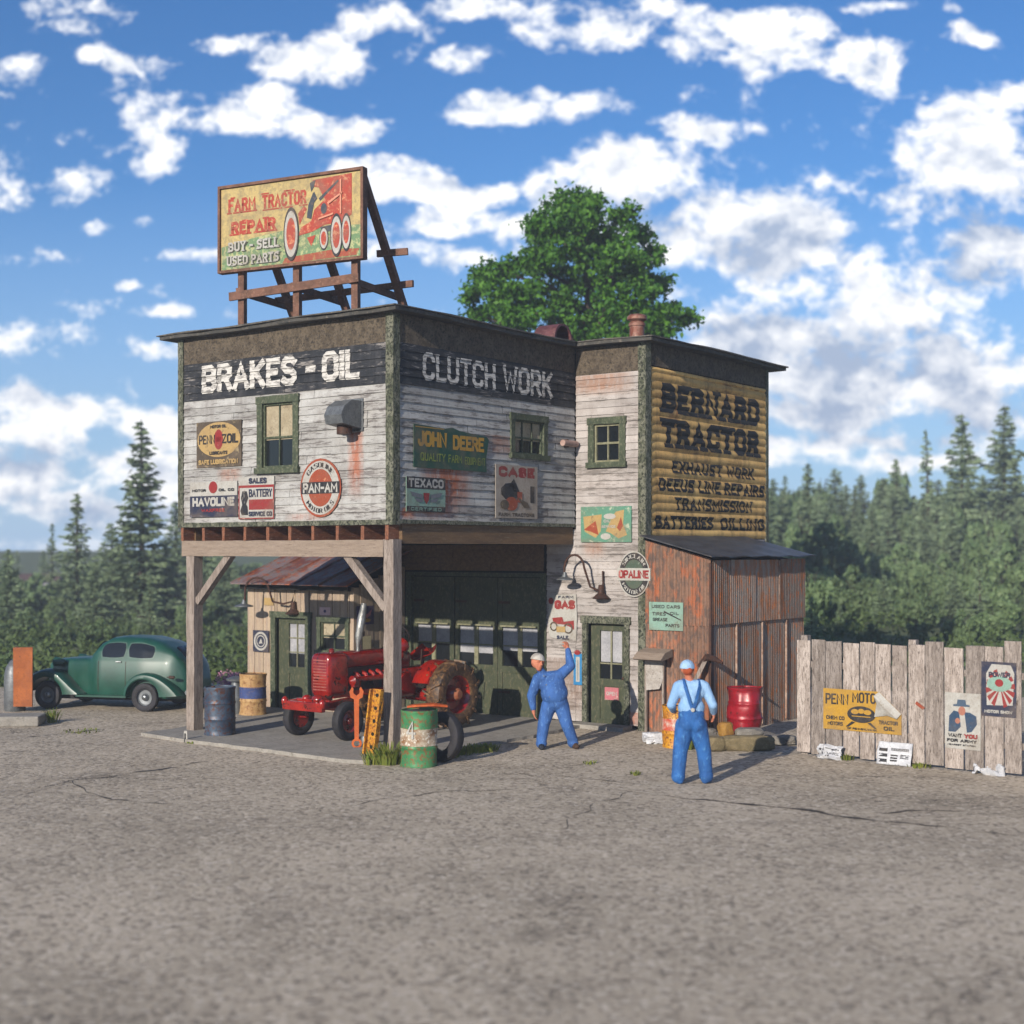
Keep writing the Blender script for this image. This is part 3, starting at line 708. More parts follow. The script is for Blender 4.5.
for i in range(5):
    a = MB(FB); x0, x1 = us[i], us[i+1]; e = random.uniform(-.04, .04); n = 10; rs = []
    for k in range(n+1):
        q = k/n; y = 3.27+e+(5.28-3.27)*q; z = 2.66+.72*q+.006*math.sin(k*2+i)
        rs.append([(x0+.0, y, z+.035), (x0+.03, y, z+.006), (x1-.03, y, z+.006), (x1-.0, y, z+.03), (x1, y, z-.01), (x0, y, z-.01)])
    a.rings(rs); a.build('roof_sheet', m_shedroof, K)
a = MB(FB); a.box(-7.46, -4.3, 3.5, 3.6, 2.54, 2.64); a.build('eave_board', m_dark, K)
a = MB(FB)
rag(a, f_shed, -6.68, -6.54, 0, 1.95, 0, .06, 10, .004, True); rag(a, f_shed, -5.64, -5.5, 0, 1.95, 0, .06, 10, .004, True); rag(a, f_shed, -6.7, -5.48, 1.95, 2.08, 0, .07, 6, .004)
a.build('door_frame', m_green, K)
fk = lambda u, z, d=0: f_shed(u, z, d-.06)
a = MB(FB)
for (p, q, r, s) in ((-6.52, -6.22, .02, 1.93), (-5.76, -5.66, .02, 1.93), (-6.22, -5.76, 1.83, 1.93), (-6.22, -5.76, .78, .92), (-6.22, -5.76, .02, .15)): fbox(a, fk, p, q, r, s, -.03, .02)
fbox(a, fk, -6.22, -5.76, .15, .78, -.03, 0.)
dd = a.build('door', m_doorgreen, K)
a = MB(FB); fbox(a, fk, -6.0, -5.98, .92, 1.83, -.02, .012)
for z in (1.22, 1.52): fbox(a, fk, -6.22, -6.0, z, z+.02, -.02, .01); fbox(a, fk, -5.98, -5.76, z, z+.02, -.02, .01)
a.build('muntin', m_trimpale, dd)
a = MB(FB); fbox(a, fk, -6.22, -5.76, .92, 1.2, -.028, -.018); a.build('pane', m_glass, dd)
a = MB(FB); fbox(a, fk, -6.22, -5.76, 1.2, 1.83, -.028, -.019); a.build('curtain', m_curtain, dd)
window(K, f_shed, -5.33, -4.43, 1.24, 2.0, trim=.1, sash_split=.5, slim=.03)

# ------------------------------------------------------------------ signs
def sign(name, label, f, u0, u1, z0, z1, mat, cat='sign', group=None, d=.05, th=.012, shape=None, rot=0):
    c = FB @ Vector(f((u0+u1)/2, z0, d))
    t = thing(name, label, cat, Matrix.Translation(c), group)
    cu, cz = (u0+u1)/2, (z0+z1)/2; cr, sr = math.cos(rot), math.sin(rot)
    def g(s, w, e=0):
        u = (s-.5)*(u1-u0); z = (w-.5)*(z1-z0)
        return f(cu+u*cr-z*sr, cz+u*sr+z*cr, d+e)
    a = MB(FB); a.prism(shape or [(0, 0), (1, 0), (1, 1), (0, 1)], -th, 0, g); a.build('panel', mat, t)
    t_asp = (u1-u0)/(z1-z0)
    lay = [0]
    def part(pn, m, polys=(), words=(), ser=False, th=.24, warp=None, e=None):
        if len(words) > 1:
            for w_ in words: part(pn, m, (), [w_], ser, th, warp, e)
            return
        lay[0] += 1; b = MB(FB); e = lay[0]*.0022 if e is None else e
        for p in polys: b.add([g(x, y, e) for x, y in p], [tuple(range(len(p)))])
        for wd in words:
            txt, a0, b0, a1, b1 = wd[:5]
            for poly, ly in textpolys(txt, a0*t_asp, b0, a1*t_asp, b1, wd[5] if len(wd) > 5 else th, ser):
                pts = [(p.x/t_asp, p.y) for p in poly]
                if warp: pts = [warp(*p) for p in pts]
                b.add([g(x, y, e+ly*.0005+.0004) for x, y in pts], [tuple(range(len(pts)))])
        return b.build(pn, m, t, recalc=False)
    return t, part
def ell(cx, cy, rx, ry, n=28, a0=0, a1=2*PI): return [(cx+rx*math.cos(a0+(a1-a0)*i/n), cy+ry*math.sin(a0+(a1-a0)*i/n)) for i in range(n)]
def rc(x0, y0, x1, y1): return [(x0, y0), (x1, y0), (x1, y1), (x0, y1)]
def ring(cx, cy, rx, ry, wx, wy, n=32):
    o = []
    for i in range(n):
        a, b = 2*PI*i/n, 2*PI*(i+1)/n
        o.append([(cx+rx*math.cos(a), cy+ry*math.sin(a)), (cx+rx*math.cos(b), cy+ry*math.sin(b)), (cx+(rx-wx)*math.cos(b), cy+(ry-wy)*math.sin(b)), (cx+(rx-wx)*math.cos(a), cy+(ry-wy)*math.sin(a))])
    return o
def arcwarp(cx, cy, rx, ry, top=True, span=1.1):
    """words written in 0..1 x 0..1 bent on an ellipse; w=0 inner"""
    def wfn(x, y):
        a = (PI/2+(.5-x)*2*span) if top else (-PI/2+(x-.5)*2*span); k = y if top else (1-y)
        return (cx+(rx[0]+(rx[1]-rx[0])*k)*math.cos(a), cy+(ry[0]+(ry[1]-ry[0])*k)*math.sin(a))
    return wfn
c_black = flat('sign_black', '26262a', worn='6a6660', k=.62); c_red = flat('sign_red', '8f2a2a', worn='b98a80', k=.62); c_cream = flat('sign_cream', 'c9bd96', worn='9a8a66', k=.6)
c_white = flat('sign_white', 'b4b1aa', worn='8a8378', k=.62); c_navy = flat('sign_navy', '272d44', worn='6c6f7c', k=.64); c_green = flat('sign_green', '1f4a3a', worn='5b6a50', k=.66)
c_tan = flat('sign_tan', 'b39560', worn='7e6a48', k=.6); c_brown = flat('sign_brown', '51463a', worn='8a7a5c', k=.6); c_yellow = flat('sign_yellow', 'b98d2c', worn='a8853e', k=.66)
c_orange = flat('sign_orange', '99452a', worn='c28a66', k=.62); c_lgreen = flat('sign_light_green', '86a697', worn='6a7f70', k=.6); c_teal = flat('sign_mint', '5b8f78', worn='a0a893', k=.6)
c_blue = flat('sign_blue', '2f7fb4'); c_purple = flat('sign_purple', '3c2f5c', worn='6a5470'); c_pink = flat('sign_pink', 'c07078', worn='c8a8a0'); c_grey = flat('sign_grey', '6f7278')

t, p = sign('oil_sign', 'square brown sign with tan oval reading PENNZOIL left of the BRAKES wall window', f_front, -4.74, -3.55, 4.88, 5.71, c_brown)
p('oval', c_tan, [ell(.5, .6, .48, .38)]); p('emblem', c_red, [ell(.5, .6, .1, .22), rc(.44, .55, .56, .66)])
p('lettering', c_black, words=[('PENN', .06, .5, .42, .72), ('ZOIL', .58, .5, .94, .72), ('LUBRICANTS', .3, .27, .7, .35, .28), ('MOTOR OIL', .32, .85, .68, .92, .28)])
p('lettering', c_tan, words=[('SAFE LUBRICATION', .06, .06, .94, .17, .3)])
t, p = sign('fuel_sign', 'dark blue and white sign reading HAVOLINE low on the BRAKES wall', f_front, -4.92, -3.66, 3.98, 4.62, c_white)
p('field', c_navy, [rc(0, 0, 1, .6)]); p('emblem', c_red, [ell(.5, .84, .09, .17)]); p('lettering', c_white, words=[('HAVOLINE', .06, .3, .95, .56, .28)])
p('lettering', c_red, words=[('WAXFREE', .25, .14, .75, .24, .3)]); p('lettering', c_black, words=[('MOTOR', .05, .72, .35, .8, .3), ('OIL CO', .62, .72, .95, .8, .3)])
t, p = sign('battery_sign', 'white and red BATTERY sign with black boot shape low on the BRAKES wall', f_front, -3.62, -2.72, 3.93, 4.68, c_white)
p('border', c_red, [rc(0, .74, 1, .8), rc(0, 0, 1, .03), rc(0, .03, .03, .74), rc(.97, .03, 1, .74)]); p('field', c_red, [rc(.3, .22, .97, .46)])
p('lettering', c_navy, words=[('BATTERY', .3, .5, .95, .72, .3), ('SALES', .3, .83, .8, .97, .3), ('SERVICE CO', .3, .06, .95, .18, .3)]); p('emblem', c_black, [[(.1, .1), (.28, .1), (.26, .3), (.22, .36), (.28, .5), (.24, .66), (.12, .66), (.08, .5), (.12, .34), (.06, .2)]])
t, p = sign('round_sign', 'round orange and white sign reading PAN-AM below the vent hood', f_front, -2.08, -1.12, 3.94, 4.94, c_orange, shape=ell(.5, .5, .5, .5))
p('field', c_white, [ell(.5, .5, .46, .46)]); p('emblem', c_orange, [ell(.5, .5, .3, .32)]); p('band', c_black, [rc(.03, .4, .97, .6)])
p('lettering', c_white, words=[('PAN-AM', .08, .41, .92, .59, .26)])
p('lettering', c_black, words=[('GASOLINE', 0, 0, 1, 1, .24)], warp=arcwarp(.5, .5, (.33, .43), (.34, .44), True, .95)); p('lettering', c_black, words=[('MOTOR OILS', 0, 0, 1, 1, .24)], warp=arcwarp(.5, .5, (.33, .43), (.34, .44), False, .95))
jd = [(0, 0), (.97, 0), (.96, .3), (1, .8), (.97, .86), (.8, .9), (.6, .94), (.5, 1), (.4, .96), (0, 1)]
t, p = sign('equipment_sign', 'dark green torn sign reading JOHN DEERE in yellow letters', f_side, .46, 2.5, 4.76, 5.48, c_green, shape=jd)
p('lettering', c_yellow, words=[('JOHN', .05, .48, .42, .88, .3), ('DEERE', .5, .46, .93, .85, .3)]); p('lettering', flat('sign_olive', '8a9a3a', worn='3a5a3a'), words=[('QUALITY', .08, .16, .4, .36, .18), ('FARM', .44, .16, .62, .36, .18), ('EQUIPMENT', .66, .14, .94, .34, .18)])
p('back_edge', c_yellow, [rc(.01, .93, .38, .95)])
t, p = sign('winged_sign', 'small black and pale green winged sign reading TEXACO by the corner board', f_side, .27, 1.28, 4.02, 4.6, c_lgreen)
p('field', c_black, [rc(0, .66, 1, 1), rc(0, 0, 1, .16)]); p('lettering', c_white, words=[('TEXACO', .05, .7, .95, .96, .24)]); p('lettering', c_lgreen, words=[('CERTIFIED', .1, .03, .9, .13, .26)])
p('emblem', c_red, [[(.42, .55), (.58, .55), (.56, .35), (.5, .22), (.44, .35)]]); p('wings', c_grey, [[(.4, .5), (.08, .58), (.14, .44), (.4, .38)], [(.4, .36), (.18, .4), (.26, .28), (.4, .28)], [(.6, .5), (.92, .58), (.86, .44), (.6, .38)], [(.6, .36), (.82, .4), (.74, .28), (.6, .28)]])
t, p = sign('tractor_poster', 'pale poster reading CASE in red over a small tractor picture', f_side, 2.7, 3.98, 3.96, 4.92, flat('poster_pale', 'a79c90', worn='857468', k=.6), cat='poster')
p('lettering', c_red, words=[('CASE', .06, .77, .94, .97, .34)]); p('lettering', c_brown, words=[('FARM TRACTORS', .06, .03, .92, .1, .3)])
p('picture', c_black, [ell(.33, .5, .22, .17, 9), [(.3, .6), (.42, .75), (.5, .6), (.44, .5)], rc(.82, .3, .92, .62)]); p('picture', c_orange, [ell(.36, .27, .15, .13), rc(.5, .3, .62, .5)]); p('picture', c_brown, [[(.5, .4), (.75, .3), (.8, .2), (.66, .2)], ell(.2, .25, .1, .09)])
t, p = sign('faded_green_poster', 'faded green and tan picture poster below the small window by the inner corner', f_door, .17, 1.31, 3.53, 4.21, c_teal, cat='poster')
p('picture', c_tan, [[(.05, .72), (.42, .78), (.4, .3), (.3, .12), (.08, .3)], [(.5, .3), (.62, .7), (.7, .85), (.86, .9), (.84, .5), (.92, .2), (.75, .1), (.6, .25)]]); p('picture', c_orange, [[(.06, .35), (.3, .6), (.36, .2), (.2, .3)], [(.72, .4), (.8, .7), (.84, .45), (.78, .3)]]); p('picture', c_white, [ell(.58, .72, .12, .08), ell(.5, .16, .1, .09)])
p('lettering', c_white, words=[('OIL', .46, .55, .6, .63, .25), ('SERVICE', .42, .4, .7, .47, .25)])
t, p = sign('round_oil_sign', 'round green sign with white band reading OPALINE at the corner board', f_door, 1.03, 1.73, 2.5, 3.36, flat('sign_sage', '4b5a4c', worn='7c8578', k=.64), shape=ell(.5, .5, .49, .5), d=.07)
p('rim', c_white, ring(.5, .5, .49, .5, .03, .03)); p('ring', c_black, ring(.5, .5, .46, .47, .15, .15)); p('lettering', c_white, words=[('SINCLAIR', 0, 0, 1, 1, .24)], warp=arcwarp(.5, .5, (.33, .44), (.34, .45), True, 1.05))
p('lettering', c_white, words=[('MOTOR OIL', 0, 0, 1, 1, .24)], warp=arcwarp(.5, .5, (.33, .44), (.34, .45), False, 1.05)); p('band', c_white, [rc(-.02, .36, 1.02, .63)]); p('lettering', c_red, words=[('OPALINE', .03, .39, .97, .6, .34)])
t, p = sign('peeling_poster', 'peeling white and red poster above the raised hand of the leaning man', f_door, -.6, .08, 1.6, 2.52, c_white, cat='poster', shape=[(.02, .1), (.4, .04), (.7, .07), (.96, .02), (1, .5), (.98, 1), (.3, .99), (.06, .96), (0, .5)], rot=.02)
p('lettering', c_red, words=[('GAS', .24, .68, .94, .88, .34)]); p('lettering', c_navy, words=[('FARM', .36, .91, .9, .97, .3), ('SALE', .3, .05, .7, .13, .3)]); p('picture', c_red, [[(.15, .5), (.5, .52), (.55, .42), (.9, .45), (.9, .25), (.8, .3), (.6, .36), (.2, .38)], ell(.12, .86, .09, .07)]); p('picture', c_brown, ring(.2, .32, .13, .1, .04, .03)+ring(.7, .28, .16, .11, .05, .03)); p('picture', c_tan, [rc(.3, .2, .6, .32)])
t, p = sign('thermometer', 'bright blue and white thermometer board beside the entrance door', f_door, .0, .2, .78, 1.38, c_blue)
p('face', c_white, [rc(.28, .1, .72, .9)]); p('scale', c_grey, [rc(.47, .15, .53, .8)]); p('ornament', c_red, [ell(.45, 1.04, .35, .08)])
t, p = sign('door_notice', 'small red notice on the entrance door', lambda u, z, d=0: f_door(u, z, d-.12), .64, .95, .52, .76, c_pink, cat='notice'); p('lettering', c_white, words=[('OPEN', .12, .36, .88, .66, .22)])
t, p = sign('price_board', 'pale green painted board with black marks on the rusty lean-to front', f_lf, 1.72, 2.44, 1.9, 2.42, c_lgreen)
p('lettering', c_black, words=[('USED CARS', .08, .78, .92, .9, .24), ('TIRES', .1, .52, .5, .64, .22), ('OIL', .62, .56, .9, .66, .22), ('GREASE', .12, .32, .55, .44, .22), ('PARTS', .5, .12, .9, .24, .22)]); p('stripe', c_black, [[(.45, .7), (.95, .4), (.95, .36), (.45, .64)]])
t, p = sign('round_shed_sign', 'square navy sign with a white ring on the annex planks left of its door', f_shed, -7.22, -6.74, 1.2, 1.66, c_navy)
p('ring', c_white, ring(.5, .5, .44, .44, .1, .1)+ring(.5, .5, .28, .28, .05, .05)); p('emblem', c_white, [[(.38, .38), (.62, .4), (.52, .64)]])
t, p = sign('purple_sign', 'small purple sign with pink and yellow blotches right of the annex window', f_ks, 3.72, 4.22, 1.86, 2.24, c_purple)
p('picture', c_pink, [[(.25, .6), (.6, .55), (.9, .85), (.8, .5), (.6, .35), (.25, .4)]]); p('picture', c_yellow, [ell(.55, .22, .25, .1)])
t, p = sign('blank_paper', 'blank cream paper pinned on the annex planks above the tractor bonnet', f_ks, 3.84, 4.16, 1.34, 1.62, c_cream, cat='notice', d=.03, th=.004)
t, p = sign('pink_notice', 'tiny pale pink notice above the annex window', f_shed, -5.26, -4.95, 2.04, 2.2, flat('pale_pink', 'c9a9a8'), cat='notice', d=.03, th=.004); p('mark', c_purple, [ell(.5, .5, .12, .2)])
t, p = sign('tan_notice', 'tan paper scrap under the annex eave beside the lamp', f_shed, -6.9, -6.62, 2.2, 2.36, c_tan, cat='notice', d=.03, th=.004)

# ------------------------------------------------------------------ lamps
def gooseneck(name, label, f, path, shade, back=None, shade_r=.16):
    t = thing(name, label, 'lamp', FB @ Matrix.Translation(f(*path[0])))
    a = MB(FB); a.tube([f(*p) for p in path], .022, 8); a.build('arm', m_iron, t, smooth=True)
    u, z, d = shade; a = MB(FB)
    a.lathe([(.03, .12), (.05, .06), (.06, .03), (shade_r, -.01), (shade_r+.01, -.03), (shade_r-.01, -.035), (.05, .0)], 20, f(u, z, d)); a.build('shade', m_galv, t, smooth=True)
    if back:
        a = MB(FB); u, z, d = back; a.lathe([(.05, .16), (.07, .0), (.17, -.09), (.155, -.11), (.02, -.08)], 18, f(u, z, d)); a.build('lower_shade', m_iron, t, smooth=True)
    return t
def arc(c, r, a0, a1, n, dd): return [(c[0]+r[0]*math.cos(a0+(a1-a0)*i/n), c[1]+r[1]*math.sin(a0+(a1-a0)*i/n), dd(i/n)) for i in range(n+1)]
gooseneck('gooseneck_lamp', 'rusty gooseneck lamp with flat shade above the entrance door', f_door,
    [(.68, 2.98, .06), (.7, 2.62, .08), (.6, 2.62, .14), (.5, 2.68, .22), (.45, 2.95, .3)]+arc((.24, 3.05), (.2, .24), 0, PI, 8, lambda q: .34+.08*q)+[(.04, 2.93, .42)], (.05, 2.84, .42), (.68, 2.56, .12))
gooseneck('gooseneck_lamp', 'thin wire gooseneck lamp hanging under the annex eave left of its door', f_shed,
    [(-5.95, 2.56, .04), (-5.98, 2.3, .1), (-6.15, 2.25, .2), (-6.36, 2.3, .3)]+arc((-6.62, 2.6), (.24, .2), 0, PI, 8, lambda q: .4+.2*q)+[(-6.88, 2.3, .6)], (-6.9, 2.22, .6), (-5.97, 2.14, .08), .19)
# ------------------------------------------------------------------ roof billboard
bd = Vector((-.897, .441, 0)).normalized()              # from right end to left end
FS = frame(-2.54-.897*3.1, 24.2+.441*3.1, 8.39, math.atan2(-bd.y, -bd.x))     # x to the right, -y towards the viewer
f_bb = lambda u, z, d=0: (u, -d, z)
BBW, BBH = 3.1, 1.58
T_ = thing('roof_billboard', 'painted FARM TRACTOR REPAIR billboard on a braced timber frame on the roof', 'billboard', FS.copy())
def bbp(name, mat, polys=(), words=(), e=.0, th=.24, ser=False, slant=0):
    if len(words) > 1:
        for w_ in words: bbp(name, mat, (), [w_], e, th, ser, slant)
        return
    a = MB(FS); g = lambda s, w, k=0: (s*BBW, -e-k, w*BBH)
    for p in polys: a.add([g(x, y) for x, y in p], [tuple(range(len(p)))])
    for wd in words:
        for poly, ly in textpolys(wd[0], wd[1]*BBW, wd[2]*BBH, wd[3]*BBW, wd[4]*BBH, th, ser, slant=slant):
            a.add([(p.x, -e-ly*.0005, p.y) for p in poly], [tuple(range(len(poly)))])
    return a.build(name, mat, T_, recalc=False)
a = MB(FS); a.box(.03, BBW-.03, 0, .07, .03, BBH-.03); a.build('board', c_tan, T_)
a = MB(FS); 
for (x0, x1, z0, z1) in ((0, BBW, 0, .05), (0, BBW, BBH-.05, BBH), (0, .05, .05, BBH-.05), (BBW-.05, BBW, .05, BBH-.05)): a.box(x0, x1, -.045, .1, z0, z1, .003)
a.build('edge_frame', m_sign_timber, T_)
bb_y = flat('bb_yellow', 'bfa86e', worn='8f8058', k=.52); bb_g = flat('bb_green', '6a8860', worn='9a9c70', k=.52); bb_r = flat('bb_red', 'a83c2a', worn='b87a58', k=.57)
bbp('sky_field', bb_y, [[(.02, .3), (.25, .37), (.5, .42), (.98, .38), (.98, .96), (.02, .96)]], e=.004)
bbp('grass_field', bb_g, [[(.02, .04), (.98, .04), (.98, .38), (.5, .42), (.25, .37), (.02, .3)]], e=.004)
bbp('lettering', bb_r, words=[('FARM', .07, .67, .27, .86), ('TRACTOR', .31, .66, .62, .86), ('REPAIR', .09, .42, .41, .59)], e=.008, th=.36, ser=True)
bbp('lettering', flat('bb_shadow', '3e4233'), words=[('BUY - SELL', .078, .225, .44, .335), ('USED PARTS', .068, .065, .44, .18)], e=.007, th=.36, ser=True)
bbp('lettering', c_white, words=[('BUY - SELL', .07, .235, .43, .35), ('USED PARTS', .06, .075, .43, .19)], e=.0115, th=.27, ser=True)
asp = BBH/BBW
el = lambda cx, cy, rx, ry: ell(cx, cy, rx, ry, 26)
bbp('ground_patch', flat('bb_brown', '9a4a34', worn='8a6a44', k=.55), [[(.45, .04), (.95, .05), (.97, .12), (.8, .14), (.47, .1)]], e=.006)
bbp('tractor_body', bb_r, [[(.66, .93), (.92, .95), (.92, .5), (.86, .43), (.74, .42), (.66, .36), (.56, .33), (.58, .42), (.65, .48), (.67, .6), (.74, .7), (.7, .84), (.66, .86)], [(.57, .45), (.62, .62), (.6, .66), (.56, .58)], [(.62, .3), (.68, .32), (.65, .2)]], e=.01)
bbp('tractor_lines', flat('bb_dark', '38404a', worn='7a5a4a', k=.62), [[(.66, .6), (.65, .5), (.62, .52), (.63, .66), (.66, .78), (.67, .8), (.69, .72), (.67, .68)], [(.68, .93), (.64, .9), (.65, .8), (.67, .86)], el(.735, .6, .02, .06), [(.71, .4), (.85, .42), (.83, .36), (.73, .33)], [(.7, .72), (.83, .9), (.835, .88), (.71, .69)]], e=.013)
c_wb = flat('bb_black', '2b2a30', worn='55505a', k=.64); wo = .015
for (cx_, cy_, rx_, ry_) in ((.735, .27, .03, .13), (.885, .31, .032, .21), (.82, .29, .04, .24), (.515, .36, .052, .3)):
    for nm, m, k in (('wheel_black', c_wb, 1.), ('wheel_white', c_white, .86), ('wheel_red', bb_r, .6)):
        bbp(nm, m, [el(cx_, cy_, rx_*k, ry_*k)], e=wo); wo += .0012
bbp('highlight', flat('bb_light', 'd08a70'), [rc(.845, .52, .855, .9), [(.76, .66), (.86, .76), (.86, .74), (.77, .64)], [(.7, .5), (.8, .54), (.8, .52), (.7, .48)]], e=.031)
rz = 7.36-8.39
for i, x in enumerate((.42, 1.62, 2.84)):
    a = MB(FS); a.bar((x, .14, rz), (x, .14, BBH-.1), .13, .1, (0, 1, 0)); a.build('post', m_sign_timber, T_)
    a = MB(FS); a.bar((x+.13, .16, BBH-.12), (x+.13, 1.85, rz), .1, .13, (1, 0, 0)); a.build('back_brace', m_sign_timber, T_)
    a = MB(FS); a.bar((x-.09, .1, -.32), (x-.09, 1.75, -.36), .06, .12); a.build('tie', m_sign_timber, T_)
a = MB(FS); a.bar((.2, .05, -.42), (2.96, .05, -.3), .05, .15); a.build('rail', m_sign_timber, T_)
a = MB(FS); a.bar((.3, 1.32, -.3), (3.3, 1.32, -.22), .06, .12); a.build('rail', m_sign_timber, T_)
a = MB(FS); a.bar((2.8, .9, .28), (3.35, 1.05, .3), .06, .12); a.build('tie', m_sign_timber, T_)

# ------------------------------------------------------------------ drums
def drum(label, x, y, z, r, h, mats, words=(), dent=.0, name='oil_drum', group='metal drums around the garage', tilt=0, bands=None, open_top=False, squash=None):
    Mx = frame(x, y, z, random.uniform(0, 6)) @ Matrix.Rotation(tilt, 4, 'X')
    t = thing(name, label, 'drum', Mx, group)
    prof = [(r*.9, .015), (r, .0), (r, .03), (r*.975, .05), (r*.975, h*.31), (r*1.01, h*.33), (r*1.01, h*.345), (r*.975, h*.365), (r*.975, h*.64), (r*1.01, h*.66), (r*1.01, h*.675), (r*.975, h*.695), (r*.975, h-.05), (r, h-.03), (r, h)]
    a = MB(Mx); n = 40; rs = []; sd = random.uniform(0, 50)
    full = []
    for i in range(len(prof)-1):
        (r0, h0), (r1, h1) = prof[i], prof[i+1]; m = max(1, int((h1-h0)/.04))
        for k in range(m): full.append((r0+(r1-r0)*k/m, h0+(h1-h0)*k/m))
    full.append(prof[-1]); full += [(r*.95, h), (r*.95, h-.03)]
    for rr, hh in full:
        ring_ = []
        for k in range(n):
            A = 2*PI*k/n; q = noise.noise(Vector((math.cos(A)*1.5+sd, math.sin(A)*1.5, hh*3.2)))*dent
            sx_ = 1; 
            ring_.append(((rr+q)*math.cos(A), (rr+q)*math.sin(A), hh))
        rs.append(ring_)
    a.rings(rs); body = a.build('shell', mats[0], t, smooth=True)
    a = MB(Mx); a.lathe([(.01, h-.032), (r*.95, h-.032), (r*.95, h-.022), (.01, h-.022)], 32); a.build('lid', mats[1] if len(mats) > 1 else mats[0], t)
    a = MB(Mx); a.lathe([(.0, h-.02), (.035, h-.02), (.035, h+.0), (.0, h+.0)], 12, (r*.6, 0, 0)); a.build('bung', m_iron, t)
    for (z0, z1, m) in (bands or []):
        a = MB(Mx); K = [(0, 0)]; 
        rs = []
        for q in range(7):
            hh = z0+(z1-z0)*q/6; ring_ = []
            for k in range(n):
                A = 2*PI*k/n; rr = r*.975+.0045
                for (ha, hb) in ((h*.31, h*.365), (h*.64, h*.695)):
                    if ha < hh < hb: rr = r*1.01+.0045
                dq = noise.noise(Vector((math.cos(A)*1.5+sd, math.sin(A)*1.5, hh*3.2)))*dent
                ring_.append(((rr+dq)*math.cos(A), (rr+dq)*math.sin(A), hh))
            rs.append(ring_)
        a.rings(rs, caps=False); a.build('painted_band', m, t, smooth=True)
    return t, Mx
DM = lambda n, *c, **k: M_(n, *c, **k)
m_d_green = DM('green_drum_paint', '2f6b45', '3f7a4d', '7a4a28', sc=4, lo3=.5, hi3=.6, rough=.5, metal=.1, bump=.15)
m_d_blue = DM('dark_blue_drum_paint', '2c3a4c', '465464', '4a2c22', sc=4, lo3=.48, hi3=.6, rough=.45, metal=.2, bump=.15)
m_d_beige = DM('beige_drum_paint', 'a8895c', '957248', '6b4526', sc=4, lo3=.52, hi3=.64, rough=.7, bump=.15)
m_d_red = DM('red_drum_paint', '8e1420', '7a101a', '4a1a16', sc=4, lo3=.55, hi3=.66, rough=.36, metal=.1, bump=.1)
m_d_yel = DM('yellow_drum_paint', 'b8841c', 'a56a1a', '6a3c18', sc=7, lo3=.5, hi3=.57, rough=.5, bump=.2)
gt, gM = drum('green dented oil drum with cream band and painted 4 by the corner post', -1.46, 22.12, 0, .29, .88, (m_d_green, m_galv), dent=.03,
    bands=[(.33, .6, M_('cream_brown_band', 'a69a88', '7c5a3c', 'c9c4b8', 5, lo3=.54, hi3=.6, bump=.1, rough=.6))])
a = MB(frame(-1.46, 22.12, 0, 0)); r_ = .302   # the painted 4, bent round the shell
for poly, ly in textpolys('4', -.19, .44, -.04, .74, .17):
    a.add([(math.sin(p.x/r_)*(r_+.006), -math.cos(p.x/r_)*(r_+.006), p.y) for p in poly], [tuple(range(len(poly)))])
a.build('painted_number', c_white, gt, recalc=False)
drum('dark blue rust-streaked oil drum beside the left overhang post', -5.27, 25.4, .06, .28, .86, (m_d_blue, m_galv), dent=.02)
drum('beige oil drum with a blue band by the annex wall', -5.24, 28.5, .06, .27, .82, (m_d_beige, m_iron), dent=.02, bands=[(.33, .56, M_('blue_band', '2c3a66', '384878', '6a5a5a', 6))])
drum('crushed glossy red oil drum standing on the stones by the lean-to', 4.15, 25.1, .12, .3, .82, (m_d_red, m_d_red), dent=.075)
drum('small yellow oil drum with a pale band behind the man in dungarees', 2.82, 24.2, 0, .24, .72, (m_d_yel, m_iron), dent=.03, bands=[(.3, .5, M_('white_red_band', 'b9aca0', 'a8452e', None, 8))])
# orange board on the green drum
a = MB(frame(-1.33, 22.16, .895, .15)); N = 10
a.prism([(-.34, .0), (-.25, .1), (.1, .14), (.34, .09), (.33, -.05), (.1, -.12), (-.2, -.1)], 0, .028, lambda u, w, d: (u*.95, w, d+.035*(1-(u/.35)**2)+.01))
o = a.build('orange_tray', M_('orange_plate', 'b4521a', 'a04316', '7a4a2a', 8, bump=.3, rough=.6)); tag(o, 'curved orange metal plate lying on top of the green drum', 'plate')
# dark tyre behind the green drum
def tyre(mb, c, R, w, axis, n=40, flat_=.0):
    rim = R*.58
    prof = [(rim, -w*.38), (rim*1.1, -w*.46), (R*.86, -w*.5), (R*.96, -w*.42), (R, -w*.25), (R, w*.25), (R*.96, w*.42), (R*.86, w*.5), (rim*1.1, w*.46), (rim, w*.38), (rim, -w*.38)]
    mb.lathe(prof, n, c, axis, caps=False)
m_rubber = M_('tyre_rubber', '1c1b1d', '26242a', '3a3530', 9, bump=.2, rough=.75); m_rubberb = M_('brown_muddy_tyre', '2e231b', '493220', '6e5030', 4, lo3=.48, hi3=.6, bump=.4, rough=.55)
Mt = frame(-1.12, 22.52, .40, AB) @ Matrix.Rotation(-.1, 4, 'X')
a = MB(Mt); tyre(a, (0, 0, 0), .40, .2, 'y'); o = a.build('old_tyre', m_rubber, None, smooth=True); tag(o, 'old black tyre standing upright behind the green drum', 'tyre')

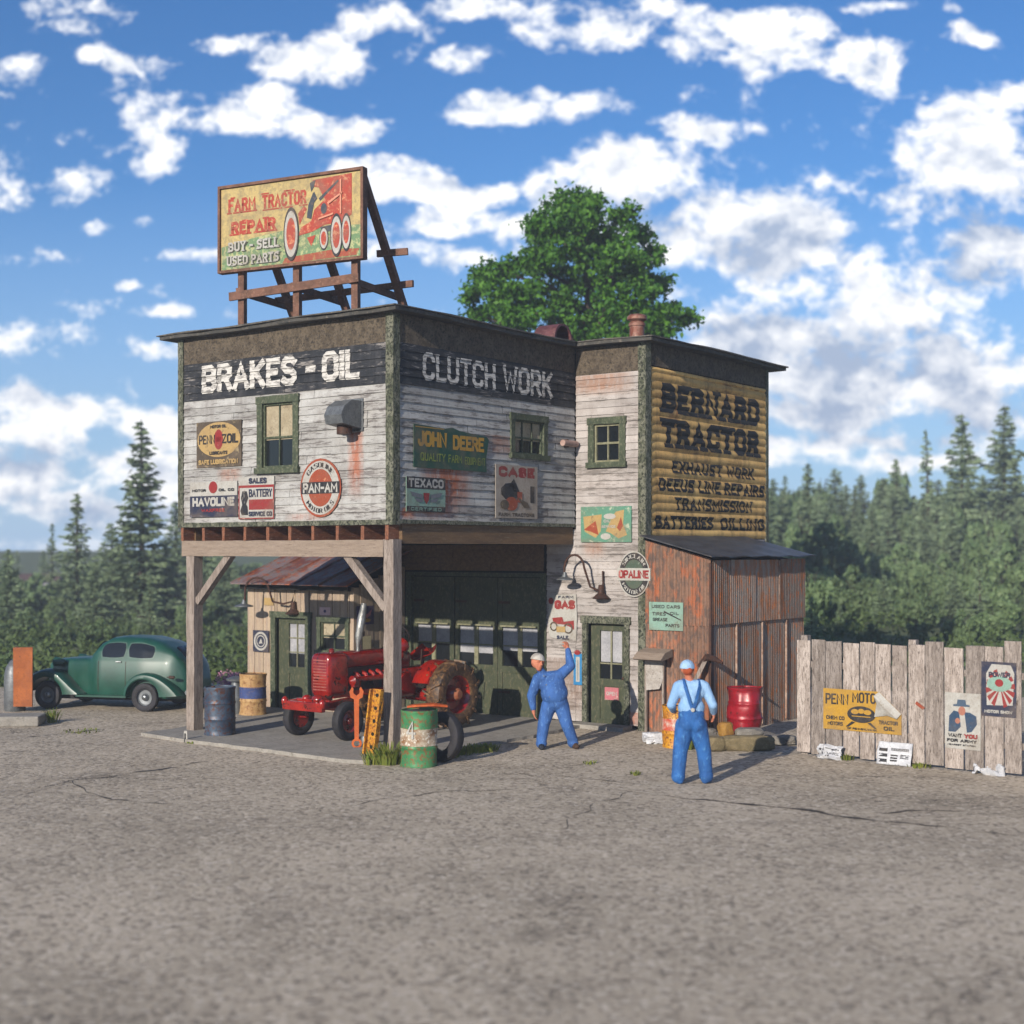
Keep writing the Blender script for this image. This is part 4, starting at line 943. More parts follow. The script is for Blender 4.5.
# leaning yellow perforated ramp and orange spanner
Mr = frame(*(lambda p: (p.x, p.y))(FB @ Vector((-.1, -.22, 0))), 0, AB)
a = MB(Mr); 
lean = lambda u, w, d: (u+.0, .02+d+(1.15-w)*-.06, w)
rag(a, lambda u, z, d=0: lean(u+.1*z-.02, z, -d), -.25, .0, .0, 1.12, 0, .025, 12, .006, True)
rag(a, lambda u, z, d=0: lean(u+.1*z-.02, z, -d), -.25, -.22, .0, 1.12, .025, .09, 12, .004, True); rag(a, lambda u, z, d=0: lean(u+.1*z-.02, z, -d), -.03, .0, .0, 1.12, .025, .09, 12, .004, True)
a.build('x', m_d_yel) if False else None
t = thing('yellow_channel', 'yellow chipped metal channel with holes leaning on the corner post', 'metal channel', Mr.copy())
a.build('channel', m_d_yel, t)
a = MB(Mr)
for i in range(5):
    z = .18+i*.21
    p = Vector(lean(-.125+.1*z-.02, z, -.027)); a.lathe([(.001, 0), (.032, 0), (.032, .003), (.001, .003)], 12, (p.x, p.y-.003, p.z), 'y')
a.build('hole', m_dark, t)
Mw = frame(-2.62, 23.75, .06, .15) @ Matrix.Rotation(-.1, 4, 'X')
a = MB(Mw)
body_ = [(-.035, .12), (.035, .12), (.04, .78), (.1, .83), (.115, .93), (.07, 1.0), (.045, .97), (.05, .89), (.0, .85), (-.05, .89), (-.045, .97), (-.07, 1.0), (-.115, .93), (-.1, .83), (-.04, .78)]
cen = [(-.035, .12), (.035, .12), (.04, .78), (-.04, .78)]
for poly in ([(-.035, .1), (.035, .1), (.042, .8), (-.042, .8)], [(-.042, .8), (.042, .8), (.0, .86)], [(.042, .8), (.1, .83), (.05, .9), (.0, .86)], [(.1, .83), (.12, .93), (.055, .93), (.05, .9)], [(.12, .93), (.075, 1.01), (.05, .98), (.055, .93)],
             [(-.042, .8), (.0, .86), (-.05, .9), (-.1, .83)], [(-.1, .83), (-.05, .9), (-.055, .93), (-.12, .93)], [(-.12, .93), (-.055, .93), (-.05, .98), (-.075, 1.01)]):
    a.prism(poly, -.025, .025, lambda u, w, d: (u, d, w))
for k in range(16):
    A, Bq = 2*PI*k/16, 2*PI*(k+1)/16
    a.prism([(.05*math.cos(A), .06+.05*math.sin(A)), (.05*math.cos(Bq), .06+.05*math.sin(Bq)), (.085*math.cos(Bq), .06+.085*math.sin(Bq)), (.085*math.cos(A), .06+.085*math.sin(A))], -.028, .028, lambda u, w, d: (u, d, w))
o = a.build('giant_spanner', M_('orange_spanner_paint', 'b8581f', 'a34a18', '8a4a2a', 8, rough=.5, bump=.1)); tag(o, 'big orange open ended spanner standing upright in front of the tractor', 'spanner')
a = MB(frame(-2.52, 24.1, .06)); a.lathe([(.01, 0), (.07, 0), (.075, .1), (.06, .14), (.01, .15)], 14, (0, 0, 0)); a.box(-.1, .1, -.06, .06, 0, .03)
o = a.build('metal_can', m_galv, smooth=True); tag(o, 'small pale metal can on the slab beside the orange spanner', 'can')
# watering can / jug on the left
Mc = frame(-5.62, 28.7, .06, .4)
t = thing('milk_can', 'dull grey dented milk can with a flat lid left of the beige drum', 'can', Mc)
a = MB(Mc); a.lathe([(.16, 0), (.17, .04), (.17, .4), (.13, .52), (.1, .58), (.1, .66)], 20); a.build('body', m_galv, t, smooth=True)
a = MB(Mc); a.lathe([(.02, .66), (.2, .66), (.21, .7), (.08, .74), (.02, .75)], 20); a.build('lid', m_galv, t, smooth=True)
a = MB(Mc); a.tube([(.16, 0, .4), (.26, 0, .46), (.26, 0, .3), (.17, 0, .24)], .014, 6); a.build('handle', m_galv, t, smooth=True)
a = MB(frame(-5.35, 28.35, .06, .8) @ Matrix.Rotation(1.25, 4, 'Y')); a.lathe([(.05, 0), (.13, .05), (.15, .3), (.14, .31), (.12, .06), (.04, .02)], 16); o = a.build('metal_funnel', m_galv, smooth=True); tag(o, 'pale metal funnel lying on its side between the grey can and beige drum', 'funnel')

# stones and sleepers under the red drum
def rock(name, label, x, y, z, sx, sy, sz, mat, rz=0, cat='stone', group='stones under the red drum', sub=3, rough=.25):
    bm = bmesh.new(); bmesh.ops.create_icosphere(bm, subdivisions=sub, radius=1); sd = random.uniform(0, 99)
    for v in bm.verts:
        p = v.co.copy(); q = 1+rough*noise.noise(p*1.6+Vector((sd, 0, 0)))+rough*.4*noise.noise(p*5+Vector((sd, 3, 0)))
        v.co = Vector((max(-.8, min(.8, p.x*q)), max(-.8, min(.8, p.y*q)), max(-.75, min(.75, p.z*q))))
    me = bpy.data.meshes.new(name); bm.to_mesh(me); bm.free(); me.materials.append(mat)
    me.transform(Matrix.Diagonal((sx, sy, sz, 1)))
    return tag(link_mesh(name, me, frame(x, y, z+sz*.75, rz)), label, cat, group)
m_moss = M_('mossy_stone', '6f6248', '5a5038', '86785a', 6, bump=.6, rough=.9); m_ygrey = M_('ochre_lump', '8f6a2c', '7a5522', None, 7)
rock('stone_block', 'long brown mossy kerb stone in front of the red drum', 3.93, 23.75, 0, .62, .16, .17, m_moss, .02)
rock('stone_block', 'squarish brown stone at the left end of the kerb stone', 3.42, 23.7, 0, .2, .17, .16, m_moss, .3)
rock('stone_block', 'flat pale grey slab lying on the kerb stone under the red drum', 4.03, 23.95, .22, .3, .18, .09, m_stone, .1)
rock('stone_block', 'small grey stone behind the dungarees man on the stone pile', 3.32, 24.0, .16, .18, .16, .12, m_stone, .5)
rock('ochre_stone', 'ochre yellow lump between the grey stones', 3.63, 23.95, .2, .14, .14, .17, m_ygrey, .4)
rock('stone_block', 'dark flat stone behind the right end of the kerb stone', 4.65, 24.5, 0, .36, .2, .11, m_stone, -.3)
a = MB(frame(4.15, 25.1, 0, .2)); a.box(-.45, .45, -.4, .4, 0, .12, .02); o = a.build('stone_plinth', m_stone); tag(o, 'low rough stone slab carrying the red drum', 'slab')
rock('paper_bundle', 'crumpled white paper bundle at the foot of the garage corner', 2.5, 24.6, .0, .27, .16, .13, m_paper, .1, 'paper', None, 4, .5)
# hooded board and leaning pole at the lean-to
Mh = FB @ Matrix.Translation((0, 5.1, 0))
t = thing('hooded_board', 'pale board with a grey weathered hood standing against the lean-to left of the dungarees man', 'bin', FB @ Matrix.Translation((1.95, 5.0, 0)))
a = MB(FB); a.prism([(-.02, 1.56), (-.3, 1.5), (-.46, 1.38), (-.4, 1.36), (-.02, 1.42)], 1.62, 2.22, lambda u, w, d: (d, 5.24+u, w)); a.build('hood', m_woodh, t)
a = MB(FB); a.prism([(1.7, .78), (1.98, .82), (2.06, 1.0), (2.04, 1.4), (1.68, 1.4)], 5.14, 5.18, lambda u, w, d: (u, d, w)); a.build('board', M_('pale_board', 'a09a94', '8c857e', '6a5f58', 6), t)
a = MB(FB); a.box(1.66, 1.7, 5.15, 5.2, 0, 1.42); a.box(2.03, 2.07, 5.15, 5.2, 0, 1.42); a.build('leg', m_wood, t)
t = thing('leaning_pick', 'grey timber pole with a dark forked iron head leaning on the lean-to corner', 'tool', FB @ Matrix.Translation((3.0, 4.9, 0)))
a = MB(FB); a.bar((2.35, 4.75, .0), (3.02, 5.1, 1.5), .1, .07); a.build('shaft', m_wood, t)
a = MB(FB); a.tube([(2.86, 5.05, 1.28), (3.02, 5.08, 1.46), (3.2, 5.0, 1.44), (3.42, 4.9, 1.38)], [.04, .07, .055, .02], 8); a.build('iron_head', m_iron, t, smooth=True)
a = MB(FB); a.tube([(3.04, 5.1, 1.25), (3.04, 5.12, .0)], .012, 6); a.build('rod', m_iron, t)

# ------------------------------------------------------------------ fence
FA = Vector((4.73, 23.36, 0)); fdv = Vector((.768, -.64, 0)).normalized()
FF = frame(FA.x, FA.y, 0, math.atan2(fdv.y, fdv.x))
Fn = thing('plank_fence', 'weathered grey vertical plank fence right of the lean-to', 'fence', FF.copy())
ff = lambda u, z, d=0: (u, -d, z)
edges = [0, .265, .53, .835, 1.13, 1.40, 1.68, 1.945, 2.23, 2.545, 2.86, 3.17, 3.475, 3.75]
tops = [1.90, 1.92, 1.9, 1.88, 1.9, 1.89, 1.87, 1.9, 1.95, 1.87, 1.93, 1.93, 2.02]
def plank(u0, u1, top, bot, d=0):
    a = MB(FF); n = 12; rs = []; dr = random.uniform(-.012, .012); j = lambda: random.uniform(-.005, .005)
    for i in range(n+1):
        z = bot+(top-bot)*i/n; w = dr*(i/n)
        rs.append([ff(u0+w+j(), z+(j() if i in (0, n) else 0), d), ff(u1+w+j(), z+(j()*3 if i in (0, n) else 0), d), ff(u1+w, z, d+.028), ff(u0+w, z, d+.028)])
    a.rings(rs); return a.build('plank', m_fence, Fn)
for i in range(13): plank(edges[i]+.012, edges[i+1]-.012, tops[i]+random.uniform(-.01, .01), .03+random.uniform(0, .04), random.uniform(-.006, .006))
u = 3.76
for i in range(14):
    w = random.uniform(.24, .32); plank(u+.012, u+w-.012, 1.92+random.uniform(-.05, .07), .03+random.uniform(0, .05), random.uniform(-.006, .006)); u += w
for z in (.45, 1.5):
    a = MB(FF); a.box(.02, u, .012, .06, z-.05, z+.05); a.build('rail', m_fence, Fn)
for x in (.1, 1.98, 3.9, 5.8):
    a = MB(FF); a.box(x-.06, x+.06, .062, .18, 0, 1.97); a.build('post', m_fence, Fn)
def fsign(name, label, u0, u1, z0, z1, mat, cat='poster', d=.045, th=.006, rot=0):
    global FB
    sv = FB; FB = FF; r = sign(name, label, ff, u0, u1, z0, z1, mat, cat, None, d, th, None, rot); FB = sv; return r
_FB = FB
def fence_sign(name, label, u0, u1, z0, z1, mat, shape=None, rot=0, d=.042):
    g_ = globals(); g_['FB'] = FF
    t, p0 = sign(name, label, ff, u0, u1, z0, z1, mat, 'poster', None, d, .006, shape, rot)
    def p(*a_, **k_):
        g_['FB'] = FF; r = p0(*a_, **k_); g_['FB'] = _FB; return r
    g_['FB'] = _FB
    return t, p
t, p = fence_sign('yellow_motor_poster', 'yellow poster reading PENN MOTO with its top right corner curled over on the fence', .50, 1.85, .47, 1.13, c_yellow, shape=[(0, 0), (1, 0), (1, .5), (.72, 1), (0, 1)])
p('lettering', c_black, words=[('PENN', .03, .6, .33, .9, .26), ('MOTO', .38, .68, .68, .97, .26), ('CHEM CO', .04, .24, .28, .34, .28), ('MOTORS', .06, .1, .26, .2, .28), ('TRACTOR', .72, .22, .96, .32, .28), ('OIL', .78, .08, .92, .18, .28), ('OF PENNSYLVANIA', .32, .04, .7, .09, .28)])
p('emblem', c_black, [ell(.5, .42, .18, .2), [(.38, .24), (.3, .1), (.33, .1), (.42, .22)], [(.62, .24), (.7, .1), (.67, .1), (.58, .22)]]); p('emblem_detail', c_yellow, [ell(.42, .48, .05, .06), ell(.5, .5, .04, .06), ell(.58, .48, .05, .06), rc(.38, .36, .62, .38)])
a = MB(FF); n = 8; rs = []
for i in range(n+1):
    q = i/n; x0, z0 = .50+1.35*.72, 1.13; x1, z1 = 1.85, .80
    px_, pz_ = x0+(x1-x0)*q, z0+(z1-z0)*q
    rs.append([ff(px_, pz_, .046), ff(px_-.07, pz_-.07, .09+.02*math.sin(q*PI)), ff(px_-.16*(1-abs(2*q-1)*.6), pz_-.16*(1-abs(2*q-1)*.5), .08), ff(px_-.26*(1-abs(2*q-1)), pz_-.24*(1-abs(2*q-1)), .06)])
a.rings(rs, closed=False); a.build('curled_corner', c_white, t, smooth=True, recalc=False)
t, p = fence_sign('recruiting_poster', 'white poster reading WANT YOU with a figure in blue coat and hat on the fence', 2.56, 3.12, .34, 1.20, c_white)
p('coat', flat('poster_blue', '2b4560', worn='4a6a84', k=.6), [[(.1, .3), (.12, .58), (.25, .68), (.4, .66), (.45, .4), (.3, .3)], [(.55, .66), (.7, .66), (.88, .6), (.9, .46), (.75, .32), (.62, .3)]]); p('face', flat('poster_skin', 'a8705c'), [ell(.48, .68, .1, .08), ell(.36, .5, .07, .05)])
p('hat', flat('poster_slate', '46586c'), [[(.24, .76), (.7, .76), (.7, .79), (.6, .8), (.58, .88), (.36, .88), (.34, .8), (.24, .79)]]); p('lettering', c_black, words=[('WANT', .1, .2, .48, .28, .32), ('FOR ARMY', .06, .12, .9, .18, .32), ('NEAREST STATION', .08, .06, .88, .09, .3)]); p('lettering', c_red, words=[('YOU', .55, .2, .92, .28, .34)])
t, p = fence_sign('striped_poster', 'dark navy poster with red and white sunburst and pale circle on the fence', 3.13, 3.66, .88, 1.70, c_navy)
rays = []
for k in range(14):
    if k in (3, 10): continue
    A = 2*PI*k/14; rays.append([(.55, .55), (.55+.42*math.cos(A), .52+.36*math.sin(A)), (.55+.42*math.cos(A+.28), .52+.36*math.sin(A+.28))])
p('field', c_white, [[(.16, .2), (.9, .22), (.95, .8), (.85, .95), (.3, .96), (.14, .78)]]); p('rays', c_red, rays); p('disc', c_lgreen, [ell(.52, .6, .36, .14)]); p('centre', c_red, [ell(.52, .62, .12, .07)])
p('lettering', c_navy, words=[('POWER', .22, .72, .84, .82, .28)]); p('lettering', c_white, words=[('MOTOR SHOW', .1, .06, .9, .12, .28)])
a = MB(FF); a.prism([(2.08, .98), (2.2, .9), (2.24, .93), (2.1, 1.02)], .03, .05, lambda u, w, d: ff(u, w, d)); o = a.build('orange_scrap', c_orange); tag(o, 'tiny orange scrap nailed on the fence between the posters', 'scrap')
# newspapers
def sheet(label, x, y, w, h, rz, lean_, mat=m_paper, amp=.05, words=True, group='newspapers blown against the fence'):
    Mx = frame(x, y, 0.01, rz) @ Matrix.Rotation(lean_, 4, 'X')
    t = thing('newspaper', label, 'newspaper', Mx, group)
    a = MB(Mx); n = 12; sd = random.uniform(0, 50); rs = []
    H = lambda p, q: amp*noise.noise(Vector((p*3.5/ .5+sd, q*5, 0)))+amp*.5*abs(noise.noise(Vector((p*14+sd, q*14, 4))))
    for i in range(n+1):
        rs.append([(-w/2+w*i/n, H(i/n*.5, k/n*.5), h*k/n) for k in range(n+1)])
    a.rings(rs, closed=False); o = a.build('sheet', mat, t, smooth=True, recalc=False)
    sm = o.modifiers.new('thick', 'SOLIDIFY'); sm.thickness = .004
    if words:
        a = MB(Mx)
        for (u0, u1, v0, v1) in ((.06, .3, .1, .8), (.4, .92, .62, .75), (.4, .6, .15, .5), (.68, .92, .3, .5)):
            for q in range(3):
                vv0 = v0+(v1-v0)*q/3; vv1 = vv0+(v1-v0)/3*.6; P = []
                for s in range(5):
                    uu = u0+(u1-u0)*s/4; P.append((uu, vv0, vv1))
                for s in range(4):
                    a.add([(-w/2+w*P[s][0], H(P[s][0]*.5, P[s][1]*.5)-.008, h*P[s][1]), (-w/2+w*P[s+1][0], H(P[s+1][0]*.5, P[s][1]*.5)-.008, h*P[s][1]), (-w/2+w*P[s+1][0], H(P[s+1][0]*.5, P[s][2]*.5)-.008, h*P[s][2]), (-w/2+w*P[s][0], H(P[s][0]*.5, P[s][2]*.5)-.008, h*P[s][2])], [(0, 1, 2, 3)])
        a.build('print', c_black, t, recalc=False)
    return t
sheet('crumpled newspaper at the foot of the fence below the left edge of the yellow poster', 5.1, 22.72, .42, .24, -.7, -.35, amp=.16)
sheet('open newspaper leaning on the fence foot below the right end of the yellow poster', 5.98, 22.1, .56, .36, -.65, -.3, amp=.04)
sheet('crumpled pale newspaper on the ground below the poster with the hat figure', 7.13, 21.15, .5, .2, -.7, -.8, amp=.18, words=False)

# left: orange board, grey curved tank, concrete block
a = MB(frame(-9.98, 29.3, .0, .12)); a.box(-.38, -.0, 0, .06, 0.12, 1.35, .01); a.box(-.38, -.34, .06, .3, .12, 1.35, .005)
o = a.build('orange_steel_plate', M_('orange_rust_plate', '9a5118', '84420f', '4a2a16', 4, lo3=.6, hi3=.68, rough=.6, bump=.2)); tag(o, 'upright rusty orange steel plate at the left edge beyond the concrete block', 'steel plate')
a = MB(frame(-10.45, 29.6, .0, .12)); a.lathe([(.2, 0), (.22, .04), (.22, .75), (.18, .92), (.1, 1.05), (.01, 1.1)], 20); o = a.build('gas_bottle', m_galv, smooth=True); tag(o, 'grey round topped metal tank left of the orange plate', 'tank')
a = MB(frame(-9.66, 27.2, .0, .06)); a.box(-1.6, .58, -.32, .35, 0, .2, .015); o = a.build('concrete_block', m_concrete, bevel=.03); tag(o, 'low pale concrete kerb block at the left edge of the yard', 'kerb block')
t = thing('ground_marker', 'tiny white tag with black mark on the ground by the left overhang post', 'marker', frame(-5.74, 24.75, 0, AB))
a = MB(frame(-5.74, 24.75, 0, AB)); a.box(-.035, .035, -.01, .01, .06, .2, .01); a.build('tag', c_white, t)
a = MB(frame(-5.74, 24.75, 0, AB)); a.lathe([(.0, 0), (.03, .002), (.02, .1), (.0, .1)], 8); a.box(-.015, .018, -.014, -.011, .09, .16); a.build('stem', c_black, t)
# ------------------------------------------------------------------ green sedan
CM = frame(-8.58, 30.43, 0, math.atan2(.245, -.97))     # x forward, y left
car = thing('vintage_sedan', 'dark green rounded 1930s two door sedan parked behind the left overhang post', 'car', CM.copy())
m_car, t_, b_ = newmat('green_car_paint'); tc_ = t_.node('ShaderNodeTexCoord').outputs['Object']
t_.l.new(t_.mix(t_.step(t_.noise(tc_, 2.5, 6, .6), .4, .7), '0b3a2d', '114638'), b_.inputs['Base Color']); b_.inputs['Roughness'].default_value = .42; b_.inputs['Coat Weight'].default_value = .15
m_chrome = M_('dull_chrome', '8a8c8c', '77797a', None, 5, metal=.8, rough=.3, bump=0); m_wheelgrey = M_('grey_wheel', '74777a', '666a6c', None, 8, bump=.05, rough=.5, metal=.3)
m_blackpaint0 = M_('dark_underbody', '141312', '1d1b19', None, 6)
def itp(x, K):
    K = sorted(K)
    if x <= K[0][0]: return K[0][1]
    for (a, b), (c, d) in zip(K, K[1:]):
        if x <= c:
            q = (x-a)/(c-a); q = q*q*(3-2*q)*.5+q*.5; return b+(d-b)*q
    return K[-1][1]
topz = [(-2.2, .62), (-2.1, .82), (-1.9, 1.06), (-1.6, 1.32), (-1.3, 1.46), (-.95, 1.54), (-.5, 1.555), (-.2, 1.53), (.0, 1.42), (.16, 1.2), (.22, 1.12), (.3, 1.1), (.8, 1.07), (1.25, 1.03), (1.38, .98), (1.46, .8)]
widb = [(-2.2, .4), (-2.0, .56), (-1.6, .68), (-1.0, .73), (0, .72), (.3, .62), (.8, .5), (1.2, .38), (1.4, .28), (1.46, .2)]
def sec(x, n=30):
    T = itp(x, topz); Wd = itp(x, widb); zb = .27; belt = min(1.06, T-.12*min(1, (T-.3))); P = []
    # half section params t 0..1 from bottom side up to roof centre
    cab = max(0, min(1, (T-1.12)/.35))
    pts = [(Wd*.93, zb), (Wd, zb+.14), (Wd*1.01, (zb+belt)/2), (Wd*.985, belt-.06), (Wd*.955, belt)]
    if cab > 0: pts += [(Wd*(.955-.09*cab), belt+(T-belt)*.45), (Wd*(.94-.17*cab), belt+(T-belt)*.78), (Wd*(.9-.28*cab), belt+(T-belt)*.93), (Wd*.42, T-.012), (0, T)]
    else: pts += [(Wd*.92, belt+(T-belt)*.4), (Wd*.8, belt+(T-belt)*.72), (Wd*.62, belt+(T-belt)*.9), (Wd*.34, T-.006), (0, T)]
    return pts
def bodypt(x, t, side=1, off=0):
    P = sec(x); k = t*(len(P)-1); i = min(int(k), len(P)-2); q = k-i
    y = P[i][0]+(P[i+1][0]-P[i][0])*q; z = P[i][1]+(P[i+1][1]-P[i][1])*q
    dy, dz = P[i+1][0]-P[i][0], P[i+1][1]-P[i][1]; L = math.hypot(dy, dz) or 1
    return (x, side*(y+off*dz/L), z-off*dy/L)
a = MB(CM); X = [-2.2, -2.17, -2.1, -2.0]+[-1.9+i*.1 for i in range(19)]+[0, .06, .12, .17, .22, .3]+[.4+.1*i for i in range(10)]+[1.35, 1.4, 1.44, 1.46]
rs = []
for x in sorted(set(X)):
    P = sec(x); rs.append([(x, y, z) for y, z in P]+[(x, -y, z) for y, z in P[-2::-1]])
a.rings(rs); a.v = [((-1.9+(x+1.9)*.6 if x < -1.9 else x), y, z) for x, y, z in a.v]; body = a.build('body', m_car, car, smooth=True)
a = MB(CM); a.box(-1.9, 1.3, -.5, .5, .2, .3); a.build('chassis', m_blackpaint0, car)
# windows
def patch(x0, x1, t0, t1, side, off, n=10, rnd=.35):
    V = []; F = []
    for i in range(n+1):
        for k in range(n+1):
            a_, b_2 = i/n*2-1, k/n*2-1
            # rounded rectangle mapping
            fx = a_*math.sqrt(1-rnd*b_2*b_2/1.6); fk = b_2*math.sqrt(1-rnd*a_*a_/1.6)
            V.append(bodypt((x0+x1)/2+(x1-x0)/2*fx, (t0+t1)/2+(t1-t0)/2*fk, side, off))
    for i in range(n):
        for k in range(n): F.append((i*(n+1)+k, (i+1)*(n+1)+k, (i+1)*(n+1)+k+1, i*(n+1)+k+1))
    return V, F
for side in (1, -1):
    for x0, x1 in ((-.62, -.07), (-1.28, -.7)):
        a = MB(CM); a.add(*patch(x0-.03, x1+.03, .455, .665, side, .004)); f_ = a.build('window_frame', m_car, car, smooth=True)
        a = MB(CM); a.add(*patch(x0, x1, .47, .65, side, .010)); a.build('window', m_glass, car, smooth=True)
    for xx in (-.02, -.66):
        a = MB(CM); a.tube([bodypt(xx, t/20, side, .003) for t in range(2, 9)], .006, 4); a.build('door_seam', m_iron, car)
    a = MB(CM); p0 = Vector(bodypt(-.56, .37, side, .03)); a.tube([p0, p0+Vector((.12, 0, 0))], .014, 6); a.build('door_handle', m_chrome, car)
def endpatch(x_of, ys, zs): pass
a = MB(CM)    # windscreen: follows the sloping front of the cabin
V = []; F = []
for i in range(9):
    y = -.46+.92*i/8
    for k, (x, z) in enumerate(((.205, 1.16), (.15, 1.28), (.07, 1.39), (.02, 1.43))):
        x2 = x-.06*abs(y)**2; 
        V.append((x2+.02, y*(1-.12*k/3), z))
for i in range(8):
    for k in range(3): F.append((i*4+k, (i+1)*4+k, (i+1)*4+k+1, i*4+k+1))
a.add(V, F); a.build('windscreen', m_glass, car, smooth=True)
a = MB(CM)
for s in (1, -1):
    V = []; F = []
    for i in range(7):
        y = s*(.04+.40*i/6)
        for k in range(5):
            x = -1.86+.22*k/4*1.2; T = itp(x, topz); V.append((x-.012, y, T+.018-(.16 if abs(y) > .3 else .03)*(abs(y)/.44)**2))
    for i in range(6):
        for k in range(4): F.append((i*5+k, (i+1)*5+k, (i+1)*5+k+1, i*5+k+1))
    a.add(V, F)
a.build('rear_window', m_glass, car, smooth=True)
# fenders
def fender(name, pts, yin, yout, side, zb_cut=None):
    """pts: outer silhouette (x,z); rounded section between yin and yout"""
    a = MB(CM); rs = []
    for (x, z) in pts:
        cx, cz = pts_c
        ring_ = []
        for q in range(9):
            A = PI*q/8; yy = (yin+yout)/2-(yout-yin)/2*math.cos(A); k = math.sin(A)**.6
            ring_.append((cx+(x-cx)*(.8+.2*k), side*yy, cz+(z-cz)*(.8+.2*k) if z > cz else z))
        for q in range(8, -1, -1):
            A = PI*q/8; yy = (yin+yout)/2-(yout-yin)/2*math.cos(A)*.93; k = math.sin(A)**.6
            dl = math.hypot(x-cx, z-cz); kk = min(.95, .385/dl); ring_.append((cx+(x-cx)*kk, side*yy, cz+(z-cz)*kk))
        rs.append(ring_)
    a.rings(rs); return a.build(name, m_car, car, smooth=True)
def pl(ps, n=26):
    """smooth polyline"""
    out = []; N = len(ps)
    for i in range(N-1):
        p0 = ps[max(i-1, 0)]; p1 = ps[i]; p2 = ps[i+1]; p3 = ps[min(i+2, N-1)]
        for k in range(4):
            t = k/4; out.append(tuple(.5*((2*p1[j])+(-p0[j]+p2[j])*t+(2*p0[j]-5*p1[j]+4*p2[j]-p3[j])*t*t+(-p0[j]+3*p1[j]-3*p2[j]+p3[j])*t**3) for j in range(2)))
    out.append(ps[-1]); return out
for side in (1, -1):
    pts_c = (1.14, .3); fender('front_fender', pl([(1.64, .4), (1.62, .58), (1.48, .76), (1.2, .85), (.92, .8), (.7, .64), (.5, .47), (.32, .34)]), .4, .87, side)
    pts_c = (-1.14, .3); fender('rear_fender', pl([(-.66, .34), (-.7, .52), (-.84, .71), (-1.08, .81), (-1.36, .79), (-1.62, .68), (-1.84, .52), (-2.0, .36)]), .5, .91, side)
    a = MB(CM); a.box(-.75, .42, side*.88 if side < 0 else .62, side*.62 if side < 0 else .88, .29, .325); a.build('running_board', m_car, car)
    a = MB(CM); c = (1.08, side*.5, .98); a.lathe([(.01, -.2), (.05, -.17), (.085, -.08), (.1, .0), (.1, .06), (.085, .07)], 18, c, 'x'); hl = a.build('headlight', m_car, car, smooth=True)
    a = MB(CM); a.lathe([(.085, .071), (.05, .09), (.01, .095)], 18, c, 'x'); a.build('lens', m_chrome, hl, smooth=True)
    for x in (1.14, -1.14):
        a = MB(CM); c = (x, side*.75, .3); tyre(a, c, .3, .15, 'y', 32); w = a.build('wheel', m_rubber, car, smooth=True)
        a = MB(CM); s = side; prof = [(.01, .03), (.06, .035), (.075, .02), (.085, -.01), (.15, -.0), (.175, .03), (.185, .04), (.18, -.06), (.01, -.06)]
        a.lathe([(r, h*s) for r, h in prof], 28, c, 'y'); a.build('rim', m_wheelgrey, w, smooth=True)
        a = MB(CM); a.lathe([(.01, .07*s), (.04, .065*s), (.065, .045*s), (.07, .02*s)], 20, c, 'y'); a.build('hubcap', m_chrome, w, smooth=True)
    a = MB(CM); a.lathe([(.01, -.1), (.03, -.08), (.035, .02), (.01, .05)], 10, (-1.76, side*.84, .74), 'x'); a.tube([(-1.68, side*.64, .72), (-1.68, side*.84, .74)], .01, 6); a.build('tail_light', m_iron, car, smooth=True)
a = MB(CM); a.tube([(-2.08, -.75, .42), (-2.15, -.4, .42), (-2.18, 0, .42), (-2.15, .4, .42), (-2.08, .75, .42)], .05, 8); a.build('bumper', m_wheelgrey, car, smooth=True)
a = MB(CM); a.tube([(1.62, -.72, .42), (1.72, -.35, .42), (1.74, 0, .42), (1.72, .35, .42), (1.62, .72, .42)], .045, 8); a.build('bumper', m_wheelgrey, car, smooth=True)
a = MB(CM)
for k in range(7): a.box(1.40, 1.465, -.15+.05*k-.008, -.15+.05*k+.008, .42, .9)
a.build('grille', m_chrome, car)

# ------------------------------------------------------------------ tractor
tc = FB @ Vector((-2.27, 3.12, .06))
TM = Matrix.Translation(tc) @ Matrix.Rotation(AB-PI/2, 4, 'Z')     # x forward = out of the garage
tr = thing('farm_tractor', 'glossy red vintage farm tractor nosing out of the garage under the overhang', 'tractor', TM.copy())
m_red, t_, b_ = newmat('glossy_tractor_red'); tc_ = t_.node('ShaderNodeTexCoord').outputs['Object']
n_ = t_.noise(tc_, 3, 6, .65)
t_.l.new(t_.mix(t_.step(t_.noise(tc_, 6, 7, .7), .53, .63), t_.mix(t_.step(n_, .42, .58), '690c09', '951c0c'), '2a0c08'), b_.inputs['Base Color']); b_.inputs['Roughness'].default_value = .22; b_.inputs['Coat Weight'].default_value = .4
t_.l.new(t_.bump(t_.noise(tc_, 12, 4), .25, .01), b_.inputs['Normal'])
m_blackpaint = M_('oily_black', '161414', '211c1a', '4a1c14', 6, rough=.45, bump=.3)
def rbox(a, x0, x1, hw, z0, z1, r=.1, n=4, taper=1, ax='x'):
    """rounded-section prism along x"""
    def ringat(x, k):
        P = []
        for (cy, cz, a0) in ((hw-r, z1-r, 0), (-(hw-r), z1-r, PI/2), (-(hw-r), z0+r, PI), (hw-r, z0+r, 3*PI/2)):
            for i in range(n+1):
                A = a0+PI/2*i/n; P.append((x, (cy+r*math.cos(A))*k, (z0+z1)/2+(cz+r*math.sin(A)-(z0+z1)/2)*k))
        return P
    L_ = x1-x0; e = min(.08, L_*.3)
    a.rings([ringat(x0, taper*.9), ringat(x0+e*.3, taper*.97), ringat(x0+e, taper), ringat(x1-e, 1), ringat(x1-e*.4, .97), ringat(x1, .86)])
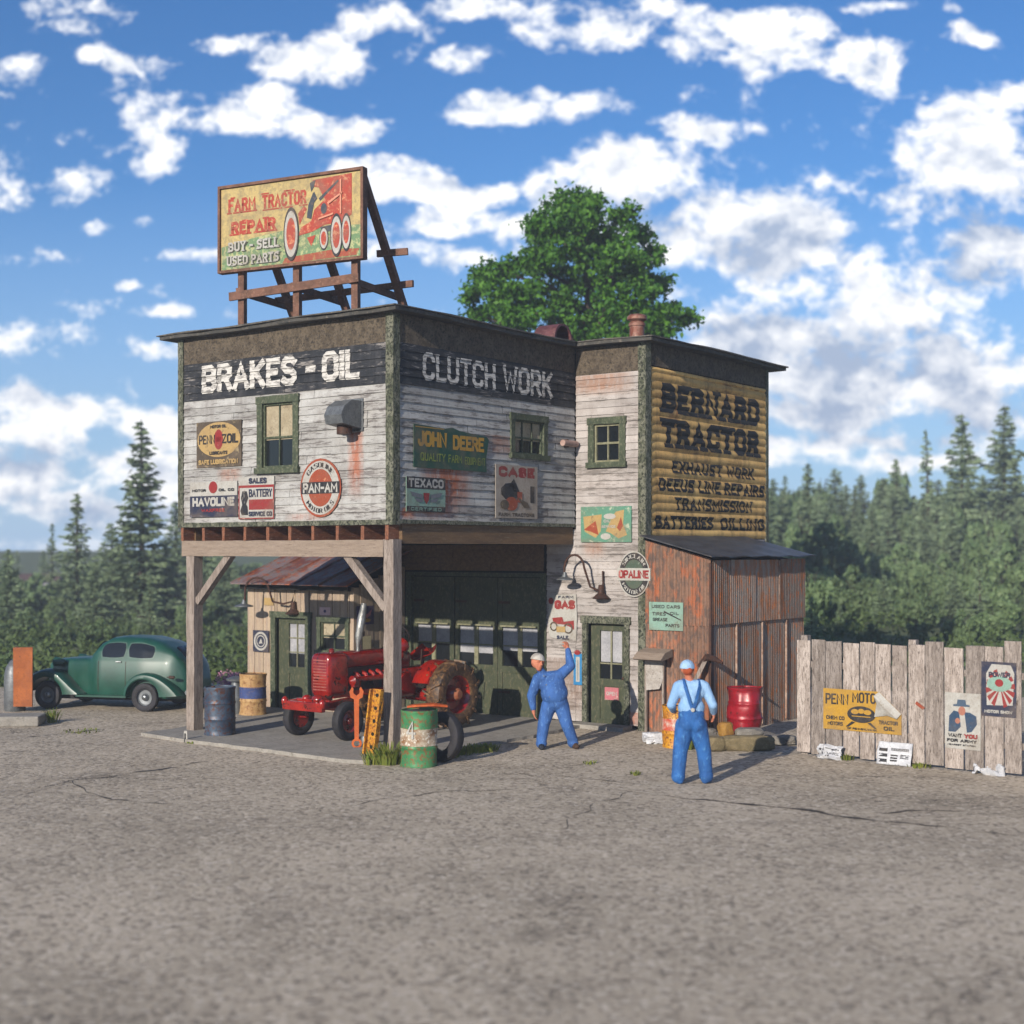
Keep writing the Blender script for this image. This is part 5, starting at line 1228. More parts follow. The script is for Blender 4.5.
a = MB(TM); rbox(a, 2.0, 2.5, .235, .72, 1.5, .12); a.build('radiator_cowl', m_red, tr, smooth=True)
a = MB(TM)
for k in range(11): a.box(2.488, 2.502, -.16, .16, .84+.052*k, .865+.052*k)
a.build('grille', M_('grille_red_brown', '7a2a1c', '8a5048', None, 9, rough=.35), tr)
a = MB(TM); rbox(a, .55, 2.02, .2, 1.2, 1.5, .11, taper=.95); a.build('hood', m_red, tr, smooth=True)
a = MB(TM); a.lathe([(.01, .0), (.05, .0), (.05, .06), (.02, .08)], 12, (2.2, 0, 1.49)); a.build('radiator_cap', m_red, tr, smooth=True)
a = MB(TM); a.box(1.0, 1.95, -.13, .13, .78, 1.2, .004); a.lathe([(.09, -.02), (.09, .12)], 14, (1.3, .13, .95), 'y'); a.build('engine_block', m_blackpaint, tr)
a = MB(TM)
for x in (1.15, 1.35, 1.55, 1.75): a.tube([(x, .12, 1.12), (x, .22, 1.08), (x-.03, .25, .98)], .035, 8)
a.tube([(1.05, .25, 1.0), (1.85, .25, 1.0)], .05, 8); a.build('manifold', m_red, tr, smooth=True)
a = MB(TM); a.lathe([(.04, 0), (.1, .02), (.1, .16), (.05, .2), (.02, .22)], 14, (1.82, .22, .85)); a.lathe([(.0, -.06), (.08, -.05), (.09, .0), (.0, .06)], 14, (2.05, .36, 1.0), 'x'); a.build('oil_filter', m_red, tr, smooth=True)
a = MB(TM); a.box(.9, 2.35, -.2, -.13, .7, .8); a.box(.9, 2.35, .13, .2, .7, .8); a.build('frame_rail', m_red, tr)
a = MB(TM); rbox(a, -.35, 1.02, .22, .55, 1.12, .12); a.build('transmission', m_red, tr, smooth=True)
a = MB(TM); rbox(a, .25, .95, .19, 1.1, 1.42, .08); a.build('fuel_tank', m_red, tr, smooth=True)
a = MB(TM); a.lathe([(.11, -.8), (.14, -.6), (.12, -.25), (.12, .25), (.14, .6), (.11, .8)], 16, (0, 0, .58), 'y'); a.build('rear_axle', m_red, tr, smooth=True)
a = MB(TM); a.lathe([(.01, 0), (.16, .0), (.17, .02), (.17, .14), (.01, .14)], 20, (.55, .2, .86), 'y'); a.build('belt_pulley', m_red, tr, smooth=True)
# exhaust, air stack
a = MB(TM); a.tube([(1.62, .1, 1.46), (1.62, .1, 1.6), (1.62, .12, 1.75), (1.54, .12, 2.1), (1.46, .1, 2.34)], [.035, .035, .07, .075, .05], 12); a.build('exhaust', M_('silver_exhaust', '9a9a98', '6a6a68', '3c3a38', 14, (1, 1, .5), rough=.35, metal=.6, bump=.6), tr, smooth=True)
a = MB(TM); a.tube([(1.3, -.12, 1.45), (1.3, -.12, 1.75)], .03, 8); a.lathe([(.02, 0), (.07, .02), (.07, .1), (.02, .14)], 12, (1.3, -.12, 1.72)); a.build('air_stack', m_blackpaint, tr, smooth=True)
# steering
a = MB(TM); a.tube([(1.0, 0, 1.42), (.38, 0, 1.72)], .02, 8); a.build('steering_column', m_blackpaint, tr)
q = Matrix.Translation((.34, 0, 1.74)) @ Matrix.Rotation(-1.05, 4, 'Y')
a = MB(TM @ q); K = 28; rs = []
for i in range(K+1):
    A = 2*PI*i/K; c, s_ = math.cos(A), math.sin(A); rs.append([((.2+.018*math.cos(2*PI*k/8))*c, (.2+.018*math.cos(2*PI*k/8))*s_, .018*math.sin(2*PI*k/8)) for k in range(8)])
a.rings(rs, caps=False)
for k in range(4): a.bar((0, 0, 0), (.2*math.cos(k*PI/2), .2*math.sin(k*PI/2), 0), .02, .012)
a.build('steering_wheel', m_blackpaint, tr, smooth=True)
a = MB(TM); a.sph((.45, .1, 1.52), (.16, .17, .16)); a.sph((.55, .16, 1.36), (.1, .09, .1)); a.build('instrument_housing', m_red, tr, smooth=True)
# seat
a = MB(TM); rs = []
for i in range(9):
    q_ = i/8; x = -.5+.42*q_; w = .06+.19*math.sin(PI*min(1, .2+.62*q_)); up = .2*(1-q_)**2
    rs.append([(x, w*math.cos(PI*k/10), 1.22+up+.09*(abs(math.cos(PI*k/10)))**2) for k in range(11)])
a.rings(rs, closed=False); o = a.build('seat', m_red, tr, smooth=True, recalc=False); sm = o.modifiers.new('t', 'SOLIDIFY'); sm.thickness = .015
a = MB(TM); a.bar((-.3, 0, .95), (-.32, 0, 1.24), .05, .03); a.bar((.1, .3, 1.1), (.12, .34, 1.45), .02, .02); a.build('seat_spring', m_iron, tr)
# rear fenders and wheels
for s in (1, -1):
    a = MB(TM); rs = []; R = .68
    for i in range(13):
        A = math.radians(25+135*i/12); c, s_ = math.cos(A), math.sin(A)
        rs.append([(R*c, s*y, .58+R*s_) for y in (.52, .88)]+[((R-.1)*c, s*.9, .58+(R-.1)*s_), ((R-.02)*c, s*.86, .58+(R-.02)*s_), ((R-.02)*c, s*.54, .58+(R-.02)*s_), ((R-.18)*c, s*.52, .58+(R-.18)*s_)])
    a.rings(rs); a.build('rear_fender', m_red, tr, smooth=True)
    cy = s*.98; c0 = (0, cy, .58)
    TW = Matrix.Translation((0, cy, .635)) @ Matrix.Diagonal((1.09, 1.15, 1.09, 1)) @ Matrix.Translation((0, -cy, -.58))
    a = MB(TM); a.T = TW; tyre(a, c0, .56, .32, 'y', 48); w = a.build('rear_wheel', m_rubberb, tr, smooth=True)
    a = MB(TM); a.T = TW
    for k in range(26):
        A = 2*PI*k/26; sg = 1 if k % 2 else -1
        def P(ang, r, y): return (r*math.cos(ang), cy+y, .58+r*math.sin(ang))
        y0, y1 = (0.0, .165) if sg > 0 else (-.165, 0.0); dA = .17*(1 if sg > 0 else -1)
        A0, A1 = (A, A+.16) if sg > 0 else (A+.16, A)
        V = [P(A0-.035, .55, y0), P(A0+.035, .55, y0), P(A1+.035, .53, y1), P(A1-.035, .53, y1), P(A0-.03, .595, y0), P(A0+.03, .595, y0), P(A1+.03, .575, y1), P(A1-.03, .575, y1)]
        a.add(V, [(0, 1, 2, 3), (4, 5, 6, 7), (0, 1, 5, 4), (1, 2, 6, 5), (2, 3, 7, 6), (3, 0, 4, 7)])
        yo = .165*sg; V = [P(A1-.035, .53, yo*.98), P(A1+.035, .53, yo*.98), P(A1+.05, .43, yo*1.0), P(A1-.02, .43, yo*1.0)]; V += [(v[0], v[1]+.02*sg, v[2]) for v in V]
        a.add(V, [(0, 1, 2, 3), (4, 5, 6, 7), (0, 1, 5, 4), (1, 2, 6, 5), (2, 3, 7, 6), (3, 0, 4, 7)])
    a.build('tread', m_rubberb, w)
    a = MB(TM); a.T = TW; prof = [(.01, .11), (.08, .11), (.1, .08), (.13, .05), (.15, -.02), (.26, .0), (.3, .1), (.33, .125), (.33, .1), (.33, -.12), (.01, -.12)]
    a.lathe([(r, h*s) for r, h in prof], 32, c0, 'y'); a.build('rim', m_red, w, smooth=True)
    a = MB(TM); a.T = TW; a.lathe([(r, h*s) for r, h in [(.01, .17), (.07, .165), (.1, .13), (.11, .11)]], 16, c0, 'y'); a.build('hub', M_('dusty_hub' if s > 0 else 'dusty_hub_b', '8a5a3c', '7a3a22', None, 8), w, smooth=True)
    c1 = (2.42, s*.6, .34)
    a = MB(TM); tyre(a, c1, .34, .17, 'y', 36); w = a.build('front_wheel', m_rubber, tr, smooth=True)
    a = MB(TM); a.lathe([(r, h*s) for r, h in [(.01, .06), (.05, .06), (.07, .02), (.13, .0), (.17, .05), (.2, .06), (.195, -.06), (.01, -.06)]], 24, c1, 'y'); a.build('rim', m_red, w, smooth=True)
    a = MB(TM); a.tube([(2.42, s*.55, .34), (2.42, s*.4, .36), (2.42, s*.37, .58)], .045, 8); a.build('spindle', m_red, tr, smooth=True)
a = MB(TM); a.box(2.34, 2.5, -.44, .44, .5, .62, .004); a.build('front_axle', m_red, tr, bevel=.02)
a = MB(TM)
for s in (1, -1): a.bar((1.9, s*.3, .66), (2.9, s*.44, .62), .1, .12)
a.bar((2.9, -.48, .6), (2.9, .48, .6), .1, .16); a.bar((2.65, -.4, .66), (2.65, .4, .66), .08, .09)
for s in (1, -1): a.sph((2.9, s*.46, .66), (.07, .06, .09))
a.sph((2.66, .1, .7), (.1, .12, .08)); a.sph((2.62, -.2, .7), (.09, .08, .07)); a.build('front_frame', m_red, tr, smooth=True, bevel=.02)
# ------------------------------------------------------------------ people (one continuous remeshed body each)
def seg(mb_, p1, r1, p2, r2, n=14):
    p1, p2 = Vector(p1), Vector(p2); d = (p2-p1); L = d.length; d.normalize()
    x = d.cross(Vector((.2, .9, .3))).normalized(); y = d.cross(x); rs = []
    for i in range(5):
        A = PI/2*(1-i/4); rs.append((p1-d*r1*math.sin(A), max(r1*math.cos(A), .001)))
    for i in range(5):
        A = PI/2*i/4; rs.append((p2+d*r2*math.sin(A), max(r2*math.cos(A), .001)))
    mb_.rings([[c+(x*math.cos(2*PI*k/n)+y*math.sin(2*PI*k/n))*r for k in range(n)] for c, r in rs])
def make_body(name, M, prims, mats, parent, voxel=.012, smooth_it=4):
    """prims: (kind, args, material index)"""
    a = MB(M)
    for kind, g, mi in prims:
        if kind == 'c': seg(a, *g)
        else: a.sph(g[0], g[1], 18, 12)
    me = bpy.data.meshes.new('tmp'); me.from_pydata(a.v, [], a.f); o = bpy.data.objects.new('tmp', me); COL.objects.link(o)
    r = o.modifiers.new('r', 'REMESH'); r.mode = 'VOXEL'; r.voxel_size = voxel
    s = o.modifiers.new('s', 'SMOOTH'); s.iterations = smooth_it; s.factor = .5
    bpy.context.view_layer.update(); dg = bpy.context.evaluated_depsgraph_get()
    nm = bpy.data.meshes.new_from_object(o.evaluated_get(dg)); bpy.data.objects.remove(o)
    nf = len(nm.polygons); C = np.empty(nf*3); nm.polygons.foreach_get('center', C); C = C.reshape(-1, 3)
    best = np.full(nf, 1e9); idx = np.zeros(nf, int)
    for kind, g, mi in prims:
        if kind == 'c':
            p1, r1, p2, r2 = np.array(g[0]), g[1], np.array(g[2]), g[3]; d = p2-p1
            t = np.clip(((C-p1)@d)/(d@d), 0, 1); D = np.linalg.norm(C-p1-t[:, None]*d, axis=1)-(r1+(r2-r1)*t)
        else:
            c, rr = np.array(g[0]), np.array(g[1] if isinstance(g[1], tuple) else (g[1],)*3); q = (C-c)/rr; k = np.linalg.norm(q, axis=1); D = (k-1)*rr.min()
        m = D < best; best[m] = D[m]; idx[m] = mi
    nm.materials.clear()
    for m in mats: nm.materials.append(m)
    nm.polygons.foreach_set('material_index', idx); nm.polygons.foreach_set('use_smooth', [True]*nf); nm.name = name
    return link_mesh(name, nm, M, parent)
def hand(prims, wrist, d, palm_n, thumb_side, mi, curl=.5, s=1.0):
    """palm + five separate fingers; d pointing along the hand, palm_n the palm normal"""
    d = Vector(d).normalized(); n = Vector(palm_n).normalized(); n = (n-d*n.dot(d)).normalized(); w = d.cross(n)*thumb_side; wr = Vector(wrist)
    prims.append(('c', (tuple(wr), .03*s, tuple(wr+d*.03*s), .032*s), mi))
    for k in range(4):
        b = wr+d*.085*s+w*(.032-.021*k)*s; prims.append(('c', (tuple(wr+d*.015*s+w*(.02-.013*k)*s), .018*s, tuple(b), .013*s), mi))
        L = (.040, .045, .042, .033)[k]*s; dd = (d*math.cos(curl)+n*math.sin(curl)).normalized(); m = b+dd*L
        d2 = (d*math.cos(curl*2.1)+n*math.sin(curl*2.1)).normalized(); e = m+d2*L*.8
        prims.append(('c', (tuple(b), .0115*s, tuple(m), .0105*s), mi)); prims.append(('c', (tuple(m), .0105*s, tuple(e), .009*s), mi))
    tb = wr+d*.025*s+w*.03*s; tm = tb+(d*.6+w*.8+n*.25).normalized()*.038*s; te = tm+(d*.9+w*.25+n*.4).normalized()*.032*s
    prims.append(('c', (tuple(tb), .016*s, tuple(tm), .0125*s), mi)); prims.append(('c', (tuple(tm), .012*s, tuple(te), .0105*s), mi))
def head(prims, c, yaw, tilt, mi_skin, mi_hair, s=1.0, hair=True):
    """face looks along +x of the yaw frame"""
    R = Matrix.Rotation(yaw, 3, 'Z') @ Matrix.Rotation(tilt, 3, 'X'); c = Vector(c)
    P = lambda x, y, z: tuple(c+R @ Vector((x*s, y*s, z*s)))
    prims.append(('e', (P(-.01, 0, .02), (.092*s, .085*s, .105*s)), mi_skin)); prims.append(('c', (P(.03, 0, -.04), .058*s, P(.045, 0, -.075), .04*s), mi_skin))
    prims.append(('c', (P(.085, 0, .012), .012*s, P(.108, 0, -.018), .016*s), mi_skin))       # nose
    prims.append(('c', (P(.08, -.045, .03), .014*s, P(.08, .045, .03), .014*s), mi_skin))      # brow
    prims.append(('c', (P(.083, -.018, -.05), .009*s, P(.083, .018, -.05), .009*s), mi_skin))   # lips
    for sd in (1, -1): prims.append(('c', (P(-.005, sd*.088, .02), .016*s, P(-.01, sd*.09, -.015), .012*s), mi_skin))
    if hair:
        prims.append(('e', (P(-.035, 0, .005), (.078*s, .09*s, .085*s)), mi_hair))
    return P
def cloth(name, c1, c2, c3=None): return M_(name, c1, c2, c3, 6, (1, 1, .5), lo=.44, hi=.56, lo3=.56, hi3=.66, bump=.7, bd=.035, rough=.7, fine=.18)
m_den = cloth('blue_dungarees', '245c9c', '1e4e88', '4a80b4'); m_den2 = cloth('blue_overalls', '355f9e', '2b5088', '5a82b8'); m_shirt = cloth('pale_blue_shirt', '8fb2d6', '7ca2ca'); m_capb = cloth('pale_blue_cap', '9ab8d6', '86a8ca')
m_skin = cloth('skin', 'b9755a', 'a8644a'); m_hair = cloth('ginger_hair', 'b0522a', '96421f'); m_capw = cloth('grey_white_cap', 'b3ada4', '9a948c'); m_shoe = cloth('brown_shoe', '4a3324', '33251c'); m_shoed = cloth('dark_shoe', '1c2230', '262c3a')

# man in dungarees, seen from behind (walks away from us), at world (2.6,20.4)
PM = frame(2.60, 20.42, 0, 0); t1 = thing('person', 'man in blue dungarees, pale shirt and cap standing with his back turned', 'person', PM.copy())
pr = []
c = lambda p1, r1, p2, r2, m: pr.append(('c', (p1, r1, p2, r2), m))
# 0 dungarees 1 shirt 2 skin 3 hair 4 shoe
for s, fx, fy in ((-1, -.17, -.03), (1, .19, .0)):
    c((s*.09, .01, .84), .145, (fx*.95, fy*.5, .48), .11, 0); c((fx*.95, fy*.5, .48), .11, (fx*1.12, fy, .15), .098, 0); c((fx*1.12, fy, .15), .098, (fx*1.14, fy-.01, .11), .104, 0)
    c((fx*1.02, fy-.04, .055), .055, (fx*1.12, fy+.15, .045), .05, 4)
c((0, .0, .9), .16, (0, 0, .98), .165, 0); pr.append(('e', ((-.075, -.05, .87), (.12, .12, .14)), 0)); pr.append(('e', ((.075, -.05, .87), (.12, .12, .14)), 0))
c((-.05, 0, 1.0), .14, (.05, 0, 1.0), .14, 0); c((-.06, .01, 1.1), .135, (.06, .01, 1.1), .135, 1); c((-.1, .01, 1.34), .12, (.1, .01, 1.34), .12, 1); c((-.15, .01, 1.42), .085, (.15, .01, 1.42), .085, 1)
c((0, .03, 1.2), .16, (0, .02, 1.3), .15, 1); c((-.02, .02, 1.48), .062, (-.04, .03, 1.56), .055, 2)
c((-.19, .01, 1.41), .078, (-.29, -.0, 1.14), .066, 1); c((-.29, 0, 1.14), .066, (-.24, .22, 1.04), .05, 1); hand(pr, (-.235, .25, 1.03), (.2, .9, -.1), (0, 0, -1), -1, 2)
c((.19, .01, 1.41), .078, (.31, -.02, 1.14), .066, 1); c((.31, -.02, 1.14), .066, (.34, .13, 1.03), .052, 1); hand(pr, (.345, .15, 1.0), (.1, .45, -.8), (-1, 0, 0), -1, 2)
Ph = head(pr, (-.05, .04, 1.645), PI/2+.1, 0, 2, 3)
b1 = make_body('body', PM, pr, [m_den, m_shirt, m_skin, m_hair, m_den], t1, .011)
a = MB(PM); rs = []
for i in range(7):
    A = PI/2*i/6; rs.append([(-.055+(.108*math.cos(A)+.002)*math.cos(2*PI*k/20), .035+(.112*math.cos(A)+.002)*math.sin(2*PI*k/20), 1.67+.125*math.sin(A)) for k in range(20)])
rs.insert(0, [(-.055+.1*math.cos(2*PI*k/20), .035+.105*math.sin(2*PI*k/20), 1.665) for k in range(20)])
a.rings(rs); a.build('cap', m_capb, t1, smooth=True)
a = MB(PM)
def ribbon(pts, w=.042, th=.012):
    pts = [Vector(p) for p in pts]; rs = []
    for i, p in enumerate(pts):
        d = (pts[min(i+1, len(pts)-1)]-pts[max(0, i-1)]).normalized(); nrm = Vector((p.x*.6, p.y-.02, .0)).normalized() if abs(p.y) > .03 else Vector((0, 0, 1)); x = d.cross(nrm).normalized()*w/2
        rs.append([p-x, p+x, p+x-nrm*-th, p-x-nrm*-th])
    a.rings(rs)
for s in (-1, 1): ribbon([(s*.0+.0, -.155, 1.08), (s*.035, -.158, 1.18), (s*.07, -.148, 1.3), (s*.1, -.118, 1.41), (s*.11, -.06, 1.485), (s*.11, .02, 1.505), (s*.1, .09, 1.46), (s*.09, .14, 1.3)])
a.build('strap', m_den, t1, smooth=True)
a = MB(PM); a.prism([(-.1, 1.09), (.1, 1.09), (.08, 1.32), (-.08, 1.32)], .16, .185, lambda u, w, d: (u, d, w)); a.build('bib', m_den, t1)
a = MB(PM); a.lathe([(.001, -.012), (.028, -.01), (.03, .0), (.001, .004)], 14, (.0, -.168, 1.085), 'y'); a.build('button', c_white, t1, smooth=True)
a = MB(PM)
for s in (-1, 1): a.tube([(s*.13, -.1, .98), (s*.15, -.125, .9), (s*.07, -.165, .8)], .006, 4)
a.build('pocket_seam', m_den2, t1)

# man leaning with raised arm
QM = frame(.74, 24.0, 0, 0); t2 = thing('person', 'stout man in blue overalls and white cap raising one arm to the peeling poster', 'person', QM.copy())
pr = []
for (hx, kx, kz, fx, fy) in ((-.11, -.2, .42, -.24, -.05), (.1, .19, .42, .3, .04)):
    c((hx, 0, .74), .135, (kx, -.02, kz), .105, 0); c((kx, -.02, kz), .105, (fx, fy, .13), .09, 0); c((fx, fy, .12), .09, (fx, fy, .1), .1, 0)
    c((fx, fy+.04, .05), .055, (fx+(.0 if fx < 0 else .06), fy-.14, .045), .05, 4 if fx > 0 else 5)
c((-.04, 0, .8), .165, (.05, 0, .8), .165, 0); pr.append(('e', ((-.02, -.03, .95), (.235, .19, .23)), 0)); c((-.14, 0, 1.08), .14, (.02, 0, 1.1), .15, 0); c((-.25, 0, 1.2), .1, (.06, .01, 1.24), .1, 0)
c((-.2, 0, 1.26), .07, (-.27, -.01, 1.36), .06, 0)
c((-.3, 0, 1.19), .095, (-.41, -.02, .9), .08, 0); c((-.41, -.02, .9), .08, (-.38, -.06, .7), .055, 0); hand(pr, (-.375, -.07, .655), (.15, -.1, -1), (1, 0, 0), -1, 2, .35, 1.1)
c((.07, .02, 1.24), .1, (.26, .06, 1.4), .082, 0); c((.26, .06, 1.4), .082, (.22, .14, 1.66), .05, 0); hand(pr, (.215, .15, 1.69), (-.25, .2, 1), (-.6, .8, 0), 1, 2, .7, 1.1)
Pq = head(pr, (-.3, -.02, 1.46), -PI/2+.55, -.15, 2, 3, 1.2, True)
b2 = make_body('body', QM, pr, [m_den2, m_den2, m_skin, m_hair, m_shoe, m_shoed], t2, .011)
a = MB(QM)
Rq = Matrix.Rotation(-PI/2+.55, 3, 'Z') @ Matrix.Rotation(-.2, 3, 'X'); cc = Vector((-.305, -.005, 1.51)); rs = []
for i in range(7):
    A = PI/2*i/6; rs.append([cc+Rq @ Vector(((.128*math.cos(A)+.002)*math.cos(2*PI*k/20), (.12*math.cos(A)+.002)*math.sin(2*PI*k/20), .12*math.sin(A))) for k in range(20)])
rs.insert(0, [cc+Rq @ Vector((.118*math.cos(2*PI*k/20), .112*math.sin(2*PI*k/20), -.006)) for k in range(20)])
a.rings(rs)
n = 10; top_ = [cc+Rq @ Vector((.1+.07*math.sin(PI*k/n), .1-.2*k/n, .01)) for k in range(n+1)]; base_ = [cc+Rq @ Vector((.09, .095-.19*k/n, .012)) for k in range(n+1)]
a.rings([[p for p in top_]+[p for p in base_[::-1]], [p+Vector((0, 0, -.012)) for p in top_]+[p+Vector((0, 0, -.012)) for p in base_[::-1]]]); a.build('cap', m_capw, t2, smooth=True)
a = MB(QM)
for (x, z) in ((-.2, 1.25), (-.16, 1.1), (-.1, .9)): a.lathe([(.001, 0), (.012, 0), (.012, .006), (.001, .007)], 8, (x, -.2 if z < 1 else -.15, z), 'y')
a.build('button', c_grey, t2)

# ------------------------------------------------------------------ vegetation
def quads(C, size, rng, flat_=.0, aspect=1.6, dirs=None):
    """n leaf quads at C (n,3) with random orientation"""
    n = len(C); A = rng.normal(size=(n, 3)) if dirs is None else dirs+rng.normal(size=(n, 3))*.35
    A /= np.linalg.norm(A, axis=1)[:, None]; B_ = rng.normal(size=(n, 3)); B_[:, 2] += flat_*0; B_ = np.cross(A, B_); B_ /= np.linalg.norm(B_, axis=1)[:, None]
    s = size*rng.uniform(.6, 1.3, n)[:, None]; A = A*s*aspect/2; B_ = B_*s/2
    V = np.stack([C-A, C+B_*.9-A*.1, C+A, C-B_*.9-A*.1], 1).reshape(-1, 3)
    return V
def mesh_np(name, V, mat, k=4):
    me = bpy.data.meshes.new(name); n = len(V)//k
    me.vertices.add(len(V)); me.vertices.foreach_set('co', V.astype(np.float32).ravel()); me.loops.add(len(V)); me.loops.foreach_set('vertex_index', np.arange(len(V), dtype=np.int32))
    me.polygons.add(n); me.polygons.foreach_set('loop_start', np.arange(0, len(V), k, dtype=np.int32)); me.polygons.foreach_set('loop_total', np.full(n, k, dtype=np.int32)); me.update(); me.validate()
    me.materials.append(mat); return me
def tree_from(name, label, M, crown_me, trunk_me, group=None, cat='tree'):
    t = thing(name, label, cat, M, group)
    for nm, me in (('crown', crown_me), ('trunk', trunk_me)):
        if me is None: continue
        o = bpy.data.objects.new(nm, me); COL.objects.link(o); o.parent = t
    return t
# big broadleaf tree behind the garage
rng = np.random.default_rng(5)
TZ = 44.; wp = lambda px, py, Z=TZ: ((px-512)/1408*Z, 3.4+(549-py)/1408*Z)
TX = wp(590, 400)[0]
blobs = [(566, 198, 14), (588, 201, 16), (577, 216, 18), (540, 222, 14), (618, 224, 14), (548, 236, 22), (580, 232, 22), (612, 244, 22), (640, 232, 12), (655, 252, 12), (535, 262, 18), (565, 266, 22), (598, 276, 22), (632, 272, 20), (660, 284, 12), (488, 276, 15), (512, 268, 14), (475, 292, 13), (500, 300, 18), (530, 298, 20), (562, 304, 22), (610, 308, 20), (644, 302, 20), (670, 308, 12), (684, 322, 9), (480, 314, 12), (515, 328, 20), (548, 334, 22), (585, 338, 22), (622, 336, 22), (658, 328, 18), (540, 366, 26), (580, 370, 28), (622, 368, 26)]
CL = []
for px, py, r in blobs:
    x, z = wp(px, py); r_ = r/1408*TZ
    for dep in ((rng.uniform(-.9, .9),) if r < 17 else (rng.uniform(-2., -.4), rng.uniform(.3, 2.))):
        m = int(3+r*.62)
        d = rng.normal(size=(m, 3)); d /= np.linalg.norm(d, axis=1)[:, None]; CL.append(np.array([x, TZ+dep*1.1, z])+d*r_*rng.uniform(.35, 1.0, m)[:, None]*np.array([1, 1.1, .9]))
CL = np.concatenate(CL); LV = []
for cpt in CL:
    k = rng.integers(36, 66); d = rng.normal(size=(k, 3))*np.array([.15, .15, .1]); LV.append(cpt+d)
LV = np.concatenate(LV); V = quads(LV-np.array([TX, TZ, 0]), .115, rng)
crown_me = mesh_np('crown', V, m_leaf)
a = MB(); base = Vector((0, 0, 0))
a.tube([(0, 0, 0), (.05, 0, 3), (-.02, .1, 6), (.02, 0, 8.6), (0, .05, 10.5), (-.1, 0, 12.5), (-.15, 0, 14)], [.36, .3, .26, .22, .16, .1, .04], 10)
for i in range(26):
    tgt = CL[rng.integers(len(CL))]-np.array([TX, TZ, 0]); z0 = max(4.5, min(12.5, tgt[2]-rng.uniform(.8, 2.2))); mid = (tgt[0]*.45, tgt[1]*.45, (z0+tgt[2])/2+.0)
    a.tube([(0, 0, z0), mid, tuple(tgt)], [.1, .06, .02], 6)
me = bpy.data.meshes.new('trunk'); me.from_pydata(a.v, [], a.f); me.materials.append(m_bark)
tree_from('broadleaf_tree', 'tall deep green broadleaf tree rising behind the garage roof', Matrix.Translation((TX, TZ, 0)), crown_me, me)

def conifer_mesh(seed, h=10., w=1.9, dens=1., sparse=0., base=.08):
    r = np.random.default_rng(seed); P = []; D = []; a = MB(); z = h*base
    a.tube([(0, 0, 0), (r.normal()*.05, r.normal()*.05, h*.5), (0, 0, h*.995)], [.17, .1, .015], 7)
    while z < h*.985:
        q = z/h; L = w*(1-q)**.85*(1+.12*math.sin(z*3)); nb = int(5+3*dens*(1-q))
        for k in range(nb):
            if r.random() < sparse: continue
            A = r.uniform(0, 2*PI); l = L*r.uniform(.55, 1.12)+.08; m = max(3, int(l*16*dens)); t = r.uniform(.12, 1, m); dr = -.25+.35*(q)
            x = np.cos(A)*l*t; y = np.sin(A)*l*t; zz = z+l*(dr*t+.18*t*t)+r.normal(size=m)*.03; sp = .13*l*(1.1-t)+.03
            x = x+r.normal(size=m)*sp; y = y+r.normal(size=m)*sp
            P.append(np.stack([x, y, zz], 1)); d = np.stack([np.cos(A)*np.ones(m), np.sin(A)*np.ones(m), np.full(m, -.25)], 1); D.append(d)
            if k % 2 == 0: a.tube([(0, 0, z), (math.cos(A)*l*.7, math.sin(A)*l*.7, z+l*dr*.7)], [.025, .008], 4, caps=False)
        z += h*.020*r.uniform(.8, 1.3)
    P = np.concatenate(P); D = np.concatenate(D)
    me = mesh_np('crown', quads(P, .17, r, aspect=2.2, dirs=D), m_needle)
    tm = bpy.data.meshes.new('trunk'); tm.from_pydata(a.v, [], a.f); tm.materials.append(m_bark); return me, tm
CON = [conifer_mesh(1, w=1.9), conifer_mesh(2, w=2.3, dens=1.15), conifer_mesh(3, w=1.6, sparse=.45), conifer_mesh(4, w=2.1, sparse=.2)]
def bush_mesh(seed, mat, n=34, w=1.7, h=2.4, leaf=.2):
    r = np.random.default_rng(seed); P = []
    for i in range(n):
        d = r.normal(size=3); d /= np.linalg.norm(d); c0 = np.array([d[0]*w*.75, d[1]*w*.75, h*.5+d[2]*h*.4])*r.uniform(.4, 1); rr = r.uniform(.25, .5)
        k = 130; dd = r.normal(size=(k, 3)); dd /= np.linalg.norm(dd, axis=1)[:, None]; P.append(c0+dd*rr*r.uniform(.6, 1.15, k)[:, None])
    P = np.concatenate(P); P[:, 2] = np.abs(P[:, 2]); a = MB()
    for i in range(7):
        A = r.uniform(0, 6.3); a.tube([(0, 0, 0), (math.cos(A)*.2, math.sin(A)*.2, h*.4), (math.cos(A)*w*.4, math.sin(A)*w*.4, h*.75)], [.05, .03, .01], 5)
    tm = bpy.data.meshes.new('trunk'); tm.from_pydata(a.v, [], a.f); tm.materials.append(m_bark)
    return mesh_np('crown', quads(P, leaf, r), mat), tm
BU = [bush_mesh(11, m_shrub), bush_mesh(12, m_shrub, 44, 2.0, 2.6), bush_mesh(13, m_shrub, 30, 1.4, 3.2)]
def ground_z(x, y):
    return 0.0 if y < 40 else min(4., (y-40)*.035)*max(0., min(1., (x+5)/18))
def put(kind, meshes, px, top, Z, label, group, cat='tree', wide=1., h0=10., name='conifer'):
    x = (px-512)/1408*Z; gz = ground_z(x, Z); H_ = 3.4+(549-top)/1408*Z-gz; s = H_/h0
    M = Matrix.Translation((x, Z, gz)) @ Matrix.Rotation(random.uniform(0, 6.28), 4, 'Z') @ Matrix.Diagonal((s*wide, s*wide, s, 1))
    return tree_from(name, label, M, *meshes, group=group, cat=cat)
G1 = 'conifers beyond the yard'
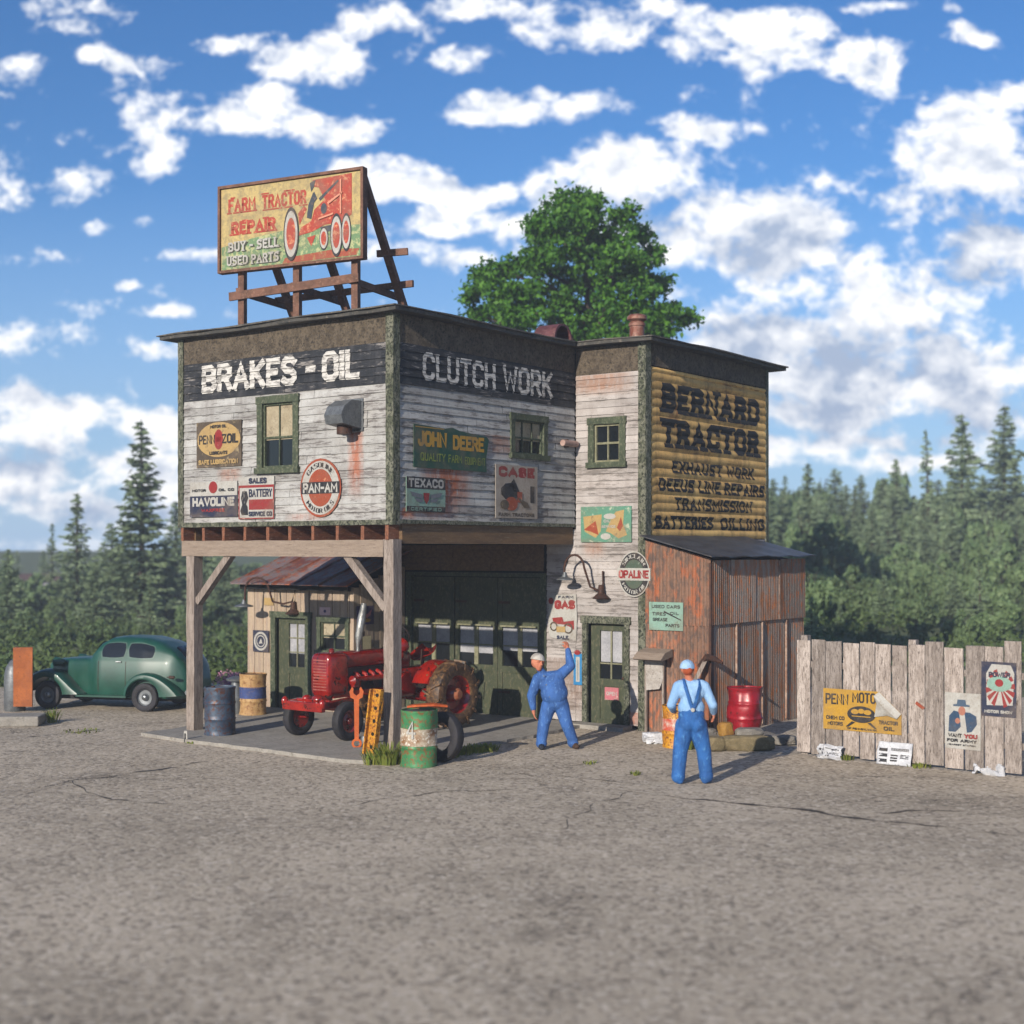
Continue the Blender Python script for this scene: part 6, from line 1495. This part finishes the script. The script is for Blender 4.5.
for px, top, Z, v, lab in ((141, 418, 62, 0, 'tallest conifer on the left, beyond the green car and left of the garage'), (77, 492, 66, 3, 'pointed conifer left of the tallest left-hand conifer'),
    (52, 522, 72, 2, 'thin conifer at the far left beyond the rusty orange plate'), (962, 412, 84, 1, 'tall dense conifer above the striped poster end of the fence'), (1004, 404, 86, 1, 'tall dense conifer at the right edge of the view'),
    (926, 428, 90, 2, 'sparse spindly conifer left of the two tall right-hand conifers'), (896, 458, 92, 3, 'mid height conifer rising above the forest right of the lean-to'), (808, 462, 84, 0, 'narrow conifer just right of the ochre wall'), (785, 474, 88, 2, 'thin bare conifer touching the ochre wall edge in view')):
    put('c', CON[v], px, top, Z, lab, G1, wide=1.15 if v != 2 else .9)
rnd = random.Random(3)
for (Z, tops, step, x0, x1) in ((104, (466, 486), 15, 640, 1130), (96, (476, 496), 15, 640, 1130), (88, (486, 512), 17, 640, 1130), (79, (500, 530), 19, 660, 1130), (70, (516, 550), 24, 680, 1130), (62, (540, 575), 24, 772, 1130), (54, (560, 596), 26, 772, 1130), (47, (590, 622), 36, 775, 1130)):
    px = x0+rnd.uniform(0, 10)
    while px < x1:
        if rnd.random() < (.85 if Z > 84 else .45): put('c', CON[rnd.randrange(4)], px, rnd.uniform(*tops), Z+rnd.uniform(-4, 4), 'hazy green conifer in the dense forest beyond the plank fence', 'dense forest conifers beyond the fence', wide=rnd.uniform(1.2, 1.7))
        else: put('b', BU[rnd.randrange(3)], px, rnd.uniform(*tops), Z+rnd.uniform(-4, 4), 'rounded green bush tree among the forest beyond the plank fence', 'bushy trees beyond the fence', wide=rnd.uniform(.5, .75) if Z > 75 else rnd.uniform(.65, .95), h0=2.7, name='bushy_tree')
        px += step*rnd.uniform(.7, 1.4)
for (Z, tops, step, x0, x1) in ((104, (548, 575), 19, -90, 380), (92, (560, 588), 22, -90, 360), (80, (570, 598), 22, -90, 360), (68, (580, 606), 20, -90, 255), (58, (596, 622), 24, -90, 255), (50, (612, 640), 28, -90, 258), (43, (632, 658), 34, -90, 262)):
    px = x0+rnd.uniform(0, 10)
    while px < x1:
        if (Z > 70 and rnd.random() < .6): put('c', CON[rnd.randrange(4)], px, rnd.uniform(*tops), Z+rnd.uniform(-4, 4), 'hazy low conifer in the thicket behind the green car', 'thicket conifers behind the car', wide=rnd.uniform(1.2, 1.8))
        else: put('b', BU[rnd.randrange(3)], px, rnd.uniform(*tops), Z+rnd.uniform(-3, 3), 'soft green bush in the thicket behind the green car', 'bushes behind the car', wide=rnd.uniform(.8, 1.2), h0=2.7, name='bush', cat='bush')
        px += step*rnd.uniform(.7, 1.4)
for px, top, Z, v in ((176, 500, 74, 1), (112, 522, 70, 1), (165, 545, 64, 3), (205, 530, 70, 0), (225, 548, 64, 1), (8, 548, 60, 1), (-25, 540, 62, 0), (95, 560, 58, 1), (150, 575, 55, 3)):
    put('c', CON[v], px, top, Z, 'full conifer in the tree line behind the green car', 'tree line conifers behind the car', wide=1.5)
# shrubs close behind the yard
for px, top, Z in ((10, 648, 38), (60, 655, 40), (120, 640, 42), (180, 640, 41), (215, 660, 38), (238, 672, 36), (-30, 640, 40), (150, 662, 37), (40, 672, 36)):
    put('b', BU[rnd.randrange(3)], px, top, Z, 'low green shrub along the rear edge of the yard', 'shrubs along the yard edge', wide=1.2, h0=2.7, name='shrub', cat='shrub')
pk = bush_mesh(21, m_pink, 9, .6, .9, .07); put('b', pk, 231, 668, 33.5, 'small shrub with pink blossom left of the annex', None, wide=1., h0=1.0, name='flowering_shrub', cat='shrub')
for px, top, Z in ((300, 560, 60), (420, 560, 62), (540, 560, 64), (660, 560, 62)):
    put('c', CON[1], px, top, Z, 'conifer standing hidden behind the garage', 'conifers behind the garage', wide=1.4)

# undergrowth between the bushes (uncountable)
m_under = leaf_mat('undergrowth_leaf', '3a4a28', '46582f', '5c6a3a', .2); rgu = np.random.default_rng(77); PP = []
for (x0, x1, y0, y1, n) in ((-36, -4, 35.2, 60, 900), (8, 46, 40, 75, 500)):
    for i in range(n):
        y = y0+(y1-y0)*rgu.random()**1.5; x = rgu.uniform(x0, x1)
        if x0 < 0 and x > -4-(y-35)*.25 and False: continue
        h = rgu.uniform(.25, .9); k = 46; d = rgu.normal(size=(k, 3))*np.array([.42, .42, .0]); d[:, 2] = rgu.random(k)*h*(1-.5*np.clip(np.hypot(d[:, 0], d[:, 1]), 0, 1)); PP.append(d+np.array([x, y, ground_z(x, y)]))
o = bpy.data.objects.new('undergrowth', mesh_np('undergrowth', quads(np.concatenate(PP), .12, rgu), m_under)); COL.objects.link(o); tag(o, 'tangled low green undergrowth covering the ground beyond the yard', 'undergrowth', None, 'stuff')

# far farmhouse on the left
hx, hy = (40-512)/1408*92, 92; HM = frame(hx, hy, ground_z(hx, hy), .2)
t = thing('farmhouse', 'small pale far-off farmhouse among the trees at the far left', 'house', HM)
a = MB(HM); a.box(-1.2, 1.2, -.9, .9, 0, 1.3); a.build('wall', M_('pale_far_wall', '9a97a0', '8a8890', None), t)
a = MB(HM); a.prism([(-1.1, 1.28), (1.1, 1.28), (0, 1.8)], -1.3, 1.3, lambda u, w, d: (d, u, w)); a.build('roof', M_('dark_far_roof', '5a4540', '4a3a38', None), t)
for x in (-.8, -.1, .7):
    a = MB(HM); a.box(x-.16, x+.16, -.93, -.9, .4, 1.0); a.build('window', m_glass, t)

# weeds
def weed(label, x, y, z, r, h, n, mat=m_weed, group='weeds in the yard', name='weed_tuft', leaf=.05):
    rg = np.random.default_rng(int(x*100+y*77) % 9999); V = []
    for i in range(n):
        A = rg.uniform(0, 6.28); rr = r*rg.uniform(0, 1)**.7; bx, by = rr*math.cos(A)*.75, rr*math.sin(A)*.75; L = h*rg.uniform(.5, 1.1); lx, ly = bx+math.cos(A)*L*.6*rg.uniform(.2, 1), by+math.sin(A)*L*.6*rg.uniform(.2, 1)
        px_, py_ = -math.sin(A)*leaf*.22, math.cos(A)*leaf*.22; mz = L*.6
        mx, my = (bx+lx)/2, (by+ly)/2
        V += [(bx-px_, by-py_, 0), (bx+px_, by+py_, 0), (mx+px_, my+py_, mz), (mx-px_, my-py_, mz)]; V += [(mx-px_, my-py_, mz), (mx+px_, my+py_, mz), (lx+px_*.2, ly+py_*.2, L*.9), (lx-px_*.2, ly-py_*.2, L*.9)]
    me = mesh_np(name, np.array(V), mat); o = bpy.data.objects.new(name, me); COL.objects.link(o); o.location = (x, y, z); WM[o.name] = Matrix.Translation((x, y, z)); return tag(o, label, 'weed', group)
weed('green weed tuft at the foot of the corner post beside the green drum', -1.95, 22.3, 0, .3, .34, 200)
weed('smaller weed tuft spilling left of the corner post', -2.2, 22.25, 0, .2, .25, 90)
for i, (px, py) in enumerate(((447, 757), (462, 754), (476, 752), (488, 751))):
    Z = 4787/(py-549); weed('low grassy weeds along the slab edge right of the green drum', (px-512)/1408*Z, Z, 0, .28, .14, 110)
weed('tiny weed in the paving below the entrance door', (590-512)/1408*22.3, 22.3, 0, .16, .06, 30); weed('tiny weed in the paving left of the dungarees man', (635-512)/1408*21.2, 21.2, 0, .12, .07, 24)
weed('weeds between the legs of the dungarees man by the yellow drum', 2.98, 23.9, 0, .16, .3, 90); weed('weeds at the left end of the fence foot', 5.4, 22.75, 0, .2, .12, 60); weed('weeds at the fence foot right of the open newspaper', 6.35, 21.95, 0, .25, .1, 60)
weed('weed by the concrete kerb block at the left', -9.0, 27.6, 0, .16, .3, 60); weed('dry weed on the broken slab edge at the left', -8.0, 26.2, 0, .5, .05, 70)
weed('moss clump at the foot of the left overhang post', -5.6, 24.7, 0, .2, .05, 50)

# ------------------------------------------------------------------ ground
def sheet_obj(name, pts, z, mat, sub=None):
    a = MB(); a.add([(x, y, z) for x, y in pts], [tuple(range(len(pts)))]); o = a.build(name, mat, recalc=False); o['kind'] = 'structure'; return o
a = MB(); n = 40; vs = []; fs = []
Ys = [-60, 0, 33, 38]+[40+i*4 for i in range(20)]+[130, 200, 400, 900, 2500]
Xs = [-1500, -600, -300]+[-150+i*10 for i in range(31)]+[300, 600, 1500]
for y in Ys:
    for x in Xs: vs.append((x, y, ground_z(x, y)-.004+(.12*noise.noise(Vector((x*.05, y*.05, 0))) if y > 38 else 0)))
w = len(Xs)
for i in range(len(Ys)-1):
    for k in range(w-1): fs.append((i*w+k, i*w+k+1, (i+1)*w+k+1, (i+1)*w+k))
a.add(vs, fs); o = a.build('ground', m_grass, smooth=True, recalc=False); o['kind'] = 'structure'
pts = [(-30, -20), (30, -20), (30, 24), (14, 31), (5, 36), (-5, 36)]+[(-5-i*1.2, 34.2+.5*math.sin(i*1.3)) for i in range(12)]+[(-30, 33)]
sheet_obj('asphalt_yard', pts, .0, m_asphalt)
# slab
pts = [(-5.4, -.78), (-4.6, -.86), (-3, -.88), (-1.5, -.9), (-.2, -.95), (.3, -.75), (.45, -.4), (.5, .4), (.62, 1.2), (.45, 2.0), (.5, 3.2), (.42, 4.3), (.4, 5.3), (-5.0, 5.3), (-5.2, 3.5), (-7.6, 3.6), (-7.6, 2.7), (-5.9, 2.0), (-5.5, .8)]
rr = []
for i in range(len(pts)):
    p, q = Vector(pts[i]), Vector(pts[(i+1) % len(pts)]); m = max(1, int((q-p).length/.15))
    for k in range(m): w_ = p.lerp(q, k/m); rr.append((w_.x+random.uniform(-.025, .025), w_.y+random.uniform(-.025, .025)))
a = MB(FB); a.prism(rr, -.02, .06, lambda u, w, d: (u, w, d)); o = a.build('concrete_slab', m_concrete); o['kind'] = 'structure'
def crack(pp, w=.02):
    """a real open crack line lying in the paving (dirt filled)"""
    P = [Vector(((px-512)/1408*4787/(py-549), 4787/(py-549))) for px, py in pp]; Q = []
    for a_, b_ in zip(P, P[1:]):
        m = max(2, int((b_-a_).length/.07))
        for k in range(m): q = a_.lerp(b_, k/m); Q.append(q+Vector((noise.noise(Vector((q.x*2, q.y*2, 1))), noise.noise(Vector((q.x*2, q.y*2, 7)))))*.16)
    V = []; F = []
    for i, q in enumerate(Q):
        ww = w*4.2*abs(.3+noise.noise(Vector((q.x*3, q.y*3, 3)))*1.3)*min(1, 4*i/len(Q)+.1, 4*(1-i/len(Q))+.1); V += [(q.x, q.y-ww, .004), (q.x+.01, q.y+ww, .004)]
    for i in range(len(Q)-1): F.append((2*i, 2*i+2, 2*i+3, 2*i+1))
    a = MB(); a.add(V, F); o = a.build('paving_crack', m_crack, recalc=False); o['kind'] = 'structure'
crack([(0, 800), (30, 791), (70, 781), (120, 776), (165, 768), (215, 760)], .03); crack([(70, 781), (110, 800), (180, 806)], .012); crack([(330, 810), (380, 800), (440, 792), (520, 790)], .012)
crack([(630, 792), (700, 800), (770, 806), (850, 818), (930, 826), (1024, 836)], .022); crack([(560, 830), (600, 800), (640, 790)], .012); crack([(520, 775), (580, 778), (650, 786)], .012); crack([(850, 818), (900, 810), (960, 812), (1024, 806)], .01); crack([(20, 738), (60, 734), (100, 730)], .03)

# ------------------------------------------------------------------ light, sky, air, camera
EL = math.radians(SUN_EL) if 'SUN_EL' in globals() else math.radians(17)
hd = (BY-.135*BX).normalized(); dirv = Vector((hd.x*math.cos(EL), hd.y*math.cos(EL), -math.sin(EL)))
ld = bpy.data.lights.new('sun', 'SUN'); ld.energy = 5; ld.angle = math.radians(.5); ld.color = (1, .92, .8)
lo = bpy.data.objects.new('sun', ld); COL.objects.link(lo); lo.rotation_euler = dirv.to_track_quat('-Z', 'Y').to_euler(); lo.location = (-20, -20, 20)
wd = bpy.data.worlds.new('World'); S.world = wd; wd.use_nodes = True; t = NT(wd); bg = t.n['Background']
sky = t.node('ShaderNodeTexSky', sky_type='NISHITA'); sky.sun_disc = False; sky.sun_elevation = EL; sky.sun_rotation = math.atan2(-hd.x, -hd.y); sky.air_density = 1.0; sky.dust_density = .05; sky.ozone_density = 2.2
co = t.node('ShaderNodeTexCoord').outputs['Generated']; sp = t.node('ShaderNodeSeparateXYZ', ins={0: co})
# clouds: blobs placed by direction (azimuth tangent u, elevation tangent v), broken up by noise
yy = t.math('MAXIMUM', t.math('ABSOLUTE', sp.outputs[1]), .05)
u = t.math('DIVIDE', sp.outputs[0], yy); v = t.math('DIVIDE', sp.outputs[2], yy)
uv = t.node('ShaderNodeCombineXYZ', ins={0: u, 1: v, 2: t.math('MULTIPLY', sp.outputs[1], .7)}).outputs[0]
wv = t.node('ShaderNodeVectorMath', operation='ADD', ins={0: uv, 1: t.node('ShaderNodeVectorMath', operation='SCALE', ins={0: t.node('ShaderNodeVectorMath', operation='SUBTRACT', ins={0: t.noise(uv, 9, 4, .6, out=1), 1: (.5, .5, .5)}).outputs[0], 'Scale': .03}).outputs[0]}).outputs[0]
ws = t.node('ShaderNodeSeparateXYZ', ins={0: wv})
CLD = [(870, 320, 100, 62, 1), (955, 380, 110, 60, 1), (975, 170, 95, 75, 1), (930, 130, 40, 34, .8), (840, 390, 110, 42, 1), (745, 330, 62, 52, 1), (700, 295, 50, 22, .8), (625, 185, 75, 46, 1), (565, 195, 45, 26, .8), (770, 220, 80, 56, 1), (700, 240, 50, 34, .8),
       (790, 405, 60, 24, .9), (900, 440, 90, 12, .8), (650, 215, 90, 40, .7), (800, 455, 60, 10, .7), (700, 130, 55, 14, .75),
       (190, 115, 70, 24, .75), (165, 150, 34, 36, .7), (250, 110, 46, 28, .9), (320, 130, 75, 18, .85), (340, 55, 75, 26, .85), (380, 30, 60, 26, .7), (75, 12, 50, 22, .8), (15, 80, 36, 26, .7), (15, 190, 38, 30, .9), (78, 185, 34, 22, .95),
       (45, 258, 34, 12, .8), (96, 229, 18, 9, .8), (145, 222, 12, 9, .7), (120, 288, 20, 7, .7), (165, 318, 36, 7, .7), (50, 345, 90, 20, .8), (90, 315, 34, 12, .7), (160, 355, 50, 9, .7), (180, 262, 40, 9, .7), (440, 220, 90, 18, .8), (480, 195, 46, 14, .7), (420, 245, 60, 12, .7), (380, 170, 60, 14, .7),
       (40, 440, 70, 36, 1), (15, 480, 70, 50, 1), (130, 470, 60, 34, 1), (80, 510, 100, 28, 1), (30, 550, 80, 16, .8), (210, 470, 60, 36, .9), (300, 460, 60, 40, .9),
       (500, 108, 48, 16, .85), (590, 108, 46, 15, .85), (540, 92, 20, 8, .7), (595, 28, 80, 28, .9), (700, 38, 50, 30, .9), (770, 45, 56, 32, .95), (660, 12, 60, 16, .8), (860, 60, 56, 24, .75), (975, 34, 32, 13, .85), (470, 60, 46, 16, .7), (480, 10, 60, 12, .8), (70, 420, 60, 26, 1), (150, 440, 50, 30, 1), (60, 560, 90, 14, 1), (20, 400, 40, 20, .9), (330, 250, 60, 16, .7), (410, 190, 60, 16, .85), (450, 255, 50, 14, .85), (520, 230, 40, 20, .8), (110, 60, 40, 12, .7), (230, 40, 40, 10, .6), (830, 300, 40, 20, .9), (990, 250, 70, 40, 1), (800, 440, 70, 14, .9), (930, 460, 80, 12, .8), (900, 8, 60, 8, .7), (880, 180, 30, 30, .7), (930, 90, 40, 10, .6)]
den = None; und = None; wflat = wv
for (px, py, rx, ry, am) in CLD:
    cu, cv = (px-512)/1408, (549-py)/1408; sx_, sy_ = 1408/(rx*1.38), 1408/(ry*1.38)
    dd_ = t.node('ShaderNodeVectorMath', operation='MULTIPLY_ADD', ins={0: wflat, 1: (sx_, sy_, 0), 2: (-cu*sx_, -cv*sy_, 0)}).outputs[0]
    g = t.math('MULTIPLY_ADD', t.node('ShaderNodeVectorMath', operation='DOT_PRODUCT', ins={0: dd_, 1: dd_}).outputs['Value'], -am*1.15, am*1.15)
    den = g if den is None else t.math('MAXIMUM', den, g)
    if am == 1 and rx > 60:
        gg = t.math('MULTIPLY', t.math('MAXIMUM', g, 0), t.math('MULTIPLY_ADD', t.node('ShaderNodeSeparateXYZ', ins={0: dd_}).outputs[1], -1.3, .25))
        und = gg if und is None else t.math('MAXIMUM', und, gg)
front = t.step(sp.outputs[1], .1, .3)
nA = t.noise(t.map(wv, (1, 1.35, 1)), 19, 9, .68)
nC = t.noise(t.map(wv, (1, 1.35, 1), loc=(.006, -.015, 0)), 19, 6, .62)
back = t.math('MULTIPLY', t.math('SUBTRACT', 1., front), .3)
cov = t.math('MULTIPLY_ADD', t.math('SUBTRACT', nA, .5), 4.1, t.math('SUBTRACT', t.math('MAXIMUM', t.math('MULTIPLY', t.math('MAXIMUM', den, -.1), front), back), .46))
alpha = t.node('ShaderNodeMapRange', interpolation_type='SMOOTHSTEP', ins={0: cov, 1: -.15, 2: .55, 3: 0., 4: 1.}).outputs[0]
alpha = t.math('MULTIPLY', alpha, t.step(v, -.02, .03))
thick = t.step(cov, .1, 1.)
lit = t.math('SUBTRACT', t.math('MULTIPLY_ADD', t.math('SUBTRACT', nA, nC), 4.2, .72), t.math('MULTIPLY', t.math('MAXIMUM', und, 0), .85))
lit = t.math('ADD', lit, t.math('MULTIPLY', t.math('SUBTRACT', 1., thick), .3), clamp=True)
ccol = t.mix(lit, (4.0, 4.9, 6.6), (11.2, 11.2, 11.3))
skyc = t.node('ShaderNodeHueSaturation', ins={'Saturation': 1.12, 'Value': .9, 'Color': t.mix(1., sky.outputs[0], (.80, .98, 1.28), 'MULTIPLY')}).outputs[0]
skyc = t.mix(t.math('MULTIPLY', t.math('SUBTRACT', 1., t.step(v, .0, .26)), .8), skyc, (3.4, 5.2, 8.2))
bgcol = t.mix(alpha, skyc, ccol)
wd.cycles.sampling_method = 'MANUAL'; wd.cycles.sample_map_resolution = 256
t.l.new(bgcol, bg.inputs[0]); bg.inputs[1].default_value = .085

if HAZE:
    a = MB(); a.box(-90, 90, -6, 135, -1.2, 17.5); mh = bpy.data.materials.new('haze_air'); mh.use_nodes = True; nt = mh.node_tree; nt.nodes.clear()
    pv = nt.nodes.new('ShaderNodeVolumePrincipled'); pv.inputs['Color'].default_value = (.86, .92, 1, 1); pv.inputs['Density'].default_value = HAZE; pv.inputs['Anisotropy'].default_value = .2
    out = nt.nodes.new('ShaderNodeOutputMaterial'); nt.links.new(pv.outputs[0], out.inputs['Volume']); o = a.build('haze', mh); o['kind'] = 'stuff'; o['label'] = 'thin pale haze over the yard and the forest'

cd = bpy.data.cameras.new('camera'); cam = bpy.data.objects.new('camera', cd); COL.objects.link(cam); S.camera = cam
cam.location = (0, 0, 3.4); cam.rotation_euler = (PI/2, 0, 0); cd.sensor_width = 36; cd.lens = 36*1408/1024; cd.shift_y = 37/1024; cd.clip_end = 6000
cd.dof.use_dof = True; cd.dof.focus_distance = 24.5; cd.dof.aperture_fstop = .6
S.view_settings.view_transform = 'Standard'; S.view_settings.look = 'None'; S.view_settings.gamma = 1; S.view_settings.exposure = EXPO
S.render.engine = 'CYCLES'; S.render.resolution_x = 1024; S.render.resolution_y = 1024
S.cycles.volume_bounces = 0; S.cycles.max_bounces = 6
